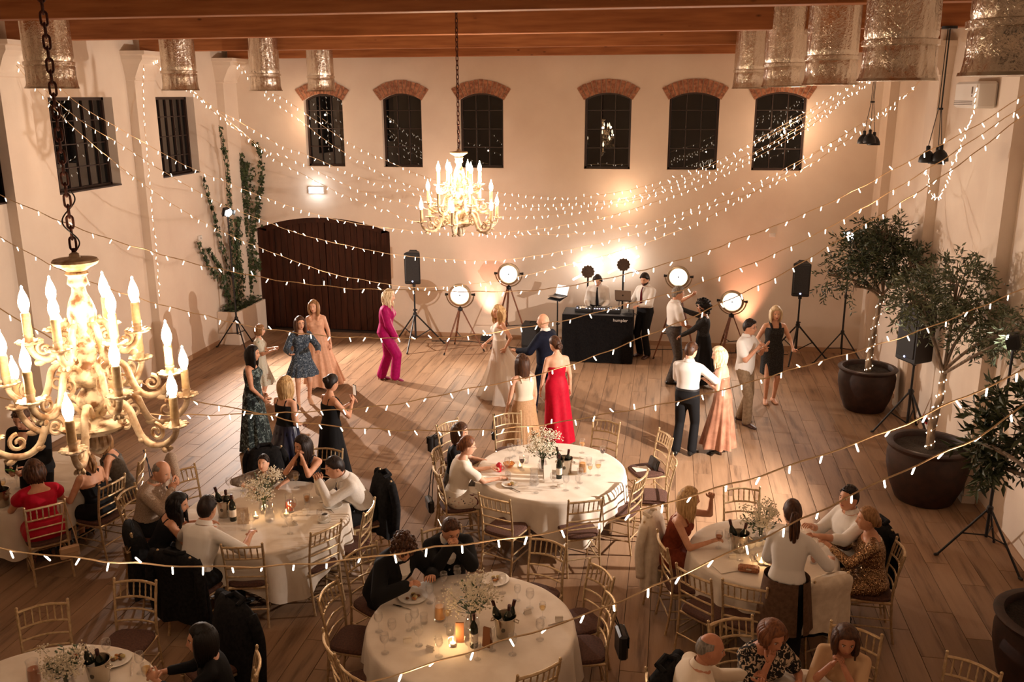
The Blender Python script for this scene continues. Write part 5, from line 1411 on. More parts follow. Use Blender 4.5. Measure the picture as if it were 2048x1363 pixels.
def ivy():
    rr = random.Random(21); t = thing('ivy_climber', 'dark ivy climbing the corner walls above the planter', 'ivy', (-9.2, 18.2, PLZ-.06))
    O = Vector((-9.2, 18.2, PLZ-.06)); lm = MB(); sm = MB()
    def leaf(p, n, s):
        u = n.orthogonal().normalized(); u = (Matrix.Rotation(rr.random()*6.28, 3, n) @ u); v = n.cross(u)
        P = [(0,-.1),(.5,-.35),(.42,.05),(.62,.35),(.2,.42),(0,.9),(-.2,.42),(-.62,.35),(-.42,.05),(-.5,-.35)]
        c = p+n*.012*s/.05; q = [c+u*(a*s)+v*(b*s)+n*(.15*s*(abs(a))) for a, b in P]; q.append(c); q = [Vector((max(w_.x, XL+.012-O.x), min(w_.y, YB-.012-O.y), w_.z)) for w_ in q]
        lm.add(q, [(i,(i+1) % 10,10) for i in range(10)])
    def vine(pts, n, spread, plane, nrm, sz=.055):
        P = [(atx(x,y,plane[1]) if plane[0] == 'x' else aty(x,y,plane[1]))-O for x, y in pts]; C = catmull(P, .05)
        sm.tube([Vector((max(c.x, XL+.02-O.x), min(c.y, YB-.02-O.y), c.z))+nrm*.01 for c in C], .006, 5)
        for q in range(n):
            u = rr.random()**.9; c = C[int(u*(len(C)-1))]; o_ = Vector((rr.gauss(0,1),rr.gauss(0,1),rr.gauss(0,1)))*spread*(1-.5*u); o_ -= nrm*o_.dot(nrm); nn = (nrm+Vector((rr.uniform(-.6,.6),rr.uniform(-.6,.6),rr.uniform(-.3,.6)))).normalized()
            leaf(c+o_+nrm*rr.uniform(.01,.07), nn, sz*rr.uniform(.6,1.2))
    xn = Vector((1,0,0)); yn = Vector((0,-1,0)); XW = ('x', XL+.05); XP = ('x', XL+.20); YW = ('y', YB-.06)
    vine([(452,605),(452,540),(436,480),(424,430),(412,390),(402,352)], 180, .035, XW, xn, .068)
    vine([(455,600),(438,560),(420,540),(404,510),(392,482)], 140, .05, XW, xn, .068)
    vine([(448,560),(440,545),(425,520),(412,497)], 100, .04, XW, xn, .068)
    vine([(468,600),(462,520),(455,420),(450,340),(442,290),(437,250)], 300, .045, XP, xn, .068)
    vine([(500,560),(508,470),(520,400),(525,350),(521,300),(505,285)], 260, .05, YW, yn, .068)
    vine([(480,560),(482,480),(485,420),(488,360),(486,325)], 1000, .21, YW, yn, .068)
    vine([(472,600),(476,560),(470,500),(474,440)], 400, .11, XP, xn, .068)
    vine([(495,610),(500,570),(512,540),(520,520)], 180, .09, YW, yn, .068)
    for q in range(420):      # cushion over the soil
        leaf(Vector((rr.uniform(PLX0+.04,PLX1-.02), rr.uniform(PLY0+.02,PLY1-.05), PLZ+rr.uniform(-.04,.10)))-O, Vector((rr.uniform(-.5,.8),rr.uniform(-.8,.3),1)).normalized(), rr.uniform(.03,.055))
    obj('stems', sm, BARK, t); o = obj('leaves', lm, IVY, t, False); o['kind'] = 'stuff'
ivy()
c = aty(487, 572, YB-.06); t = thing('hydrant_cabinet', 'white wall cabinet with a red sign above the planter', 'wall cabinet', c)
m = MB(); m.box((0,0,.02), (.34,.10,.62), None, .01); obj('cabinet', m, WHITEPL, t, False)
m = MB(); m.box((.02,-.053,.0), (.11,.006,.13)); obj('red_sign', m, plain('sign_red', srgb(170,24,28), .5), t, False)
for x, y, lab in ((400,476,'small white alarm box on the left wall'),): 
    c = atx(x, y, XL+.02); m = MB(); m.box((0,0,0), (.04,.14,.10), None, .01); o = obj('alarm_box', m, WHITEPL, None, False, c); tag(o, lab, 'alarm box'); m = MB(); m.ell((.022,0,0), (.006,.02,.02), 8, 6); obj('sensor_eye', m, plain('sensor', srgb(160,150,140), .3), o)
c = aty(1545, 470, YB-.01); m = MB(); m.box((0,0,0), (.12,.02,.08), None, .004); o = obj('wall_socket', m, WHITEPL, None, False, c); tag(o, 'small cream socket high on the end wall', 'socket'); m = MB(); m.box((0,-.012,0), (.06,.006,.05)); obj('cover', m, WHITEPL, o, False)
c = atx(1850, 838, XR-.012); t = thing('wall_socket', 'red wall socket with a black plug between the pots', 'socket', c); m = MB(); m.box((0,0,0), (.02,.22,.09), None, .004); obj('plate', m, plain('socket_red', srgb(190,22,30), .4), t, False); m = MB(); m.box((-.02,-.14,.03), (.03,.05,.05), None, .01); m.tube([(-.03,-.14,.02),(-.05,-.16,-.02),(-.05,-.14,-.10),(-.10,-.10,-c.z+.01),(-.2,.1,-c.z+.01)], .006, 5); obj('plug', m, BLACKPL, t)
c = Vector((XR-.14, 13.45, 5.14)); t = thing('air_conditioner', 'cream wall-mounted air unit under the largest duct', 'air conditioner', c)
m = MB(); m.box((0,0,0), (.26,.95,.34), None, .03); obj('casing', m, WHITEPL, t, False)
for k in range(3): m = MB(); m.box((-.132,.05,-.08-.022*k), (.006,.8,.008)); obj('vent_slot', m, plain('slot_dark', srgb(90,74,60), .6), t, False)
m = MB(); m.box((-.1315,-.30,.06), (.004,.05,.09)); m.box((-.1315,-.30,-.01), (.004,.025,.025)); obj('badge', m, plain('badge_brown', srgb(96,74,56), .6), t, False)

# ------------------------------------------------------------------ coats, covers and bags
def drape(key, mat, label, w=.25, top=.965, bot=.28, sleeves=True, seed=1, name='jacket', flare=.04, trim=None):
    c = CHAIRS[key]; rr = random.Random(seed); ph = rr.random()*6
    t = thing(name, label, name.replace('_',' '), (c.location.x, c.location.y, 0), c.rotation_euler.z, 'coats and covers hung on chairs')
    rings = []; N = 40
    for k in range(15):
        v = k/14; z = top+(bot-top)*v; sh_ = min(1, (v*9)**.6)
        rg = []
        for j in range(N):
            a = 2*PI*j/N; ca, sa = math.cos(a), math.sin(a); e = 1/((abs(ca)**3+abs(sa)**3)**(1/3))
            ww = (w*(.86+.14*sh_)+flare*v)*e; dd = (.034+.052*sh_+.03*v)*e; fo = .014*v*math.sin(9*a+ph+v)+.008*math.sin(5*a+ph*2)*sh_
            y = -.262+.055*min(1,v*2.4)
            zz = z-(.035*abs(ca)**2*(1-v)) + .03*v*math.sin(3*a+ph)
            rg.append((ca*(ww+fo), y+sa*(dd+fo), zz))
        rings.append(rg)
    m = MB(); m.loft([r[::-1] for r in rings], True, True, False); obj('body', m, mat, t, ang=120)
    if sleeves:
        for sx in (-1, 1):
            m = MB(); P = [(sx*(w-.02),-.26,top-.05),(sx*(w+.03),-.27,top-.16),(sx*(w+.035),-.29,top-.34),(sx*(w+.02),-.27,bot+.10)]
            m.tube(catmull([Vector(p) for p in P], .05), .05, 9); obj('sleeve', m, mat, t, ang=120)
        m = MB(); m.tube([(-.10,-.22,top-.01),(-.07,-.30,top+.005),(.07,-.30,top+.005),(.10,-.22,top-.01)], [.02,.026,.026,.02], 8); obj('collar', m, mat, t)
    if trim is not None:
        m = MB(); r = rings[-1]; m.tube([Vector(p) for p in r]+[Vector(r[0])], .014, 6, False); obj('fringe', m, trim, t)
    return t
BLKC = noisy('coat_black', (.007,.007,.008,1), (.016,.015,.015,1), 30, .9, bump=.2, spec=.12); WHC = noisy('coat_cream', srgb(212,194,170), srgb(228,212,190), 16, .85, bump=.2)
place_chair('E4', atz(470, 1218, .9), (TAB['E'][0].x-atz(470,1218,.9).x, TAB['E'][0].y-atz(470,1218,.9).y), 'gold chair hidden under a long black coat, lower left', 'gold chiavari chairs')
drape('B4', BLKC, 'black jacket on the chair of the man with clasped hands', seed=1)
drape('B8', BLKC, 'large black jacket hung behind the white half-sleeved man', .27, bot=.22, seed=2)
drape('B7', BLKC, 'dark coat on the chair with the chain bag at the left table', .22, bot=.22, seed=3, sleeves=False)
drape('B9', BLKC, 'black jacket on the chair behind the boy', .20, bot=.45, seed=4)
drape('E4', BLKC, 'long black coat hung on a chair behind the woman raising a glass', .28, 1.0, .10, seed=5, flare=.08)
drape('D2', WHC, 'white jacket hung behind the woman in the rust dress', .24, bot=.25, seed=6)
drape('D6', WHC, 'cream fringed cover over the chair beside the waitress', .24, bot=.40, sleeves=False, seed=7, name='chair_cover', flare=.06, trim=cloth_black())
drape('D8', BLKC, 'dark jacket on the chair behind the woman in sequins', .25, bot=.25, seed=8)
drape('G0', BLKC, 'black jacket on the chair of the balding man at the lower edge', .24, bot=.25, seed=9)
def bag(key, side, z, mat, label, size=(.22,.07,.16), strap=True, top=.93, yoff=-.29):
    c = CHAIRS[key]; t = thing('handbag', label, 'bag', (c.location.x, c.location.y, 0), c.rotation_euler.z, 'handbags')
    m = MB(); m.box((side*.17, yoff-size[1]/2, z), size, None, .02); obj('pouch', m, mat, t, True)
    m = MB(); m.box((side*.17, yoff-size[1]-.003, z+size[2]*.22), (size[0]*.94,.008,size[2]*.45), None, .003); obj('flap', m, mat, t, False)
    if strap:
        m = MB(); m.tube([(side*.17-size[0]*.45,yoff-.03,z+size[2]*.4),(side*.19-.02,yoff+.0,top-.1),(side*.19,-.25,top+.02),(side*.19+.015,yoff+.02,top-.1),(side*.17+size[0]*.45,yoff-.03,z+size[2]*.4)], .006, 6); obj('strap', m, mat, t)
BLEA = plain('bag_black', (.014,.013,.013,1), .35); BEI = plain('bag_beige', srgb(196,160,124), .5)
bag('A11', -1, .42, BLEA, 'black crossbody bag hanging behind the white-tee eater'); bag('A9', 1, .68, BLEA, 'black bag hung on the chair behind the dark loose hair', (.24,.08,.22)); bag('C3', -1, .62, BLEA, 'black handbag on the lower right chair of the front table', (.22,.08,.24)); bag('F1', 1, .34, BEI, 'beige purse hanging by a long strap from the red dress chair', (.2,.06,.15)); bag('F3', 1, .45, plain('bag_blue', srgb(26,30,44), .5), 'dark blue bag behind the woman in grey', (.2,.07,.18)); bag('B7', 1, .72, plain('bag_chain', srgb(110,84,54), .4, .6), 'small chain bag over the dark coat', (.16,.06,.13))
bag('A8', 1, .60, BLEA, 'black strap bag on the chair left of the beige skirt', (.08,.05,.12))
c = CHAIRS['A5']; t = thing('clutch_bag', 'black clutch leaning on the empty chair seat', 'bag', (c.location.x, c.location.y, .484), c.rotation_euler.z); m = MB(); m.box((0,-.10,.08), (.24,.035,.15), RX(.25), .008); obj('pouch', m, BLEA, t, False); m = MB(); m.box((0,-.078,.095), (.22,.006,.10), RX(.25)); obj('flap', m, BLEA, t, False); m = MB(); m.box((0,.06,.004), (.15,.20,.004)); obj('leaflet', m, PAPER, t, False)
# ------------------------------------------------------------------ people
SKINS = {}
def skin(tone=0):
    if tone not in SKINS:
        c = [(srgb(214,160,130), srgb(226,176,146)), (srgb(196,140,108), srgb(210,156,124)), (srgb(180,120,90), srgb(194,134,102))][tone]
        m = noisy('skin_%d' % tone, c[0], c[1], 14, .48, spec=.35); SKINS[tone] = m
    return SKINS[tone]
LIPS = plain('lips', srgb(170,84,78), .4); EYEW = plain('eye_white', srgb(226,218,208), .25); IRIS = plain('iris', srgb(40,26,18), .15)
HAIRM = {}
def hairmat(name, c0, c1):
    if name not in HAIRM:
        t = NT('hair_'+name).set(None, .5, 0, .3)
        nz = t.n('ShaderNodeTexNoise', i_Scale=60.0, i_Detail=5.0); t.l(t.coord('Object', (1,1,.16)), nz.inputs['Vector'])
        t.l(t.ramp(nz.outputs['Fac'], [(.32, c0), (.66, c1)]), t.b.inputs['Base Color']); t.bump(nz.outputs['Fac'], .5, .004); HAIRM[name] = t.m
    return HAIRM[name]
HC = {'dark': (srgb(16,10,8), srgb(42,26,18)), 'brown': (srgb(44,26,16), srgb(88,54,32)), 'auburn': (srgb(78,42,22), srgb(128,78,44)), 'blonde': (srgb(150,112,68), srgb(216,180,128)), 'pale': (srgb(184,158,118), srgb(238,218,182)), 'grey': (srgb(84,76,68), srgb(150,140,128)), 'light': (srgb(110,76,46), srgb(166,122,78)), 'black': (srgb(8,6,5), srgb(22,15,12))}
def hm(n): return hairmat(n, *HC[n])
def cloth(name, c0, c1=None, scale=30, rough=.8, bump=.15, **kw):
    c1 = c1 or c0
    kw.setdefault('spec', .5 if rough < .5 else .15)
    return noisy('cloth_'+name, c0, c1, scale, rough, bump=bump, bdist=.004, **kw)
def printed(name, base, cols, scale=14, thr=.33, rough=.8):
    """a printed fabric: blots of several colours on a ground"""
    key = 'print_'+name
    if key in MATS: return MATS[key]
    t = NT(key).set(None, rough, 0, .3); prev = None; v = t.coord('Object', (1,1,1))
    for k, c in enumerate(cols):
        nz = t.n('ShaderNodeTexNoise', i_Scale=scale*(1+.23*k), i_Detail=2.0, i_Distortion=1.2)
        mp = t.n('ShaderNodeMapping'); mp.inputs['Location'].default_value = (k*3.7, k*1.9, k*5.3); t.l(v, mp.inputs['Vector']); t.l(mp.outputs[0], nz.inputs['Vector'])
        f = t.ramp(nz.outputs['Fac'], [(1-thr-.06, (0,0,0,1)), (1-thr-.02, (1,1,1,1))])
        mx = t.n('ShaderNodeMixRGB'); t.l(f, mx.inputs['Fac'])
        if prev is None: mx.inputs['Color1'].default_value = base
        else: t.l(prev, mx.inputs['Color1'])
        mx.inputs['Color2'].default_value = c; prev = mx.outputs[0]
    t.l(prev, t.b.inputs['Base Color']); MATS[key] = t.m; return t.m
RJOBS = []      # (object name, prims, voxel, smooth iterations, material, parent, extra meshbuilder, materials)
TORSO = {'m': [(-.10,.115,.09,0),(-.02,.168,.118,-.01),(.08,.158,.112,0),(.18,.150,.108,.005),(.30,.168,.122,.01),(.40,.182,.118,0),(.45,.160,.095,-.01),(.49,.105,.074,-.012),(.53,.064,.06,0)],
         'f': [(-.10,.12,.095,0),(-.02,.172,.122,-.015),(.08,.150,.106,-.005),(.18,.120,.092,0),(.30,.140,.112,.006),(.36,.146,.112,.008),(.42,.142,.094,0),(.455,.122,.078,-.005),(.49,.082,.06,-.008),(.53,.052,.05,0)]}
def ik(S, Tt, L1, L2, pole):
    d = Tt-S; D = d.length; D2 = max(min(D, L1+L2-.004), abs(L1-L2)+.02); u = d.normalized()
    a = (L1*L1-L2*L2+D2*D2)/(2*D2); h = math.sqrt(max(L1*L1-a*a, 0)); p = pole-u*pole.dot(u)
    p = p.normalized() if p.length > 1e-5 else u.orthogonal().normalized()
    return S+u*a+p*h, S+u*D2
class Fig:
    def __init__(s, sex='f', h=1.70, pel=(0,0,.95), lean=0, side=0, twist=0, head=(0,0,0), R=None, L=None, fR=None, fL=None, pR=None, pL=None, kR=None, kL=None, bulk=1.0, palmR=None, palmL=None, curl=35, curlR=None, curlL=None, sit=False):
        s.sex = sex; s.k = h/1.75; s.bulk = bulk; s.sit = sit; s.h = h
        if sit and pel == (0,0,.95): pel = (0,-.03,.565/s.k)
        s.pel = Vector(pel)
        s.Rt = (Matrix.Rotation(rad(twist),3,'Z') @ Matrix.Rotation(rad(-lean),3,'X') @ Matrix.Rotation(rad(side),3,'Y'))
        s.Rp = Matrix.Rotation(rad(twist*.3),3,'Z') @ Matrix.Rotation(rad(-lean*.25),3,'X')
        sw = .175 if sex == 'm' else .152
        sw *= (1+(bulk-1)*.5)
        s.neck = s.sp(.52); s.S = {1: s.tp((sw,-.005,.435)), -1: s.tp((-sw,-.005,.435))}
        hy, hp, hr = head
        s.Rh = Matrix.Rotation(rad(twist+hy),3,'Z') @ Matrix.Rotation(rad(-hp),3,'X') @ Matrix.Rotation(rad(hr),3,'Y')
        s.Ry = Matrix.Rotation(rad(twist+hy),3,'Z')
        s.headc = s.neck + s.Rt @ Vector((0,.012,.045)) + s.Rh @ Vector((0,.018,.10))
        defw = (.25,.05,.80) if not sit else (.20,.36,.74/s.k)
        R = Vector(R or defw); L = Vector(L or (-defw[0],defw[1],defw[2]))
        s.W = {}; s.E = {}
        for sg, tg, pl in ((1,R,pR),(-1,L,pL)):
            pole = Vector(pl) if pl else s.Rt @ Vector((sg*.45,-.75,-.5))
            s.E[sg], s.W[sg] = ik(s.S[sg], tg, .285, .25, pole)
        s.hip = {sg: s.pel+s.Rp @ Vector((sg*.088*(1+(bulk-1)*.4),0,-.03)) for sg in (1,-1)}
        if sit: dR, dL = (.11,.43,.085/s.k), (-.11,.43,.085/s.k)
        else: dR, dL = (.10,.0,.085), (-.10,.0,.085)
        s.K = {}; s.A = {}
        for sg, tg, kk in ((1,Vector(fR or dR),kR),(-1,Vector(fL or dL),kL)):
            pole = Vector(kk) if kk else (Vector((sg*.05,.4,1)) if sit else Vector((sg*.08,1,.1)))
            s.K[sg], s.A[sg] = ik(s.hip[sg], tg, .435, .425, pole)
        s.palm = {1: Vector(palmR) if palmR else None, -1: Vector(palmL) if palmL else None}
        s.curl = {1: curlR if curlR is not None else curl, -1: curlL if curlL is not None else curl}
    def tp(s, v): return s.pel + s.Rt @ Vector(v)
    def sp(s, k):      # a point along a spine that bends from pelvis to chest
        t = max(0, min(1, (k+.05)/.35)); return s.pel + (s.Rp @ Vector((0,0,k)))*(1-t) + (s.Rt @ Vector((0,0,k)))*t
    def ring(s, kk, w, d, yo, n=20, inf=0.0):
        t = max(0, min(1, (kk+.05)/.35)); c = s.sp(kk); out = []
        w = w*s.bulk+inf; d = d*(1+(s.bulk-1)*1.3)+inf
        for j in range(n):
            a = 2*PI*j/n; ca, sa = math.cos(a), math.sin(a)
            e = 1/((abs(ca)**2.4+abs(sa)**2.4)**(1/2.4))
            v = Vector((w*ca*e, d*sa*e+yo, 0)); out.append(c+(s.Rp @ v)*(1-t)+(s.Rt @ v)*t)
        return out
    def torso(s, mb, k0, k1, inf=0.0, top_in=None):
        P = TORSO[s.sex]; ks = []
        def at(k):
            for i in range(len(P)-1):
                if P[i][0] <= k <= P[i+1][0]:
                    t = (k-P[i][0])/(P[i+1][0]-P[i][0]); return tuple(P[i][q]*(1-t)+P[i+1][q]*t for q in range(4))
            q = P[0] if k < P[0][0] else P[-1]; return (k,)+q[1:]
        ks = [k0]+[p[0] for p in P if k0+.01 < p[0] < k1-.01]+[k1]
        mb.loft([s.ring(*at(k), inf=inf) for k in ks])
        if s.sex == 'f' and k1 > .3:
            for sg in (-1, 1): mb.ell(s.tp((sg*.066*s.bulk,.088*s.bulk,.335)), (.060+inf,.052+inf,.058+inf), 12, 8, None, s.Rt)
    def arm(s, mb, sg, inf=0.0, upto=2.0, r=None):
        a = (.056,.045,.043,.028) if s.sex == 'm' else (.046,.037,.035,.023)
        a = [x*(1+(s.bulk-1)*.6) for x in a]
        S, E, Wr = s.S[sg], s.E[sg], s.W[sg]
        mb.capsule(s.tp((sg*.055,-.012,.475)), (.045 if s.sex == 'm' else .035)+inf*.6, S, a[0]+inf*.6)
        if upto >= 1: mb.capsule(S, a[0]+inf*.6, E, a[1]+inf)
        else: mb.capsule(S, a[0]+inf*.6, S.lerp(E, upto), a[1]+inf*1.6+.004)
        if upto > 1:
            t = min(upto-1, 1); mb.capsule(E, a[2]+inf, E.lerp(Wr, t), a[2]*(1-t)+a[3]*t+inf)
    def leg(s, mb, sg, inf=0.0, upto=2.0, straight=False):
        a = (.088,.060,.056,.036) if s.sex == 'm' else (.088,.056,.052,.033)
        a = [x*(1+(s.bulk-1)*.6) for x in a]
        H, K, A = s.hip[sg], s.K[sg], s.A[sg]
        if upto >= 1: mb.capsule(H, a[0]+inf, K, a[1]+inf)
        else: mb.capsule(H, a[0]+inf, H.lerp(K, upto), a[1]+inf)
        if upto > 1:
            t = min(upto-1, 1); rb = (a[3]+inf+.022) if straight else a[2]*(1-t)+a[3]*t+inf
            if not straight: mb.capsule(K.lerp(A,.28)+Vector((0,-.018,0)), a[2]*.95+inf, K.lerp(A,.6), a[3]*1.15+inf)
            mb.capsule(K, a[2]+inf, K.lerp(A, t), rb)
def head_pt(x, y, z, sex, d=0.0):
    a, b, c = (.079,.101,.126) if sex == 'm' else (.075,.097,.121)
    X, Y, Z = a*x, b*y, c*z
    if z < 0:
        t = -z; X *= (1-.26*t**1.6)*(1+.30*t*t); Y *= (1-.06*t+.42*t*t) if y > 0 else (1-.30*t)
    if d: 
        n = Vector((x/a, y/b, z/c)).normalized(); return Vector((X,Y,Z))+n*d
    if y > 0:
        g = lambda cx, cz, sx, sz: math.exp(-((X-cx)/sx)**2-((Z-cz)/sz)**2)
        Y += .019*g(0,-.028,.011,.016)+.010*g(0,-.004,.009,.024)+.004*g(0,.034,.05,.010)
        for sx in (-1, 1): Y += -.010*g(sx*.030,.010,.015,.011)+.004*g(sx*.036,-.03,.016,.018)+.005*g(sx*.008,-.032,.007,.007)
        Y += .006*g(0,-.060,.020,.008)+.007*g(0,-.098,.018,.014)-.004*g(0,-.078,.02,.007)
    return Vector((X,Y,Z))
def head_grid(sex, nu=40, nv=30):
    out = []
    for j in range(nv+1):
        ph = -PI/2+PI*j/nv
        row = []
        for i in range(nu):
            u = i/nu*2*PI; th = u-.42*math.sin(u)          # denser at the face (u=0)
            th2 = th
            row.append((math.cos(ph)*math.sin(th2), math.cos(ph)*math.cos(th2), math.sin(ph)))
        out.append(row)
    return out
HG = head_grid('f')
def add_head(mb, f, beard=False, open_=False):
    """material slots: 0 skin, 1 lips, 2 white, 3 iris, 4 brow / hair"""
    base = len(mb.v); nu = len(HG[0]); k = f.k
    loc = []
    for row in HG:
        for d in row:
            p = head_pt(*d, f.sex); loc.append(p); mb.v.append(tuple((f.headc + f.Rh @ p)))
    for j in range(len(HG)-1):
        for i in range(nu):
            q = (j*nu+i, j*nu+(i+1) % nu, (j+1)*nu+(i+1) % nu, (j+1)*nu+i)
            c = (loc[q[0]]+loc[q[1]]+loc[q[2]]+loc[q[3]])/4
            mi = 0
            if c.y > .06 and (c.x/.022)**2+((c.z+.061)/.0075)**2 < 1: mi = 1
            elif beard and c.y > .0 and c.z < -.040 and abs(c.x) > -.1: mi = 4
            mb.f.append([base+x for x in q][::-1]); mb.m.append(mi)
    M = Matrix.Translation(f.headc) @ f.Rh.to_4x4()
    ey = head_pt(.34,.93,.09,f.sex).y-.003
    for sx in (-1, 1):
        mb.mi = 2; mb.ell((sx*.0300,ey,.0105), (.0125,.0085,.0075), 8, 6, M)
        mb.mi = 3; mb.ell((sx*.0300,ey+.0060,.0105), (.0058,.0042,.0062), 6, 5, M)
        mb.mi = 4; mb.tube([(sx*.014,ey+.013,.029),(sx*.030,ey+.013,.034),(sx*.045,ey+.002,.028)], [.003,.0036,.002], 5, True, M)
        mb.mi = 0; mb.ell((sx*(.074 if f.sex=='m' else .069),-.008,-.004), (.010,.020,.031), 8, 6, M)
    mb.mi = 0
def add_hand(mb, f, sg):
    k = 1.0; E, Wt = f.E[sg], f.W[sg]; d = (Wt-E).normalized()
    pn = f.palm[sg] if f.palm[sg] is not None else (f.Rt @ Vector((-sg,0,0)) if abs(d.z) > .6 else Vector((0,0,-1)))
    n = pn-d*pn.dot(d); n = n.normalized() if n.length > 1e-4 else d.orthogonal().normalized()
    l = d.cross(n)*sg
    sc = .95 if f.sex == 'm' else .86
    B = Wt-d*.012
    rings = []
    for u, w, t in ((0,.024,.020),(.03,.034,.018),(.065,.041,.016),(.088,.040,.012)):
        c = B+d*(u*sc); rings.append([c+l*(w*sc*math.cos(2*PI*j/10))+n*(t*sc*math.sin(2*PI*j/10)) for j in range(10)])
    if sg > 0: rings = [r[::-1] for r in rings]
    mb.loft(rings)
    cr = f.curl[sg]
    for i, L in enumerate((.072,.080,.075,.060)):
        p = B+d*(.086*sc)+l*((.030-.0205*i)*sc); a = rad(cr*.5+i*2); P = [p]; dd = d
        spread = l*(.10*(1.5-i)/1.5)
        for q, fr in enumerate((.45,.32,.23)):
            dd = (d*math.cos(a)+n*math.sin(a)+spread*.5).normalized(); p = p+dd*(L*fr*sc); P.append(p); a += rad(cr*(.9 if q == 0 else .6))
        mb.tube(P, [.0100*sc,.0092*sc,.0086*sc,.0060*sc], 7)
    p = B+d*(.022*sc)+l*(.026*sc); d1 = (d*.62+l*.62+n*.35).normalized(); d2 = (d*.86+l*.15+n*.42).normalized()
    mb.tube([p-d1*.015, p+d1*.042*sc, p+d1*.042*sc+d2*.034*sc, p+d1*.042*sc+d2*.056*sc], [.0140*sc,.0122*sc,.0105*sc,.007*sc], 7)
def foot_mesh(mb, f, sg, kind='shoe', yaw=None, inf=0.0):
    A = f.A[sg]; K = f.K[sg]
    base = Vector((A.x, A.y, A.z-.085/1.0)); 
    fy = rad(-sg*10 if yaw is None else yaw)
    R = Matrix.Rotation(fy, 3, 'Z'); hl = .05 if kind == 'heel' else 0
    L = .27 if f.sex == 'm' else .235
    rings = []
    for u, w, z0, z1 in ((-.08,.022,.012,.05),(-.065,.033,0.,.075),(-.02,.036,0.,.095),(.04,.038,0.,.078),(.10,.044,0.,.052),(.15,.042,0.,.040),(.18,.030,0.,.030),(.195,.012,.006,.02)):
        uu = u*L/.27; zl = hl*max(0, min(1, (.12-u)/.16)) if kind == 'heel' else 0
        ww = w*(1+inf*8); rr = []
        for j in range(12):
            a = 2*PI*j/12; x = ww*math.cos(a); z = (z0+z1)/2+(z1-z0)/2*math.sin(a)
            rr.append(base+R @ Vector((x, uu, z*(1+inf*3)+zl)))
        rings.append(rr)
    mb.loft(rings)
    if kind == 'heel': mb.tube([base+R @ Vector((0,-.055*L/.27,.06)), base+R @ Vector((0,-.07*L/.27,0))], [.016,.007], 6)
def hair_line(az, style):
    a = abs(math.degrees(az)); 
    if style in ('bald',):
        P = [(0,.3),(70,.3),(80,.02),(110,.0),(125,-.04),(180,-.055)]
    else: P = [(0,.066),(38,.060),(55,.030),(72,.004),(88,.0),(105,-.02),(125,-.075),(180,-.09)]
    for i in range(len(P)-1):
        if P[i][0] <= a <= P[i+1][0]:
            t = (a-P[i][0])/(P[i+1][0]-P[i][0]); return P[i][1]*(1-t)+P[i+1][1]*t
    return P[-1][1]
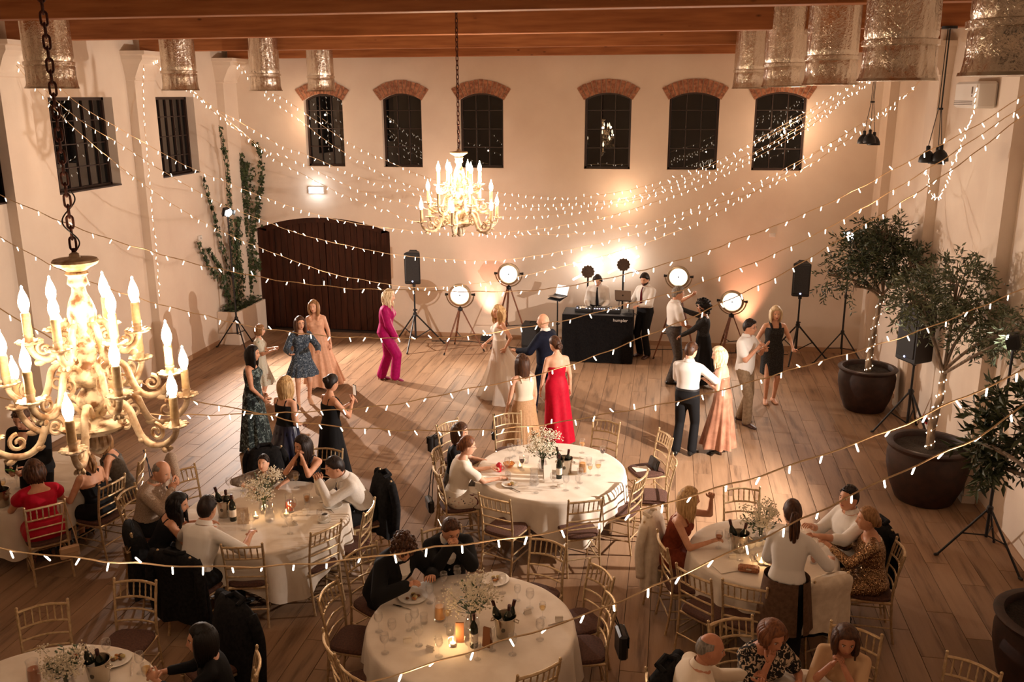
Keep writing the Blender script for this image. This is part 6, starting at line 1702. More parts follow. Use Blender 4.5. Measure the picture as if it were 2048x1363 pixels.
def add_hair(mb, f, style, rr, length=None, wave=0.0, vol=1.0):
    d = {'short': .012, 'bald': .004, 'buzz': .006, 'bun': .014, 'long': .018, 'bob': .020, 'pony': .013, 'curly': .03, 'quiff': .016}.get(style, .015)*vol
    M = Matrix.Translation(f.headc) @ f.Rh.to_4x4(); base = len(mb.v); nu = len(HG[0]); seedv = rr.random()*50
    for row in HG:
        for x, y, z in row:
            az = math.atan2(x, y); p0 = head_pt(x, y, z, f.sex, .0005); hl = hair_line(az, style)
            t = max(0, min(1, (p0.z-hl)/.026)); t = t*t*(3-2*t)
            if style == 'bald' and p0.z > .075: t = max(0, 1-(p0.z-.075)/.015)
            bump = .004*mnoise.noise((x*6+seedv, y*6, z*3))+(.006*mnoise.noise((x*14+seedv, y*14, z*14)) if style in ('curly','quiff') else 0)
            dd = -.012*(1-t)+(d*(.75+.5*max(0,z)+.25*max(0,-y))+bump)*t
            if style == 'quiff' and y > .2 and z > .3: dd += .010*t*min(1,(y-.2)*2)
            mb.v.append(tuple(M @ head_pt(x, y, z, f.sex, dd)))
    for j in range(len(HG)-1):
        for i in range(nu):
            mb.f.append([base+q for q in (j*nu+i, j*nu+(i+1) % nu, (j+1)*nu+(i+1) % nu, (j+1)*nu+i)][::-1]); mb.m.append(mb.mi)
    Ry = f.Ry; C = f.headc
    def lock(az, z0, L, r0, out, wv, r_=None, back=0.0):
        ca, sa = math.cos(az), math.sin(az); P = []; R_ = []
        n = 9; ph = rr.random()*6
        for q in range(n):
            u = q/(n-1); z = z0-(z0+L)*u
            # horizontal distance from the head axis
            rx, ry = .071+.016, .092+.014
            if z > 0: kk = math.sqrt(max(.05, 1-(z/.125)**2))
            else: kk = 1.0
            kk *= out*(1-.10*u) if z < -.1 else out
            w = wv*math.sin(u*7+ph)
            v = Vector((sa*rx*kk+w*ca, ca*ry*kk+w*sa-back*u, z))
            v2 = f.Rh @ Vector((v.x, v.y, 0)) if z > -.05 else Ry @ Vector((v.x, v.y, 0))
            p = C + v2 + (f.Rh @ Vector((0,0,z)) if z > -.05 else Vector((0,0,z)))
            P.append(p); R_.append(r0*(.75+.5*math.sin(PI*min(1,u*1.15)))*(1 if u < .85 else .55))
        mb.tube(P, R_, 6)
    if style in ('long', 'bob'):
        L = length or (.36 if style == 'long' else .135); N = 34
        for q in range(N):
            az = rad(66)+rad(228)*q/(N-1)
            lock(az, .088+rr.uniform(-.01,.012), L*rr.uniform(.88,1.06), .019*vol, 1.04+.03*rr.random(), wave*rr.uniform(.6,1.2), back=.0)
        for q in range(20):
            az = rad(95)+rad(170)*q/19
            lock(az, .085, L*rr.uniform(.8,1.0), .024*vol, .86, wave*.7)
    if style == 'pony':
        b = C+f.Rh @ Vector((0,-.105,.02)); L = length or .34
        for q in range(16):
            a = rr.random()*2*PI; o = Vector((.018*math.cos(a),.018*math.sin(a),0)); P = []
            for u in (0,.12,.3,.55,.8,1): P.append(b+Ry @ (Vector((0,-.03-.03*math.sin(u*2.2),.015 if u < .05 else 0))+o*(1+.9*math.sin(PI*u))+Vector((wave*math.sin(u*8+q),0,0)))-Vector((0,0,L*u*u*.4+L*.6*u)))
            mb.tube(P, [.012,.016,.018,.016,.012,.004], 6)
        mb.ell(b, (.022,.022,.022), 8, 6)
    if style == 'bun':
        b = C+f.Rh @ Vector((0,-.105,(length if length is not None else .0)))
        for q in range(7):
            P = []
            for w in range(13):
                a = 2*PI*w/12; rr2 = .032+.006*math.sin(q)
                v = Matrix.Rotation(q*.45, 3, 'Y') @ Vector((rr2*math.cos(a), .012*math.sin(3*a), rr2*math.sin(a)))
                P.append(b+f.Rh @ v)
            mb.tube(P, .017, 6, False)
        mb.ell(b, (.036,.03,.036), 10, 8, None, f.Rh)
    if style == 'curly':
        for q in range(240):
            az = rr.uniform(-PI,PI); el = rr.uniform(-.8,1.5); x, y, z = math.cos(el)*math.sin(az), math.cos(el)*math.cos(az), math.sin(el)
            p = head_pt(x,y,z,f.sex,.03*rr.uniform(.6,1.5)*vol)
            if p.z < hair_line(az, style)-.02 and abs(math.degrees(az)) < 70: continue
            mb.ell(M @ p, rr.uniform(.012,.02), 5, 4)
    if style in ('short','quiff','buzz') and style != 'buzz':
        for q in range(40):
            az = rr.uniform(-PI,PI); el = rr.uniform(.35,1.4); x, y, z = math.cos(el)*math.sin(az), math.cos(el)*math.cos(az), math.sin(el)
            p = head_pt(x,y,z,f.sex,d*.8)
            if p.z < hair_line(az, style)+.022: continue
            p2 = p+Vector((rr.uniform(-.012,.012), .012+rr.uniform(-.01,.012), rr.uniform(.0,.006)))
            mb.tube([M @ p, M @ p.lerp(p2,.6), M @ p2], [.009,.008,.003], 5)
def add_skirt(f, k0, hem, w1, d1, folds=12, amp=.03, off=(0,0), inf=.016, swirl=0.0, rows=16, n=72, seed=0, ease=1.0, hem_z_var=.0, mid=None):
    """skirt hung from the waist; hem given as height above the ground (unscaled metres)"""
    mb = MB(); P = TORSO[f.sex]
    def prof(k):
        for i in range(len(P)-1):
            if P[i][0] <= k <= P[i+1][0]:
                t = (k-P[i][0])/(P[i+1][0]-P[i][0]); return [P[i][q]*(1-t)+P[i+1][q]*t for q in range(4)]
        return list(P[0])
    rr = random.Random(seed); ph = [rr.random()*6 for _ in range(4)]
    ctop = f.sp(k0); zt = ctop.z; khip = -.03
    def fn(u, v):
        a = 2*PI*u; ca, sa = math.cos(a), math.sin(a)
        z = zt+(hem-zt)*v; kk = k0-(zt-z)
        if kk > khip: q = prof(kk); w0, d0, y0 = q[1]*f.bulk+inf, q[2]*(1+(f.bulk-1)*1.3)+inf, q[3]
        else: q = prof(khip); w0, d0, y0 = q[1]*f.bulk+inf, q[2]*(1+(f.bulk-1)*1.3)+inf, q[3]
        zh = zt-(k0-khip); t = 0 if z > zh else ((zh-z)/max(zh-hem, 1e-3))**ease
        w = w0+(w1-w0)*t; d = d0+(d1-d0)*t
        fo = amp*t*(math.sin(folds*a+ph[0]+1.2*math.sin(2*a+ph[1])+swirl*v)+.45*math.sin(folds*1.7*a+ph[2]+swirl*v)) + amp*.12*min(1,v*6)*math.sin(folds*a*1.5+ph[3])
        e = 1/((abs(ca)**2.3+abs(sa)**2.3)**(1/2.3))
        zz = z + (hem_z_var*math.sin(3*a+ph[2])*v*v)
        c = Vector((ctop.x+off[0]*t, ctop.y+off[1]*t, zz))
        return c + f.Rp @ Vector(((w*e+fo)*ca, (d*e+fo)*sa+y0*(1-t), 0))
    mb.grid(fn, n, rows, True)
    return mb
def lapskirt(f, mb, inf=.03, drop=.0):
    for sg in (1,-1): f.leg(mb, sg, inf, .97)
    mid = (f.K[1]+f.K[-1])/2; mb.capsule(f.pel+Vector((0,.02,-.02)), .11, mid-Vector((0,.04,0)), .07)
    f.torso(mb, -.10, .12, inf*.6)
    if drop > 0:
        for sg in (1,-1): mb.capsule(f.K[sg], .075, f.K[sg].lerp(f.A[sg], drop), .085)
        mb.capsule(mid, .08, ((f.K[1]+f.K[-1])/2).lerp((f.A[1]+f.A[-1])/2, drop), .08)
VOX = .0165
def job(name, mb, mat, parent, vox=None, it=4, extra=None): RJOBS.append((name, mb, vox or VOX, it, mat, parent, extra))
def person(label, at, face, fig, tone=0, hair=('short','brown',{}), wear=(), group=None, shoes=None, glasses=False, beard=False, vox=None, seed=None, z=0.0, bare=True):
    """fig: Fig.  wear: list of (kind, material, options)"""
    rr = random.Random(seed if seed is not None else len(label)*7+int(at[0]*100))
    t = thing('person', label, 'person', (at[0], at[1], z), rad(face), group); t.scale = (fig.k,)*3
    f = fig; hairc = hm(hair[1]) if hair else hm('brown')
    b = MB(); f.torso(b, -.10, .54, 0.0); b.capsule(f.sp(.49), .060 if f.sex == 'm' else .047, f.headc+f.Rh @ Vector((0,-.02,-.06)), .056 if f.sex == 'm' else .044)
    for sg in (1,-1): f.arm(b, sg); f.leg(b, sg)
    ex = MB(); add_head(ex, f, beard)
    for sg in (1,-1): add_hand(ex, f, sg)
    if shoes is None or shoes[0] in ('bare','heel','sandal'):
        for sg in (1,-1): foot_mesh(ex, f, sg, 'heel' if shoes and shoes[0] == 'heel' else 'flat')
    job('body', b, [skin(tone), LIPS, EYEW, IRIS, hairc], t, vox, 4, ex)
    if hair:
        h = MB(); add_hair(h, f, hair[0], rr, **(hair[2] if len(hair) > 2 else {})); obj('hair', h, hairc, t, ang=180)
    if shoes and shoes[0] != 'bare':
        for sg in (1,-1):
            m = MB(); foot_mesh(m, f, sg, 'heel' if shoes[0] == 'heel' else 'shoe', inf=.012 if shoes[0] != 'heel' else .006); obj('shoe', m, shoes[1], t)
    if glasses:
        m = MB(); M = Matrix.Translation(f.headc) @ f.Rh.to_4x4(); ey = head_pt(.34,.93,.09,f.sex).y+.010
        for sx in (-1,1):
            m.tube([(sx*.030+.021*math.cos(2*PI*q/14), ey, .010+.017*math.sin(2*PI*q/14)) for q in range(15)], .0022, 5, False, M)
            m.tube([(sx*.050,ey,.014),(sx*.072,ey-.05,.012),(sx*.074,ey-.10,.006)], .002, 4, True, M)
        m.tube([(-.01,ey+.002,.014),(.01,ey+.002,.014)], .0022, 4, True, M); obj('glasses', m, BLACKPL, t)
    for w in wear:
        kind, mat = w[0], w[1]; o = w[2] if len(w) > 2 else {}
        if kind in ('shirt','jacket'):
            inf = o.get('inf', .014 if kind == 'shirt' else .030); up = {'long': 1.97, 'roll': 1.35, 'half': 1.02, 'short': .62, 'cap': .3}[o.get('sleeve','long')]
            m = MB(); f.torso(m, o.get('hem', .06 if kind == 'shirt' else -.20), o.get('top', .515), inf)
            for sg in (1,-1): f.arm(m, sg, inf*.8+.004, up)
            if o.get('hem', 0) < -.1:
                if f.sit:
                    pass
            job(kind if 'name' not in o else o['name'], m, [mat], t, vox)
            if o.get('collar', True):
                c = MB(); n = 14
                def colp(u, v):
                    a = PI*.5+.35+(2*PI-.7)*u; kk = .515+.05*v; r = (.064 if f.sex == 'm' else .052)+.008*(1-v)
                    return f.sp(kk)+f.Rt @ Vector((r*math.cos(a), r*math.sin(a)*.98-.004, 0))
                c.grid(colp, n, 3); 
                def colp2(u, v):
                    p = colp(u, 1-.9*v); a = PI*.5+.35+(2*PI-.7)*u; return p+f.Rt @ Vector((.012*v*math.cos(a)+.003*math.cos(a), .012*v*math.sin(a)+.003*math.sin(a), 0))
                c.grid(colp2, n, 3); obj('collar', c, o.get('collarmat', mat), t)
        elif kind == 'front':      # shirt front showing between jacket lapels
            m = MB(); pts = []
            def fp(u, v):
                k = .50-.30*v; wv = (.055*(1-v)+.004)*(2*u-1); q = f.sp(k); yy = .135+.018*math.sin(PI*min(1,v+.25)) if k < .42 else .135-.7*(k-.42)
                return q+f.Rt @ Vector((wv*1.1, yy*f.bulk+.016-abs(wv)*.25, 0))
            m.grid(fp, 7, 8); obj('shirt_front', m, mat, t)
            for sx in (-1, 1):
                def lp(u, v):
                    k = .52-.32*v; ww = (.060*(1-v)+.006)+u*.035*(1-.4*v); q = f.sp(k); yy = .135+.018*math.sin(PI*min(1,v+.25)) if k < .42 else .135-.7*(k-.42)
                    return q+f.Rt @ Vector((sx*ww, yy*f.bulk+.024-ww*.28, 0))
                l = MB(); l.grid(lp, 4, 8); obj('lapel', l, o['lapel'], t)
        elif kind == 'tie':
            m = MB()
            def tpnt(k, x, dy=0):
                q = f.sp(k); P_ = TORSO[f.sex]; yy = .118*(1+(f.bulk-1)*1.3)+.030+o.get('out',0)
                if k > .44: yy -= (k-.44)*.85
                return q+f.Rt @ Vector((x, yy+dy, 0))
            ks = [.505,.47,.40,.30,.20,.12,.08]; ws = [.016,.014,.020,.026,.032,.030,.004]
            rings = []
            for k, w_ in zip(ks, ws): rings.append([tpnt(k,-w_),tpnt(k,0,.006),tpnt(k,w_),tpnt(k,0,-.006)])
            m.loft(rings); obj('tie', m, mat, t)
        elif kind == 'trousers':
            m = MB(); f.torso(m, -.12, o.get('top', .11), .016)
            for sg in (1,-1): f.leg(m, sg, .014+o.get('inf',0), o.get('upto',1.98), True)
            m.capsule(f.hip[1]-Vector((0,0,.02)), .08, f.hip[-1]-Vector((0,0,.02)), .08)
            job('trousers', m, [mat], t, vox)
            if o.get('belt'):
                c = MB(); c.loft([f.ring(.085,.157,.112,0,inf=.022), f.ring(.118,.154,.110,0,inf=.022)], True, False, False); obj('belt', c, BLACKPL, t)
        elif kind == 'bodice':
            m = MB(); f.torso(m, o.get('k0', -.02), o.get('top', .40), o.get('inf', .013))
            if o.get('sleeve'):
                for sg in (1,-1): f.arm(m, sg, .014+o.get('puff',0), o['sleeve'])
            job('bodice', m, [mat], t, vox)
            if o.get('straps'):
                tw = o.get('sw', .009)
                for sx in (-1, 1):
                    sxk = o.get('sx', .075); kf = o.get('top', .40)
                    c = MB(); c.tube([f.tp((sx*sxk*.85,.115,kf-.03)), f.tp((sx*sxk,.098,kf+.03)), f.tp((sx*sxk*1.05,.055,.475)), f.tp((sx*sxk*1.05,-.005,.497)), f.tp((sx*sxk,-.062,.465)), f.tp((sx*sxk*.9*(-1 if o.get('cross') else 1),-.10,kf-.04))], tw, 6, flat=1.0); obj('strap', c, mat, t)
        elif kind == 'skirt':
            oo = {k_: v_ for k_, v_ in o.items() if k_ not in ('name',)}
            m = add_skirt(f, oo.pop('k0', .12), oo.pop('hem'), oo.pop('w1', .30), oo.pop('d1', .28), **oo); obj(o.get('name','skirt'), m, mat, t, ang=180)
        elif kind == 'lap':
            m = MB(); lapskirt(f, m, o.get('inf', .03), o.get('drop', 0)); job('skirt', m, [mat], t, vox)
        elif kind == 'sash':
            c = MB(); kk = o.get('k', .14); c.loft([f.ring(kk-.02,.155 if f.sex=='m' else .14,.10,0,inf=.024), f.ring(kk+.03,.15 if f.sex=='m' else .125,.097,0,inf=.024)], True, False, False); obj('waistband', c, mat, t)
        elif kind == 'apron':
            def ap(u, v):
                a = rad(-40)+rad(346)*u; z = f.sp(.10).z; q = f.sp(.10)
                w = .205+.05*v; d = .180+.05*v; return Vector((q.x+w*math.cos(a), q.y+d*math.sin(a), z-.50*v))+Vector((.01*math.sin(9*a)*v,0,0))
            m = MB(); m.grid(ap, 44, 12); obj('apron', m, mat, t, ang=180)
        elif kind == 'headphones':
            m = MB(); M = Matrix.Translation(f.headc) @ f.Rh.to_4x4()
            m.tube([(.095*math.cos(PI*q/12), -.005, .13*math.sin(PI*q/12)+.005) for q in range(13)], .010, 6, True, M)
            for sx in (-1,1): m.ell((sx*.088,-.005,0), (.022,.04,.045), 10, 8, M)
            obj('headphones', m, mat, t)
    return t
def wrist_world(t, f, sg, off=(0,0,0)):
    """world place of a hand, for things held"""
    v = (f.W[sg]+(f.W[sg]-f.E[sg]).normalized()*.07)*f.k
    return Vector(t.location)+Matrix.Rotation(t.rotation_euler.z, 3, 'Z') @ (v+Vector(off))
def run_remesh():
    tmp = []
    for k, (name, mb, vox, it, mats, parent, extra) in enumerate(RJOBS):
        me = mb.mesh('tmp', None, True); o = bpy.data.objects.new('tmp', me); COL.objects.link(o)
        r = o.modifiers.new('r', 'REMESH'); r.mode = 'VOXEL'; r.voxel_size = vox; r.use_smooth_shade = True
        s = o.modifiers.new('s', 'SMOOTH'); s.factor = .5; s.iterations = it
        tmp.append(o)
    dg = bpy.context.evaluated_depsgraph_get(); dg.update()
    for o, (name, mb, vox, it, mats, parent, extra) in zip(tmp, RJOBS):
        me = bpy.data.meshes.new_from_object(o.evaluated_get(dg)); me.name = name
        if extra is not None:
            V = [tuple(v.co) for v in me.vertices]; F = [tuple(p.vertices) for p in me.polygons]; n = len(V); nf = len(F)
            V += extra.v; F += [tuple(i+n for i in f_) for f_ in extra.f]
            m2 = bpy.data.meshes.new(name); m2.from_pydata(V, [], F); idx = [0]*nf+list(extra.m); bpy.data.meshes.remove(me); me = m2
        me.materials.clear()
        for m in mats: me.materials.append(m)
        if extra is not None: me.polygons.foreach_set('material_index', idx)
        me.polygons.foreach_set('use_smooth', [True]*len(me.polygons)); me.update()
        link(name, me, parent)
    for o in tmp:
        d = o.data; bpy.data.objects.remove(o); bpy.data.meshes.remove(d)
    RJOBS.clear()
def st(px, py, top):
    """stand where the soles are seen; the height follows from the top of the head"""
    b = atz(px, py); lo, hi = 1.3, 2.1
    for _ in range(30):
        m = (lo+hi)/2; p = b+Vector((0,0,m)); d = p-CAMLOC; y = 681.5-FPX*d.dot(CU)/d.dot(CF)
        if y > top: lo = m
        else: hi = m
    return (b.x, b.y), lo
def sh(px, top, h):
    p = atz(px, top, h); return (p.x, p.y)
WHITE = cloth('white_shirt', srgb(226,220,212)); CREAMC = cloth('cream', srgb(222,206,184)); NAVY = cloth('navy_suit', srgb(13,16,30), srgb(19,23,40)); BLK = cloth('black', (.010,.010,.011,1)); BLKS = cloth('black_lace', (.008,.008,.009,1), (.05,.048,.046,1), 90)
GREYT = cloth('grey_trousers', srgb(64,58,54), srgb(84,76,70)); KHAKI = cloth('khaki', srgb(120,98,74), srgb(140,116,90)); RED = cloth('red_gown', srgb(176,14,40), srgb(190,18,46), 20, .55); MAG = cloth('magenta', srgb(150,10,84), srgb(172,16,100), 20, .6)
PEACH = cloth('peach_dress', srgb(214,164,134), srgb(226,178,148), 20, .65); SATIN = cloth('rose_satin', srgb(150,104,82), srgb(186,134,108), 8, .32); TULLE = cloth('ivory_tulle', srgb(236,226,214), srgb(244,236,226), 30, .85)
BEIGEP = cloth('beige_pleats', srgb(168,128,92), srgb(196,154,114), 60, .5, stretch=(3,3,.3)); RUSTC = cloth('rust_dress', srgb(120,54,34), srgb(138,64,42)); NAVSK = cloth('navy_satin', srgb(12,14,34), srgb(26,30,60), 6, .35)
BLUEP = printed('blue_floral', srgb(58,72,88), [srgb(146,160,172), srgb(28,38,52)], 46, .38); GREENP = printed('pale_floral', srgb(200,196,178), [srgb(130,140,116), srgb(170,110,96)], 20, .28); TEALP = printed('teal_marble', srgb(40,52,52), [srgb(112,128,128), srgb(20,26,30)], 16, .40)
ROSEP = printed('white_rose_print', srgb(220,206,188), [srgb(90,40,44), srgb(40,40,46), srgb(190,130,110)], 11, .28); ZEBRA = printed('leaf_print', (.012,.012,.013,1), [srgb(206,186,160)], 26, .42)
CHECK = cloth('checked_shirt', srgb(132,112,96), srgb(188,166,146), 140); GREYC = cloth('grey_dress', srgb(84,78,72), srgb(110,102,94)); GREYS = cloth('boy_shirt', srgb(112,98,86), srgb(132,116,102)); APR = cloth('brown_apron', srgb(86,64,48), srgb(104,78,60)); BURG = cloth('wine_tie', srgb(84,16,22)); TIEB = cloth('black_tie', (.012,.012,.016,1))
LEATH = plain('dark_leather', srgb(30,18,14), .35); BRLEATH = plain('brown_leather', srgb(62,34,22), .4); NUDE = plain('nude_heel', srgb(196,156,126), .4); MAGSH = plain('magenta_shoe', srgb(140,10,78), .5); BLKSH = plain('black_shoe', (.012,.012,.012,1), .3)
def m_sequin():
    t = NT('sequins').set(None, .22, .85)
    vo = t.n('ShaderNodeTexVoronoi', i_Scale=150.0); v = t.coord(); t.l(v, vo.inputs['Vector'])
    t.l(t.ramp(vo.outputs['Color'], [(.2, srgb(96,70,46)), (.8, srgb(196,160,118))]), t.b.inputs['Base Color'])
    nm = t.n('ShaderNodeVectorMath', operation='SUBTRACT'); nm.inputs[1].default_value = (.5,.5,.5); t.l(vo.outputs['Color'], nm.inputs[0])
    sc = t.n('ShaderNodeVectorMath', operation='SCALE'); sc.inputs['Scale'].default_value = 1.1; t.l(nm.outputs[0], sc.inputs[0])
    ge = t.n('ShaderNodeNewGeometry'); ad = t.n('ShaderNodeVectorMath', operation='ADD'); t.l(ge.outputs['Normal'], ad.inputs[0]); t.l(sc.outputs[0], ad.inputs[1])
    no = t.n('ShaderNodeVectorMath', operation='NORMALIZE'); t.l(ad.outputs[0], no.inputs[0]); t.l(no.outputs[0], t.b.inputs['Normal']); return t.m
SEQ = m_sequin()
def m_tulle():
    t = NT('tulle').set(srgb(240,232,222), .9, 0, .1); tr = t.n('ShaderNodeBsdfTranslucent'); tr.inputs['Color'].default_value = srgb(240,230,218)
    mx = t.n('ShaderNodeMixShader'); mx.inputs['Fac'].default_value = .52; t.l(t.b.outputs[0], mx.inputs[1]); t.l(tr.outputs[0], mx.inputs[2])
    tp = t.n('ShaderNodeBsdfTransparent'); m2 = t.n('ShaderNodeMixShader'); m2.inputs['Fac'].default_value = .26; t.l(mx.outputs[0], m2.inputs[1]); t.l(tp.outputs[0], m2.inputs[2]); t.l(m2.outputs[0], t.o.inputs['Surface']); return t.m
TULLE2 = m_tulle()
GD = 'guests dancing and watching on the floor'; GS = 'guests seated at the tables'

# ---- the group by the arched door
a, h = st(516, 900, 690)
person('dark-haired woman in teal marbled sleeveless maxi dress, watching in profile', a, -80, Fig('f', h, R=(.16,.20,.92), L=(-.2,.1,.9), head=(0,5,0), bulk=1.05), 1, ('long','black',{'length':.26}), [('bodice',TEALP,{'top':.44}),('skirt',TEALP,{'hem':.03,'w1':.24,'d1':.27,'folds':9,'amp':.02})], GD, ('heel',BLKSH))
a, h = st(527, 801, 648)
person('woman with short bob in pale floral short-sleeved dress, hands raised', a, -72, Fig('f', h, R=(.10,.30,1.18), L=(-.06,.32,1.20), head=(-5,6,0), curl=70), 0, ('bob','light',{'length':.10}), [('bodice',GREENP,{'top':.46,'sleeve':.55,'puff':.012}),('skirt',GREENP,{'hem':.42,'w1':.27,'d1':.27,'folds':9,'amp':.025})], GD, ('heel',NUDE))
a, h = st(610, 808, 628)
person('woman with glasses in blue patterned long-sleeved short dress, dancing', a, -150, Fig('f', h, pel=(0,-.02,.92), R=(.22,.26,1.08), L=(-.26,.34,1.12), palmR=(0,0,1), head=(10,2,0), fR=(.13,.10,.085), fL=(-.10,-.06,.085)), 0, ('long','brown',{'length':.27,'wave':.008}), [('bodice',BLUEP,{'top':.45,'sleeve':1.95,'puff':.014}),('skirt',BLUEP,{'hem':.60,'w1':.29,'d1':.27,'folds':13,'amp':.022})], GD, ('heel',NUDE), glasses=True)
a, h = st(642, 774, 598)
person('smiling woman in peach sleeveless long dress before the arched door', a, -172, Fig('f', h, R=(.22,.05,.80), L=(-.26,.02,.80), head=(-4,0,4), side=3), 0, ('long','light',{'length':.22}), [('bodice',PEACH,{'top':.44,'straps':True,'sw':.02}),('skirt',PEACH,{'hem':.10,'w1':.36,'d1':.36,'folds':12,'amp':.04,'off':(-.08,-.02)})], GD, ('heel',NUDE))
a, h = st(776, 761, 577)
person('blonde woman in magenta jumpsuit stepping towards the bride', a, -86, Fig('f', h, lean=4, R=(.16,.22,.86), L=(-.2,.05,.85), fR=(.09,.16,.12), fL=(-.09,-.14,.085), head=(0,6,0), bulk=1.06), 0, ('long','pale',{'length':.24,'wave':.02,'vol':1.15}), [('bodice',MAG,{'top':.475,'sleeve':1.9,'puff':.022,'inf':.022}),('trousers',MAG,{'inf':.022})], GD, ('heel',MAGSH))
b6 = sh(567, 752, 1.66)
person('blonde woman seen from behind in black top and navy full skirt', b6, -22, Fig('f', 1.66, R=(.10,.20,1.02), L=(-.14,.24,1.0), head=(-6,0,0), bulk=1.05), 0, ('long','blonde',{'length':.22}), [('bodice',BLK,{'top':.41,'straps':True,'sw':.013}),('skirt',NAVSK,{'hem':.36,'w1':.38,'d1':.38,'folds':9,'amp':.05,'off':(.03,.0)})], GD, ('heel',BLKSH))
b7 = sh(657, 748, 1.66); f7 = Fig('f', 1.66, R=(.10,.30,1.32), L=(.02,.32,1.27), head=(8,8,0), palmR=(-1,-.3,0), palmL=(1,-.3,0), curl=60)
t7 = person('woman with dark updo in black strap dress, holding up a phone', b7, -38, f7, 1, ('bun','dark',{'length':.05}), [('bodice',BLK,{'top':.39,'straps':True}),('skirt',BLK,{'hem':.06,'w1':.27,'d1':.27,'folds':7,'amp':.02})], GD, ('heel',BLKSH), glasses=True)
w = wrist_world(t7, f7, 1, (-.05,.05,.05)); o = thing('phone', 'smartphone held up by the woman in the black strap dress', 'phone', w, rad(-38)); m = MB(); m.box((0,0,.02), (.072,.009,.148), None, .003); obj('case', m, BLACKPL, o, False); m = MB(); m.box((0,-.0052,.02), (.066,.001,.135)); obj('screen', m, emit('phone_screen', (.5,.4,.3,1), .7), o, False)

# ---- bride and the couple near her
a, h = st(1000, 792, 608)
person('bride in strapless white tulle gown, turning on the floor', a, 118, Fig('f', h, R=(.16,.22,1.0), L=(-.26,-.02,.98), pL=(-.9,-.5,0), head=(12,2,-4), twist=4), 0, ('long','blonde',{'length':.27,'wave':.022,'vol':1.1}), [('bodice',TULLE,{'top':.375,'inf':.012}),('skirt',TULLE2,{'name':'underskirt','k0':.15,'hem':.06,'w1':.34,'d1':.40,'folds':8,'amp':.03,'off':(-.06,-.16)}),('skirt',TULLE2,{'k0':.15,'hem':.015,'w1':.56,'d1':.66,'folds':11,'amp':.07,'off':(-.10,-.30),'swirl':2.2,'rows':24,'n':110,'ease':1.15,'hem_z_var':.03})], GD, ('heel',NUDE))
a, h = st(1092, 828, 627)
person('bald man in navy suit walking up to the bride', a, 62, Fig('m', h, lean=3, L=(-.30,.36,1.12), R=(.26,.0,.86), palmL=(0,0,1), curlL=25, fR=(.10,-.22,.12), fL=(-.10,.20,.085), head=(14,2,0)), 0, None, [('shirt',WHITE,{'top':.525}),('jacket',NAVY,{'collar':False}),('front',WHITE,{'lapel':NAVY}),('trousers',NAVY)], GD, ('shoe',BLKSH))
b10 = sh(1047, 708, 1.67)
person('woman with long straight brown hair, white top and beige pleated skirt', b10, 34, Fig('f', 1.67, R=(.20,.06,.80), L=(-.24,.10,.84), head=(10,4,0)), 0, ('long','brown',{'length':.34}), [('bodice',CREAMC,{'top':.43,'straps':True,'sw':.018}),('skirt',BEIGEP,{'hem':.06,'w1':.33,'d1':.33,'folds':22,'amp':.022,'off':(-.04,0)})], GD, ('heel',NUDE))
a, h = st(1112, 884, 672)
person('woman in strapless red gown seen from behind, hair in a low bun', a, 22, Fig('f', h, R=(.24,.02,.80), L=(-.26,.06,.80), head=(26,12,0)), 0, ('bun','brown',{'length':-.035,'vol':1.2}), [('bodice',RED,{'top':.335,'inf':.011}),('skirt',RED,{'hem':.06,'w1':.235,'d1':.24,'folds':5,'amp':.018,'off':(.04,-.03)})], GD, ('heel',NUDE))

# ---- DJ desk
p = aty(1198, 541, 18.42); h12 = p.z; f12 = Fig('m', h12, lean=10, R=(.16,.34,1.04), L=(-.14,.36,1.04), head=(0,32,0), palmR=(0,0,-1), palmL=(0,0,-1))
person('DJ in white shirt with dark tie and headphones, bent over the mixer', (p.x, 18.42), 176, f12, 0, ('short','dark',{'vol':1.2}), [('shirt',WHITE),('tie',TIEB,{'out':.004}),('trousers',BLK),('headphones',BLACKPL)], GD, ('shoe',BLKSH), beard=False)
a, h = st(1287, 713, 543)
person('bearded DJ assistant in white shirt and dark red tie beside the laptop', a, 140, Fig('m', h, L=(-.16,.36,1.14), R=(.20,.30,1.12), head=(12,18,0), twist=4), 0, ('quiff','dark',{'vol':1.1}), [('shirt',WHITE),('tie',BURG),('trousers',BLK)], GD, ('shoe',BRLEATH), beard=True)

# ---- couples on the right
a, h = st(1343, 764, 571)
person('grey-haired man in white short-sleeved shirt and tie, dancing', a, -72, Fig('m', h, L=(-.18,.34,1.52), R=(.18,.30,1.02), palmL=(0,.3,1), fR=(.10,-.06,.085), fL=(-.10,.10,.085), head=(-6,8,0)), 1, ('short','grey'), [('shirt',WHITE,{'sleeve':'short','hem':.06}),('tie',TIEB),('trousers',GREYT,{'belt':1,'inf':.006})], GD, ('shoe',BLKSH))
a, h = sh(1410, 597, 1.64), 1.60
person('curly-haired woman in black dress with sheer sleeves, raising her arm', a, 84, Fig('f', h, R=(.10,.50,1.56), L=(-.16,.44,1.04), palmR=(-1,0,.2), head=(4,0,0), bulk=1.08), 1, ('curly','black',{'vol':1.9}), [('bodice',BLKS,{'top':.46,'sleeve':1.9,'puff':.004}),('skirt',BLK,{'hem':.12,'w1':.28,'d1':.28,'folds':10,'amp':.025})], GD, ('heel',BLKSH))
a, h = st(1369, 908, 684)
person('man in white shirt and black trousers seen from behind, dancing close', a, -18, Fig('m', h, R=(.32,.26,1.10), L=(-.12,.36,1.20), pR=(.9,-.4,-.3), fR=(.10,.02,.085), fL=(-.12,-.06,.085), head=(-14,12,0)), 0, ('short','brown'), [('shirt',WHITE,{'hem':.06}),('trousers',BLK,{'belt':1})], GD, ('shoe',BLKSH), glasses=True)
a, h = st(1438, 905, 693)
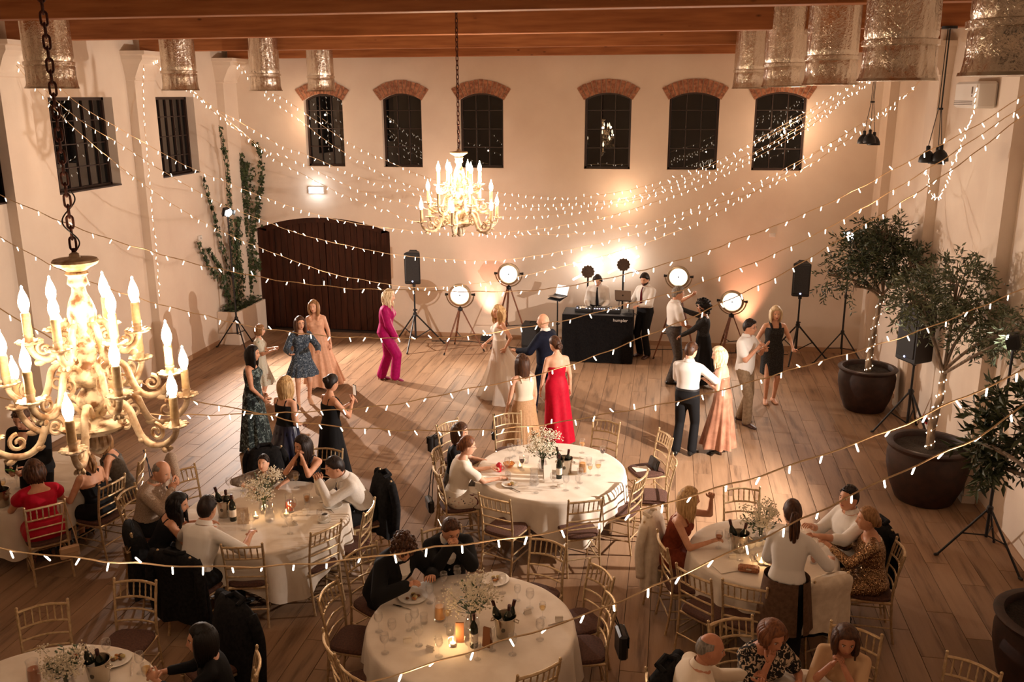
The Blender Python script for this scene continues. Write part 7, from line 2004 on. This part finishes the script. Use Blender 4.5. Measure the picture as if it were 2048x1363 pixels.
person('blonde woman in rose satin backless gown, dancing with the white-shirted man', a, 72, Fig('f', h, R=(.02,.26,1.28), L=(-.18,.22,1.22), head=(14,12,0), lean=4), 0, ('long','pale',{'length':.21,'vol':1.3,'wave':.008}), [('bodice',SATIN,{'top':.33,'k0':-.02}),('skirt',SATIN,{'hem':.12,'w1':.24,'d1':.26,'folds':8,'amp':.035,'off':(0,.02),'swirl':1.0})], GD, ('heel',BLKSH))
a, h = st(1483, 845, 637)
person('man with glasses in white short-sleeved shirt and khaki trousers, hands raised', a, -122, Fig('m', h, R=(.12,.24,1.32), L=(-.14,.26,1.32), palmR=(0,1,.3), palmL=(0,1,.3), curl=12, fR=(.10,.14,.085), fL=(-.10,-.08,.085), head=(4,2,0)), 1, ('quiff','dark'), [('shirt',WHITE,{'sleeve':'short','hem':-.12,'inf':.02}),('trousers',KHAKI,{'inf':.006})], GD, ('shoe',BRLEATH), glasses=True)
a, h = st(1538, 804, 610)
person('barefoot blonde woman with bob in black V-neck dress', a, -172, Fig('f', h, R=(.20,.16,1.06), L=(-.28,.24,1.04), palmL=(0,0,1), fR=(.075,.02,.085), fL=(-.075,-.02,.085), head=(0,4,2), bulk=1.05), 0, ('bob','pale',{'length':.15}), [('bodice',BLKS,{'top':.42,'straps':True,'sw':.022}),('skirt',BLKS,{'hem':.54,'w1':.19,'d1':.165,'folds':6,'amp':.006})], GD, ('bare',))

# ---- seated guests
def seat(key, label, fig, tone, hair, wear, dz=0, fwd=0.0, dface=0, **kw):
    c = CHAIRS[key]; rz = c.rotation_euler.z
    return person(label, (c.location.x-math.sin(rz)*fwd, c.location.y+math.cos(rz)*fwd), math.degrees(rz)+dface, fig, tone, hair, wear, GS, **kw)
SV = .0135
seat('A11', 'woman in white tee and rose print skirt eating at the table', Fig('f', 1.66, sit=True, lean=10, R=(.16,.50,.84), L=(-.14,.46,.86), curl=60, head=(-4,8,0), bulk=1.12), 0, ('bun','auburn',{'length':-.01,'vol':1.2}), [('shirt',cloth('white_tee', srgb(232,220,204)),{'sleeve':'short','collar':False,'top':.50}),('lap',ROSEP,{'drop':.35})], shoes=('heel',NUDE), glasses=True)
seat('A10', 'woman with dark loose hair seated behind the white-tee eater', Fig('f', 1.64, sit=True, lean=4, head=(-10,10,0)), 0, ('long','brown',{'length':.2}), [('bodice',BLK,{'top':.46,'sleeve':.6}),('lap',GREYC,{'drop':.3})], shoes=('heel',BLKSH))
seat('B6', 'older man in checked shirt and tie, resting chin on hand', Fig('m', 1.76, sit=True, lean=16, R=(.10,.34,1.02), L=(-.10,.30,1.10), palmL=(0,-1,0), curl=70, head=(-8,22,0), bulk=1.15), 1, ('bald','grey'), [('shirt',CHECK),('tie',TIEB,{'out':.01}),('trousers',BLK)], shoes=('shoe',BLKSH), vox=SV)
seat('B7', 'woman with long dark hair leaning on the man in white', Fig('f', 1.64, sit=True, lean=24, side=6, R=(.14,.46,.84), L=(-.10,.48,.84), head=(-30,14,14)), 1, ('long','black',{'length':.28,'wave':.012,'vol':1.1}), [('bodice',BLK,{'top':.41,'straps':True}),('lap',BLK,{'drop':.3})], shoes=('heel',BLKSH), vox=SV)
seat('B8', 'man in white half-sleeved shirt seen from behind, arms on the table', Fig('m', 1.78, sit=True, lean=22, R=(.30,.46,.84), L=(-.26,.46,.84), head=(8,10,0)), 1, ('short','dark'), [('shirt',WHITE,{'sleeve':'half','hem':-.10}),('trousers',BLK)], shoes=('shoe',BLKSH), vox=SV)
f25 = Fig('m', 1.36, sit=True, pel=(0,.10,.60/(1.36/1.75)), lean=30, R=(.22,.46,1.02), L=(-.24,.46,1.02), palmR=(0,0,-1), pR=(1,0,.1), pL=(-1,0,.1), head=(-20,-12,0))
seat('B9', 'boy in grey shirt leaning on the table with folded arms', f25, 0, ('short','dark'), [('shirt',GREYS,{'sleeve':'roll'}),('trousers',BLK)], fwd=.22, shoes=('shoe',BLKSH), vox=SV)
seat('B10', 'dark-haired woman in black top, hands clasped at her chin', Fig('f', 1.68, sit=True, pel=(0,.04,.60), lean=12, R=(.03,.32,1.16), L=(-.03,.32,1.16), pR=(.6,.4,-1), pL=(-.6,.4,-1), curl=75, palmR=(-1,0,0), palmL=(1,0,0), head=(-28,8,0)), 1, ('long','dark',{'length':.2}), [('bodice',BLK,{'top':.42,'straps':True,'sw':.018}),('lap',NAVSK,{'drop':.3})], fwd=.14, shoes=('heel',BLKSH), vox=SV)
seat('B4', 'man in white patterned shirt bent forward, hands clasped at his mouth', Fig('m', 1.78, sit=True, lean=30, R=(.04,.50,1.02), L=(-.04,.50,1.02), pR=(.5,.1,-1), pL=(-.5,.1,-1), curl=80, palmR=(-1,0,0), palmL=(1,0,0), head=(0,16,0)), 1, ('short','dark'), [('shirt',cloth('white_pin', srgb(214,204,192), srgb(230,222,212), 160)),('tie',TIEB),('trousers',BLK)], shoes=('shoe',BLKSH), vox=SV)
seat('C8', 'curly dark-haired man in black suit leaning over the front table', Fig('m', 1.80, sit=True, pel=(0,.0,.62), lean=30, R=(.16,.52,.92), L=(-.16,.50,.88), head=(-26,30,0)), 1, ('curly','brown',{'vol':.75}), [('shirt',WHITE,{'top':.525}),('jacket',BLK,{'collar':False}),('front',WHITE,{'lapel':BLK}),('trousers',BLK)], fwd=.06, shoes=('shoe',BLKSH), vox=SV)
seat('C9', 'man in black suit hiding his mouth behind clasped hands', Fig('m', 1.78, sit=True, lean=24, R=(.04,.42,1.06), L=(-.04,.42,1.06), pR=(.6,0,-1), pL=(-.6,0,-1), curl=75, palmR=(-1,0,0), palmL=(1,0,0), head=(10,22,0)), 1, ('short','brown'), [('shirt',WHITE,{'top':.525}),('jacket',BLK,{'collar':False}),('front',WHITE,{'lapel':BLK}),('trousers',BLK)], shoes=('shoe',BLKSH), vox=SV)
seat('D2', 'blonde woman in rust ruffled dress, one hand raised beside her', Fig('f', 1.68, sit=True, lean=14, R=(.16,.44,.88), L=(-.20,.34,1.20), pL=(-.5,.2,-1), curlL=60, head=(24,4,0)), 1, ('long','blonde',{'length':.25}), [('bodice',RUSTC,{'top':.40,'straps':True}),('lap',RUSTC,{'drop':.4,'inf':.04})], shoes=('heel',NUDE), vox=SV)
_w = atz(1592, 1004, 1.66); wp = (_w.x-.05, _w.y-.16)
person('waitress with brown ponytail in white shirt and brown apron, reaching over the table', wp, -14, Fig('f', 1.71, lean=10, R=(.34,.34,1.12), L=(-.18,.36,.96), head=(16,14,0)), 0, ('pony','brown',{'length':.32}), [('shirt',WHITE,{'sleeve':'roll','inf':.02}),('trousers',BLK),('apron',APR)], GS, ('shoe',BLKSH), vox=SV)
seat('D8', 'man in white shirt with dark cropped hair, reaching out his arm', Fig('m', 1.80, sit=True, lean=8, R=(.10,.40,.90), L=(-.26,.52,.98), head=(20,-4,0), bulk=1.08), 1, ('short','dark',{'vol':.8}), [('shirt',WHITE,{'sleeve':'roll'}),('trousers',BLK)], fwd=.05, shoes=('shoe',BLKSH), vox=SV)
seat('D7', 'woman in gold sequin dress with a twisted updo', Fig('f', 1.68, sit=True, lean=6, R=(.12,.40,.92), L=(-.12,.42,.98), head=(2,2,0), bulk=1.18), 1, ('bun','light',{'length':-.03,'vol':1.3}), [('bodice',SEQ,{'top':.46,'sleeve':1.8}),('lap',SEQ,{'drop':.3,'inf':.02})], shoes=('heel',NUDE), vox=SV)
seat('G1', 'woman with auburn hair in black and white leaf print top, chin on hand', Fig('f', 1.70, sit=True, pel=(0,.06,.60), lean=16, R=(.04,.34,1.04), L=(-.20,.40,.86), pR=(.6,.2,-1), curlR=30, palmR=(0,-1,.2), head=(10,20,0), bulk=1.14), 2, ('bob','auburn',{'length':.07,'vol':1.2}), [('shirt',ZEBRA,{'sleeve':'short','collar':False,'top':.48,'inf':.02}),('lap',BLK,{'drop':.3})], fwd=.12, shoes=('heel',BLKSH), vox=.012)
seat('G2', 'woman with brown bob in beige blouse, chin on folded hands', Fig('f', 1.66, sit=True, pel=(0,.04,.60), lean=16, R=(.05,.34,1.04), L=(-.03,.34,1.05), pR=(.7,.1,-1), pL=(-.7,.1,-1), curl=65, palmR=(-1,0,0), palmL=(1,0,0), head=(22,16,0), bulk=1.1), 2, ('bob','brown',{'length':.15}), [('shirt',cloth('beige_blouse', srgb(200,164,126)),{'sleeve':'half','collar':False,'top':.49}),('lap',BLK,{'drop':.3})], fwd=.08, shoes=('heel',BLKSH), vox=.012)
p34 = atz(1380, 1278, 1.30)
CHAIRS['G0'].location = (p34.x, p34.y, 0); CHAIRS['G0'].rotation_euler = (0,0,rad(-75))
seat('G0', 'balding man in white shirt at the lower edge, turned to the print-top woman', Fig('m', 1.76, sit=True, lean=14, R=(.14,.46,.90), L=(-.10,.50,.90), palmR=(0,0,1), head=(-8,8,0), bulk=1.12), 2, ('bald','grey'), [('shirt',CREAMC),('trousers',BLK)], shoes=('shoe',BLKSH), vox=.012)
f37 = Fig('f', 1.68, sit=True, lean=12, R=(.20,.48,.86), L=(-.16,.46,1.04), pL=(-.6,.1,-1), palmL=(1,0,0), curlL=75, head=(8,2,0))
t37 = seat('E3', 'dark-haired woman in black raising a glass at the lower left', f37, 1, ('long','black',{'length':.2}), [('bodice',BLK,{'top':.475,'sleeve':1.7}),('lap',BLK,{'drop':.3})], shoes=('heel',BLKSH), vox=.012)
seat('F1', 'woman in red flutter-sleeve dress seen from behind', Fig('f', 1.68, sit=True, lean=12, R=(.16,.46,.84), L=(-.2,.42,.84), head=(10,4,0), bulk=1.15), 1, ('bob','brown',{'length':.12,'wave':.012,'vol':1.3}), [('bodice',RED,{'top':.43,'sleeve':.35,'puff':.012}),('lap',RED,{'drop':.5,'inf':.05})], shoes=('heel',BLKSH), vox=SV)
seat('F2', 'woman with ponytail and bare back in black wrap dress', Fig('f', 1.66, sit=True, lean=12, head=(-8,8,0), bulk=1.05), 1, ('pony','light',{'length':.22,'wave':.01}), [('bodice',BLK,{'top':.24}),('bodice',BLK,{'top':.30,'straps':True,'cross':True,'sw':.024,'k0':.0}),('lap',BLK,{'drop':.4})], shoes=('heel',BLKSH), vox=SV)
seat('F3', 'woman in grey sleeveless dress beside the bare-backed one', Fig('f', 1.68, sit=True, lean=16, head=(20,10,0)), 1, ('long','light',{'length':.15}), [('bodice',GREYC,{'top':.42,'straps':True,'sw':.018}),('lap',GREYC,{'drop':.5})], shoes=('heel',BLKSH), vox=SV)
p41 = atz(62, 862, 1.42)
f41 = Fig('m', 1.80, lean=8, R=(.10,.34,1.06), L=(-.08,.34,1.06), curl=60, palmR=(-1,0,0), palmL=(1,0,0), head=(0,24,0))
t41 = person('man in dark suit looking down at a phone behind the near chandelier', (p41.x, p41.y), 190, f41, 1, ('short','brown'), [('shirt',PEACH,{'top':.525}),('jacket',BLK,{'collar':False}),('front',PEACH,{'lapel':BLK}),('trousers',BLK)], GS, ('shoe',BLKSH), vox=SV)
w = wrist_world(t41, f41, 1, (-.03,.02,.03)); o = thing('phone', 'phone with green case held by the man in the dark suit', 'phone', w, rad(190)); o.rotation_euler = (rad(-50),0,rad(190)); m = MB(); m.box((0,0,.0), (.072,.009,.148), None, .003); obj('case', m, plain('green_case', srgb(90,150,60), .5), o, False)
w = wrist_world(t37, f37, -1, (.03,.02,.0)); o = link('tumbler', TUM, None, w); o.location.z -= .03; tag(o, 'tumbler raised by the woman in black at the lower left', 'glass'); liquid(o, 'white', .032, .01, .06)
run_remesh()

# ------------------------------------------------------------------ tell look-alikes apart by their order across the picture
ORD = ['first','second','third','fourth','fifth','sixth','seventh','eighth','ninth','tenth','eleventh','twelfth','thirteenth','fourteenth','fifteenth','sixteenth']
_by = {}
for _o in bpy.data.objects:
    if _o.parent is None and _o.get('label') and _o.get('category') == 'glass': _by.setdefault(_o['label'], []).append(_o)
for _l, _os in _by.items():
    if len(_os) < 2: continue
    _os.sort(key=lambda o: (Vector(o.location)-CAMLOC).dot(CR)/(Vector(o.location)-CAMLOC).dot(CF))
    for _k, _o in enumerate(_os): _o['label'] = '%s, %s from the left' % (_l, ORD[_k])
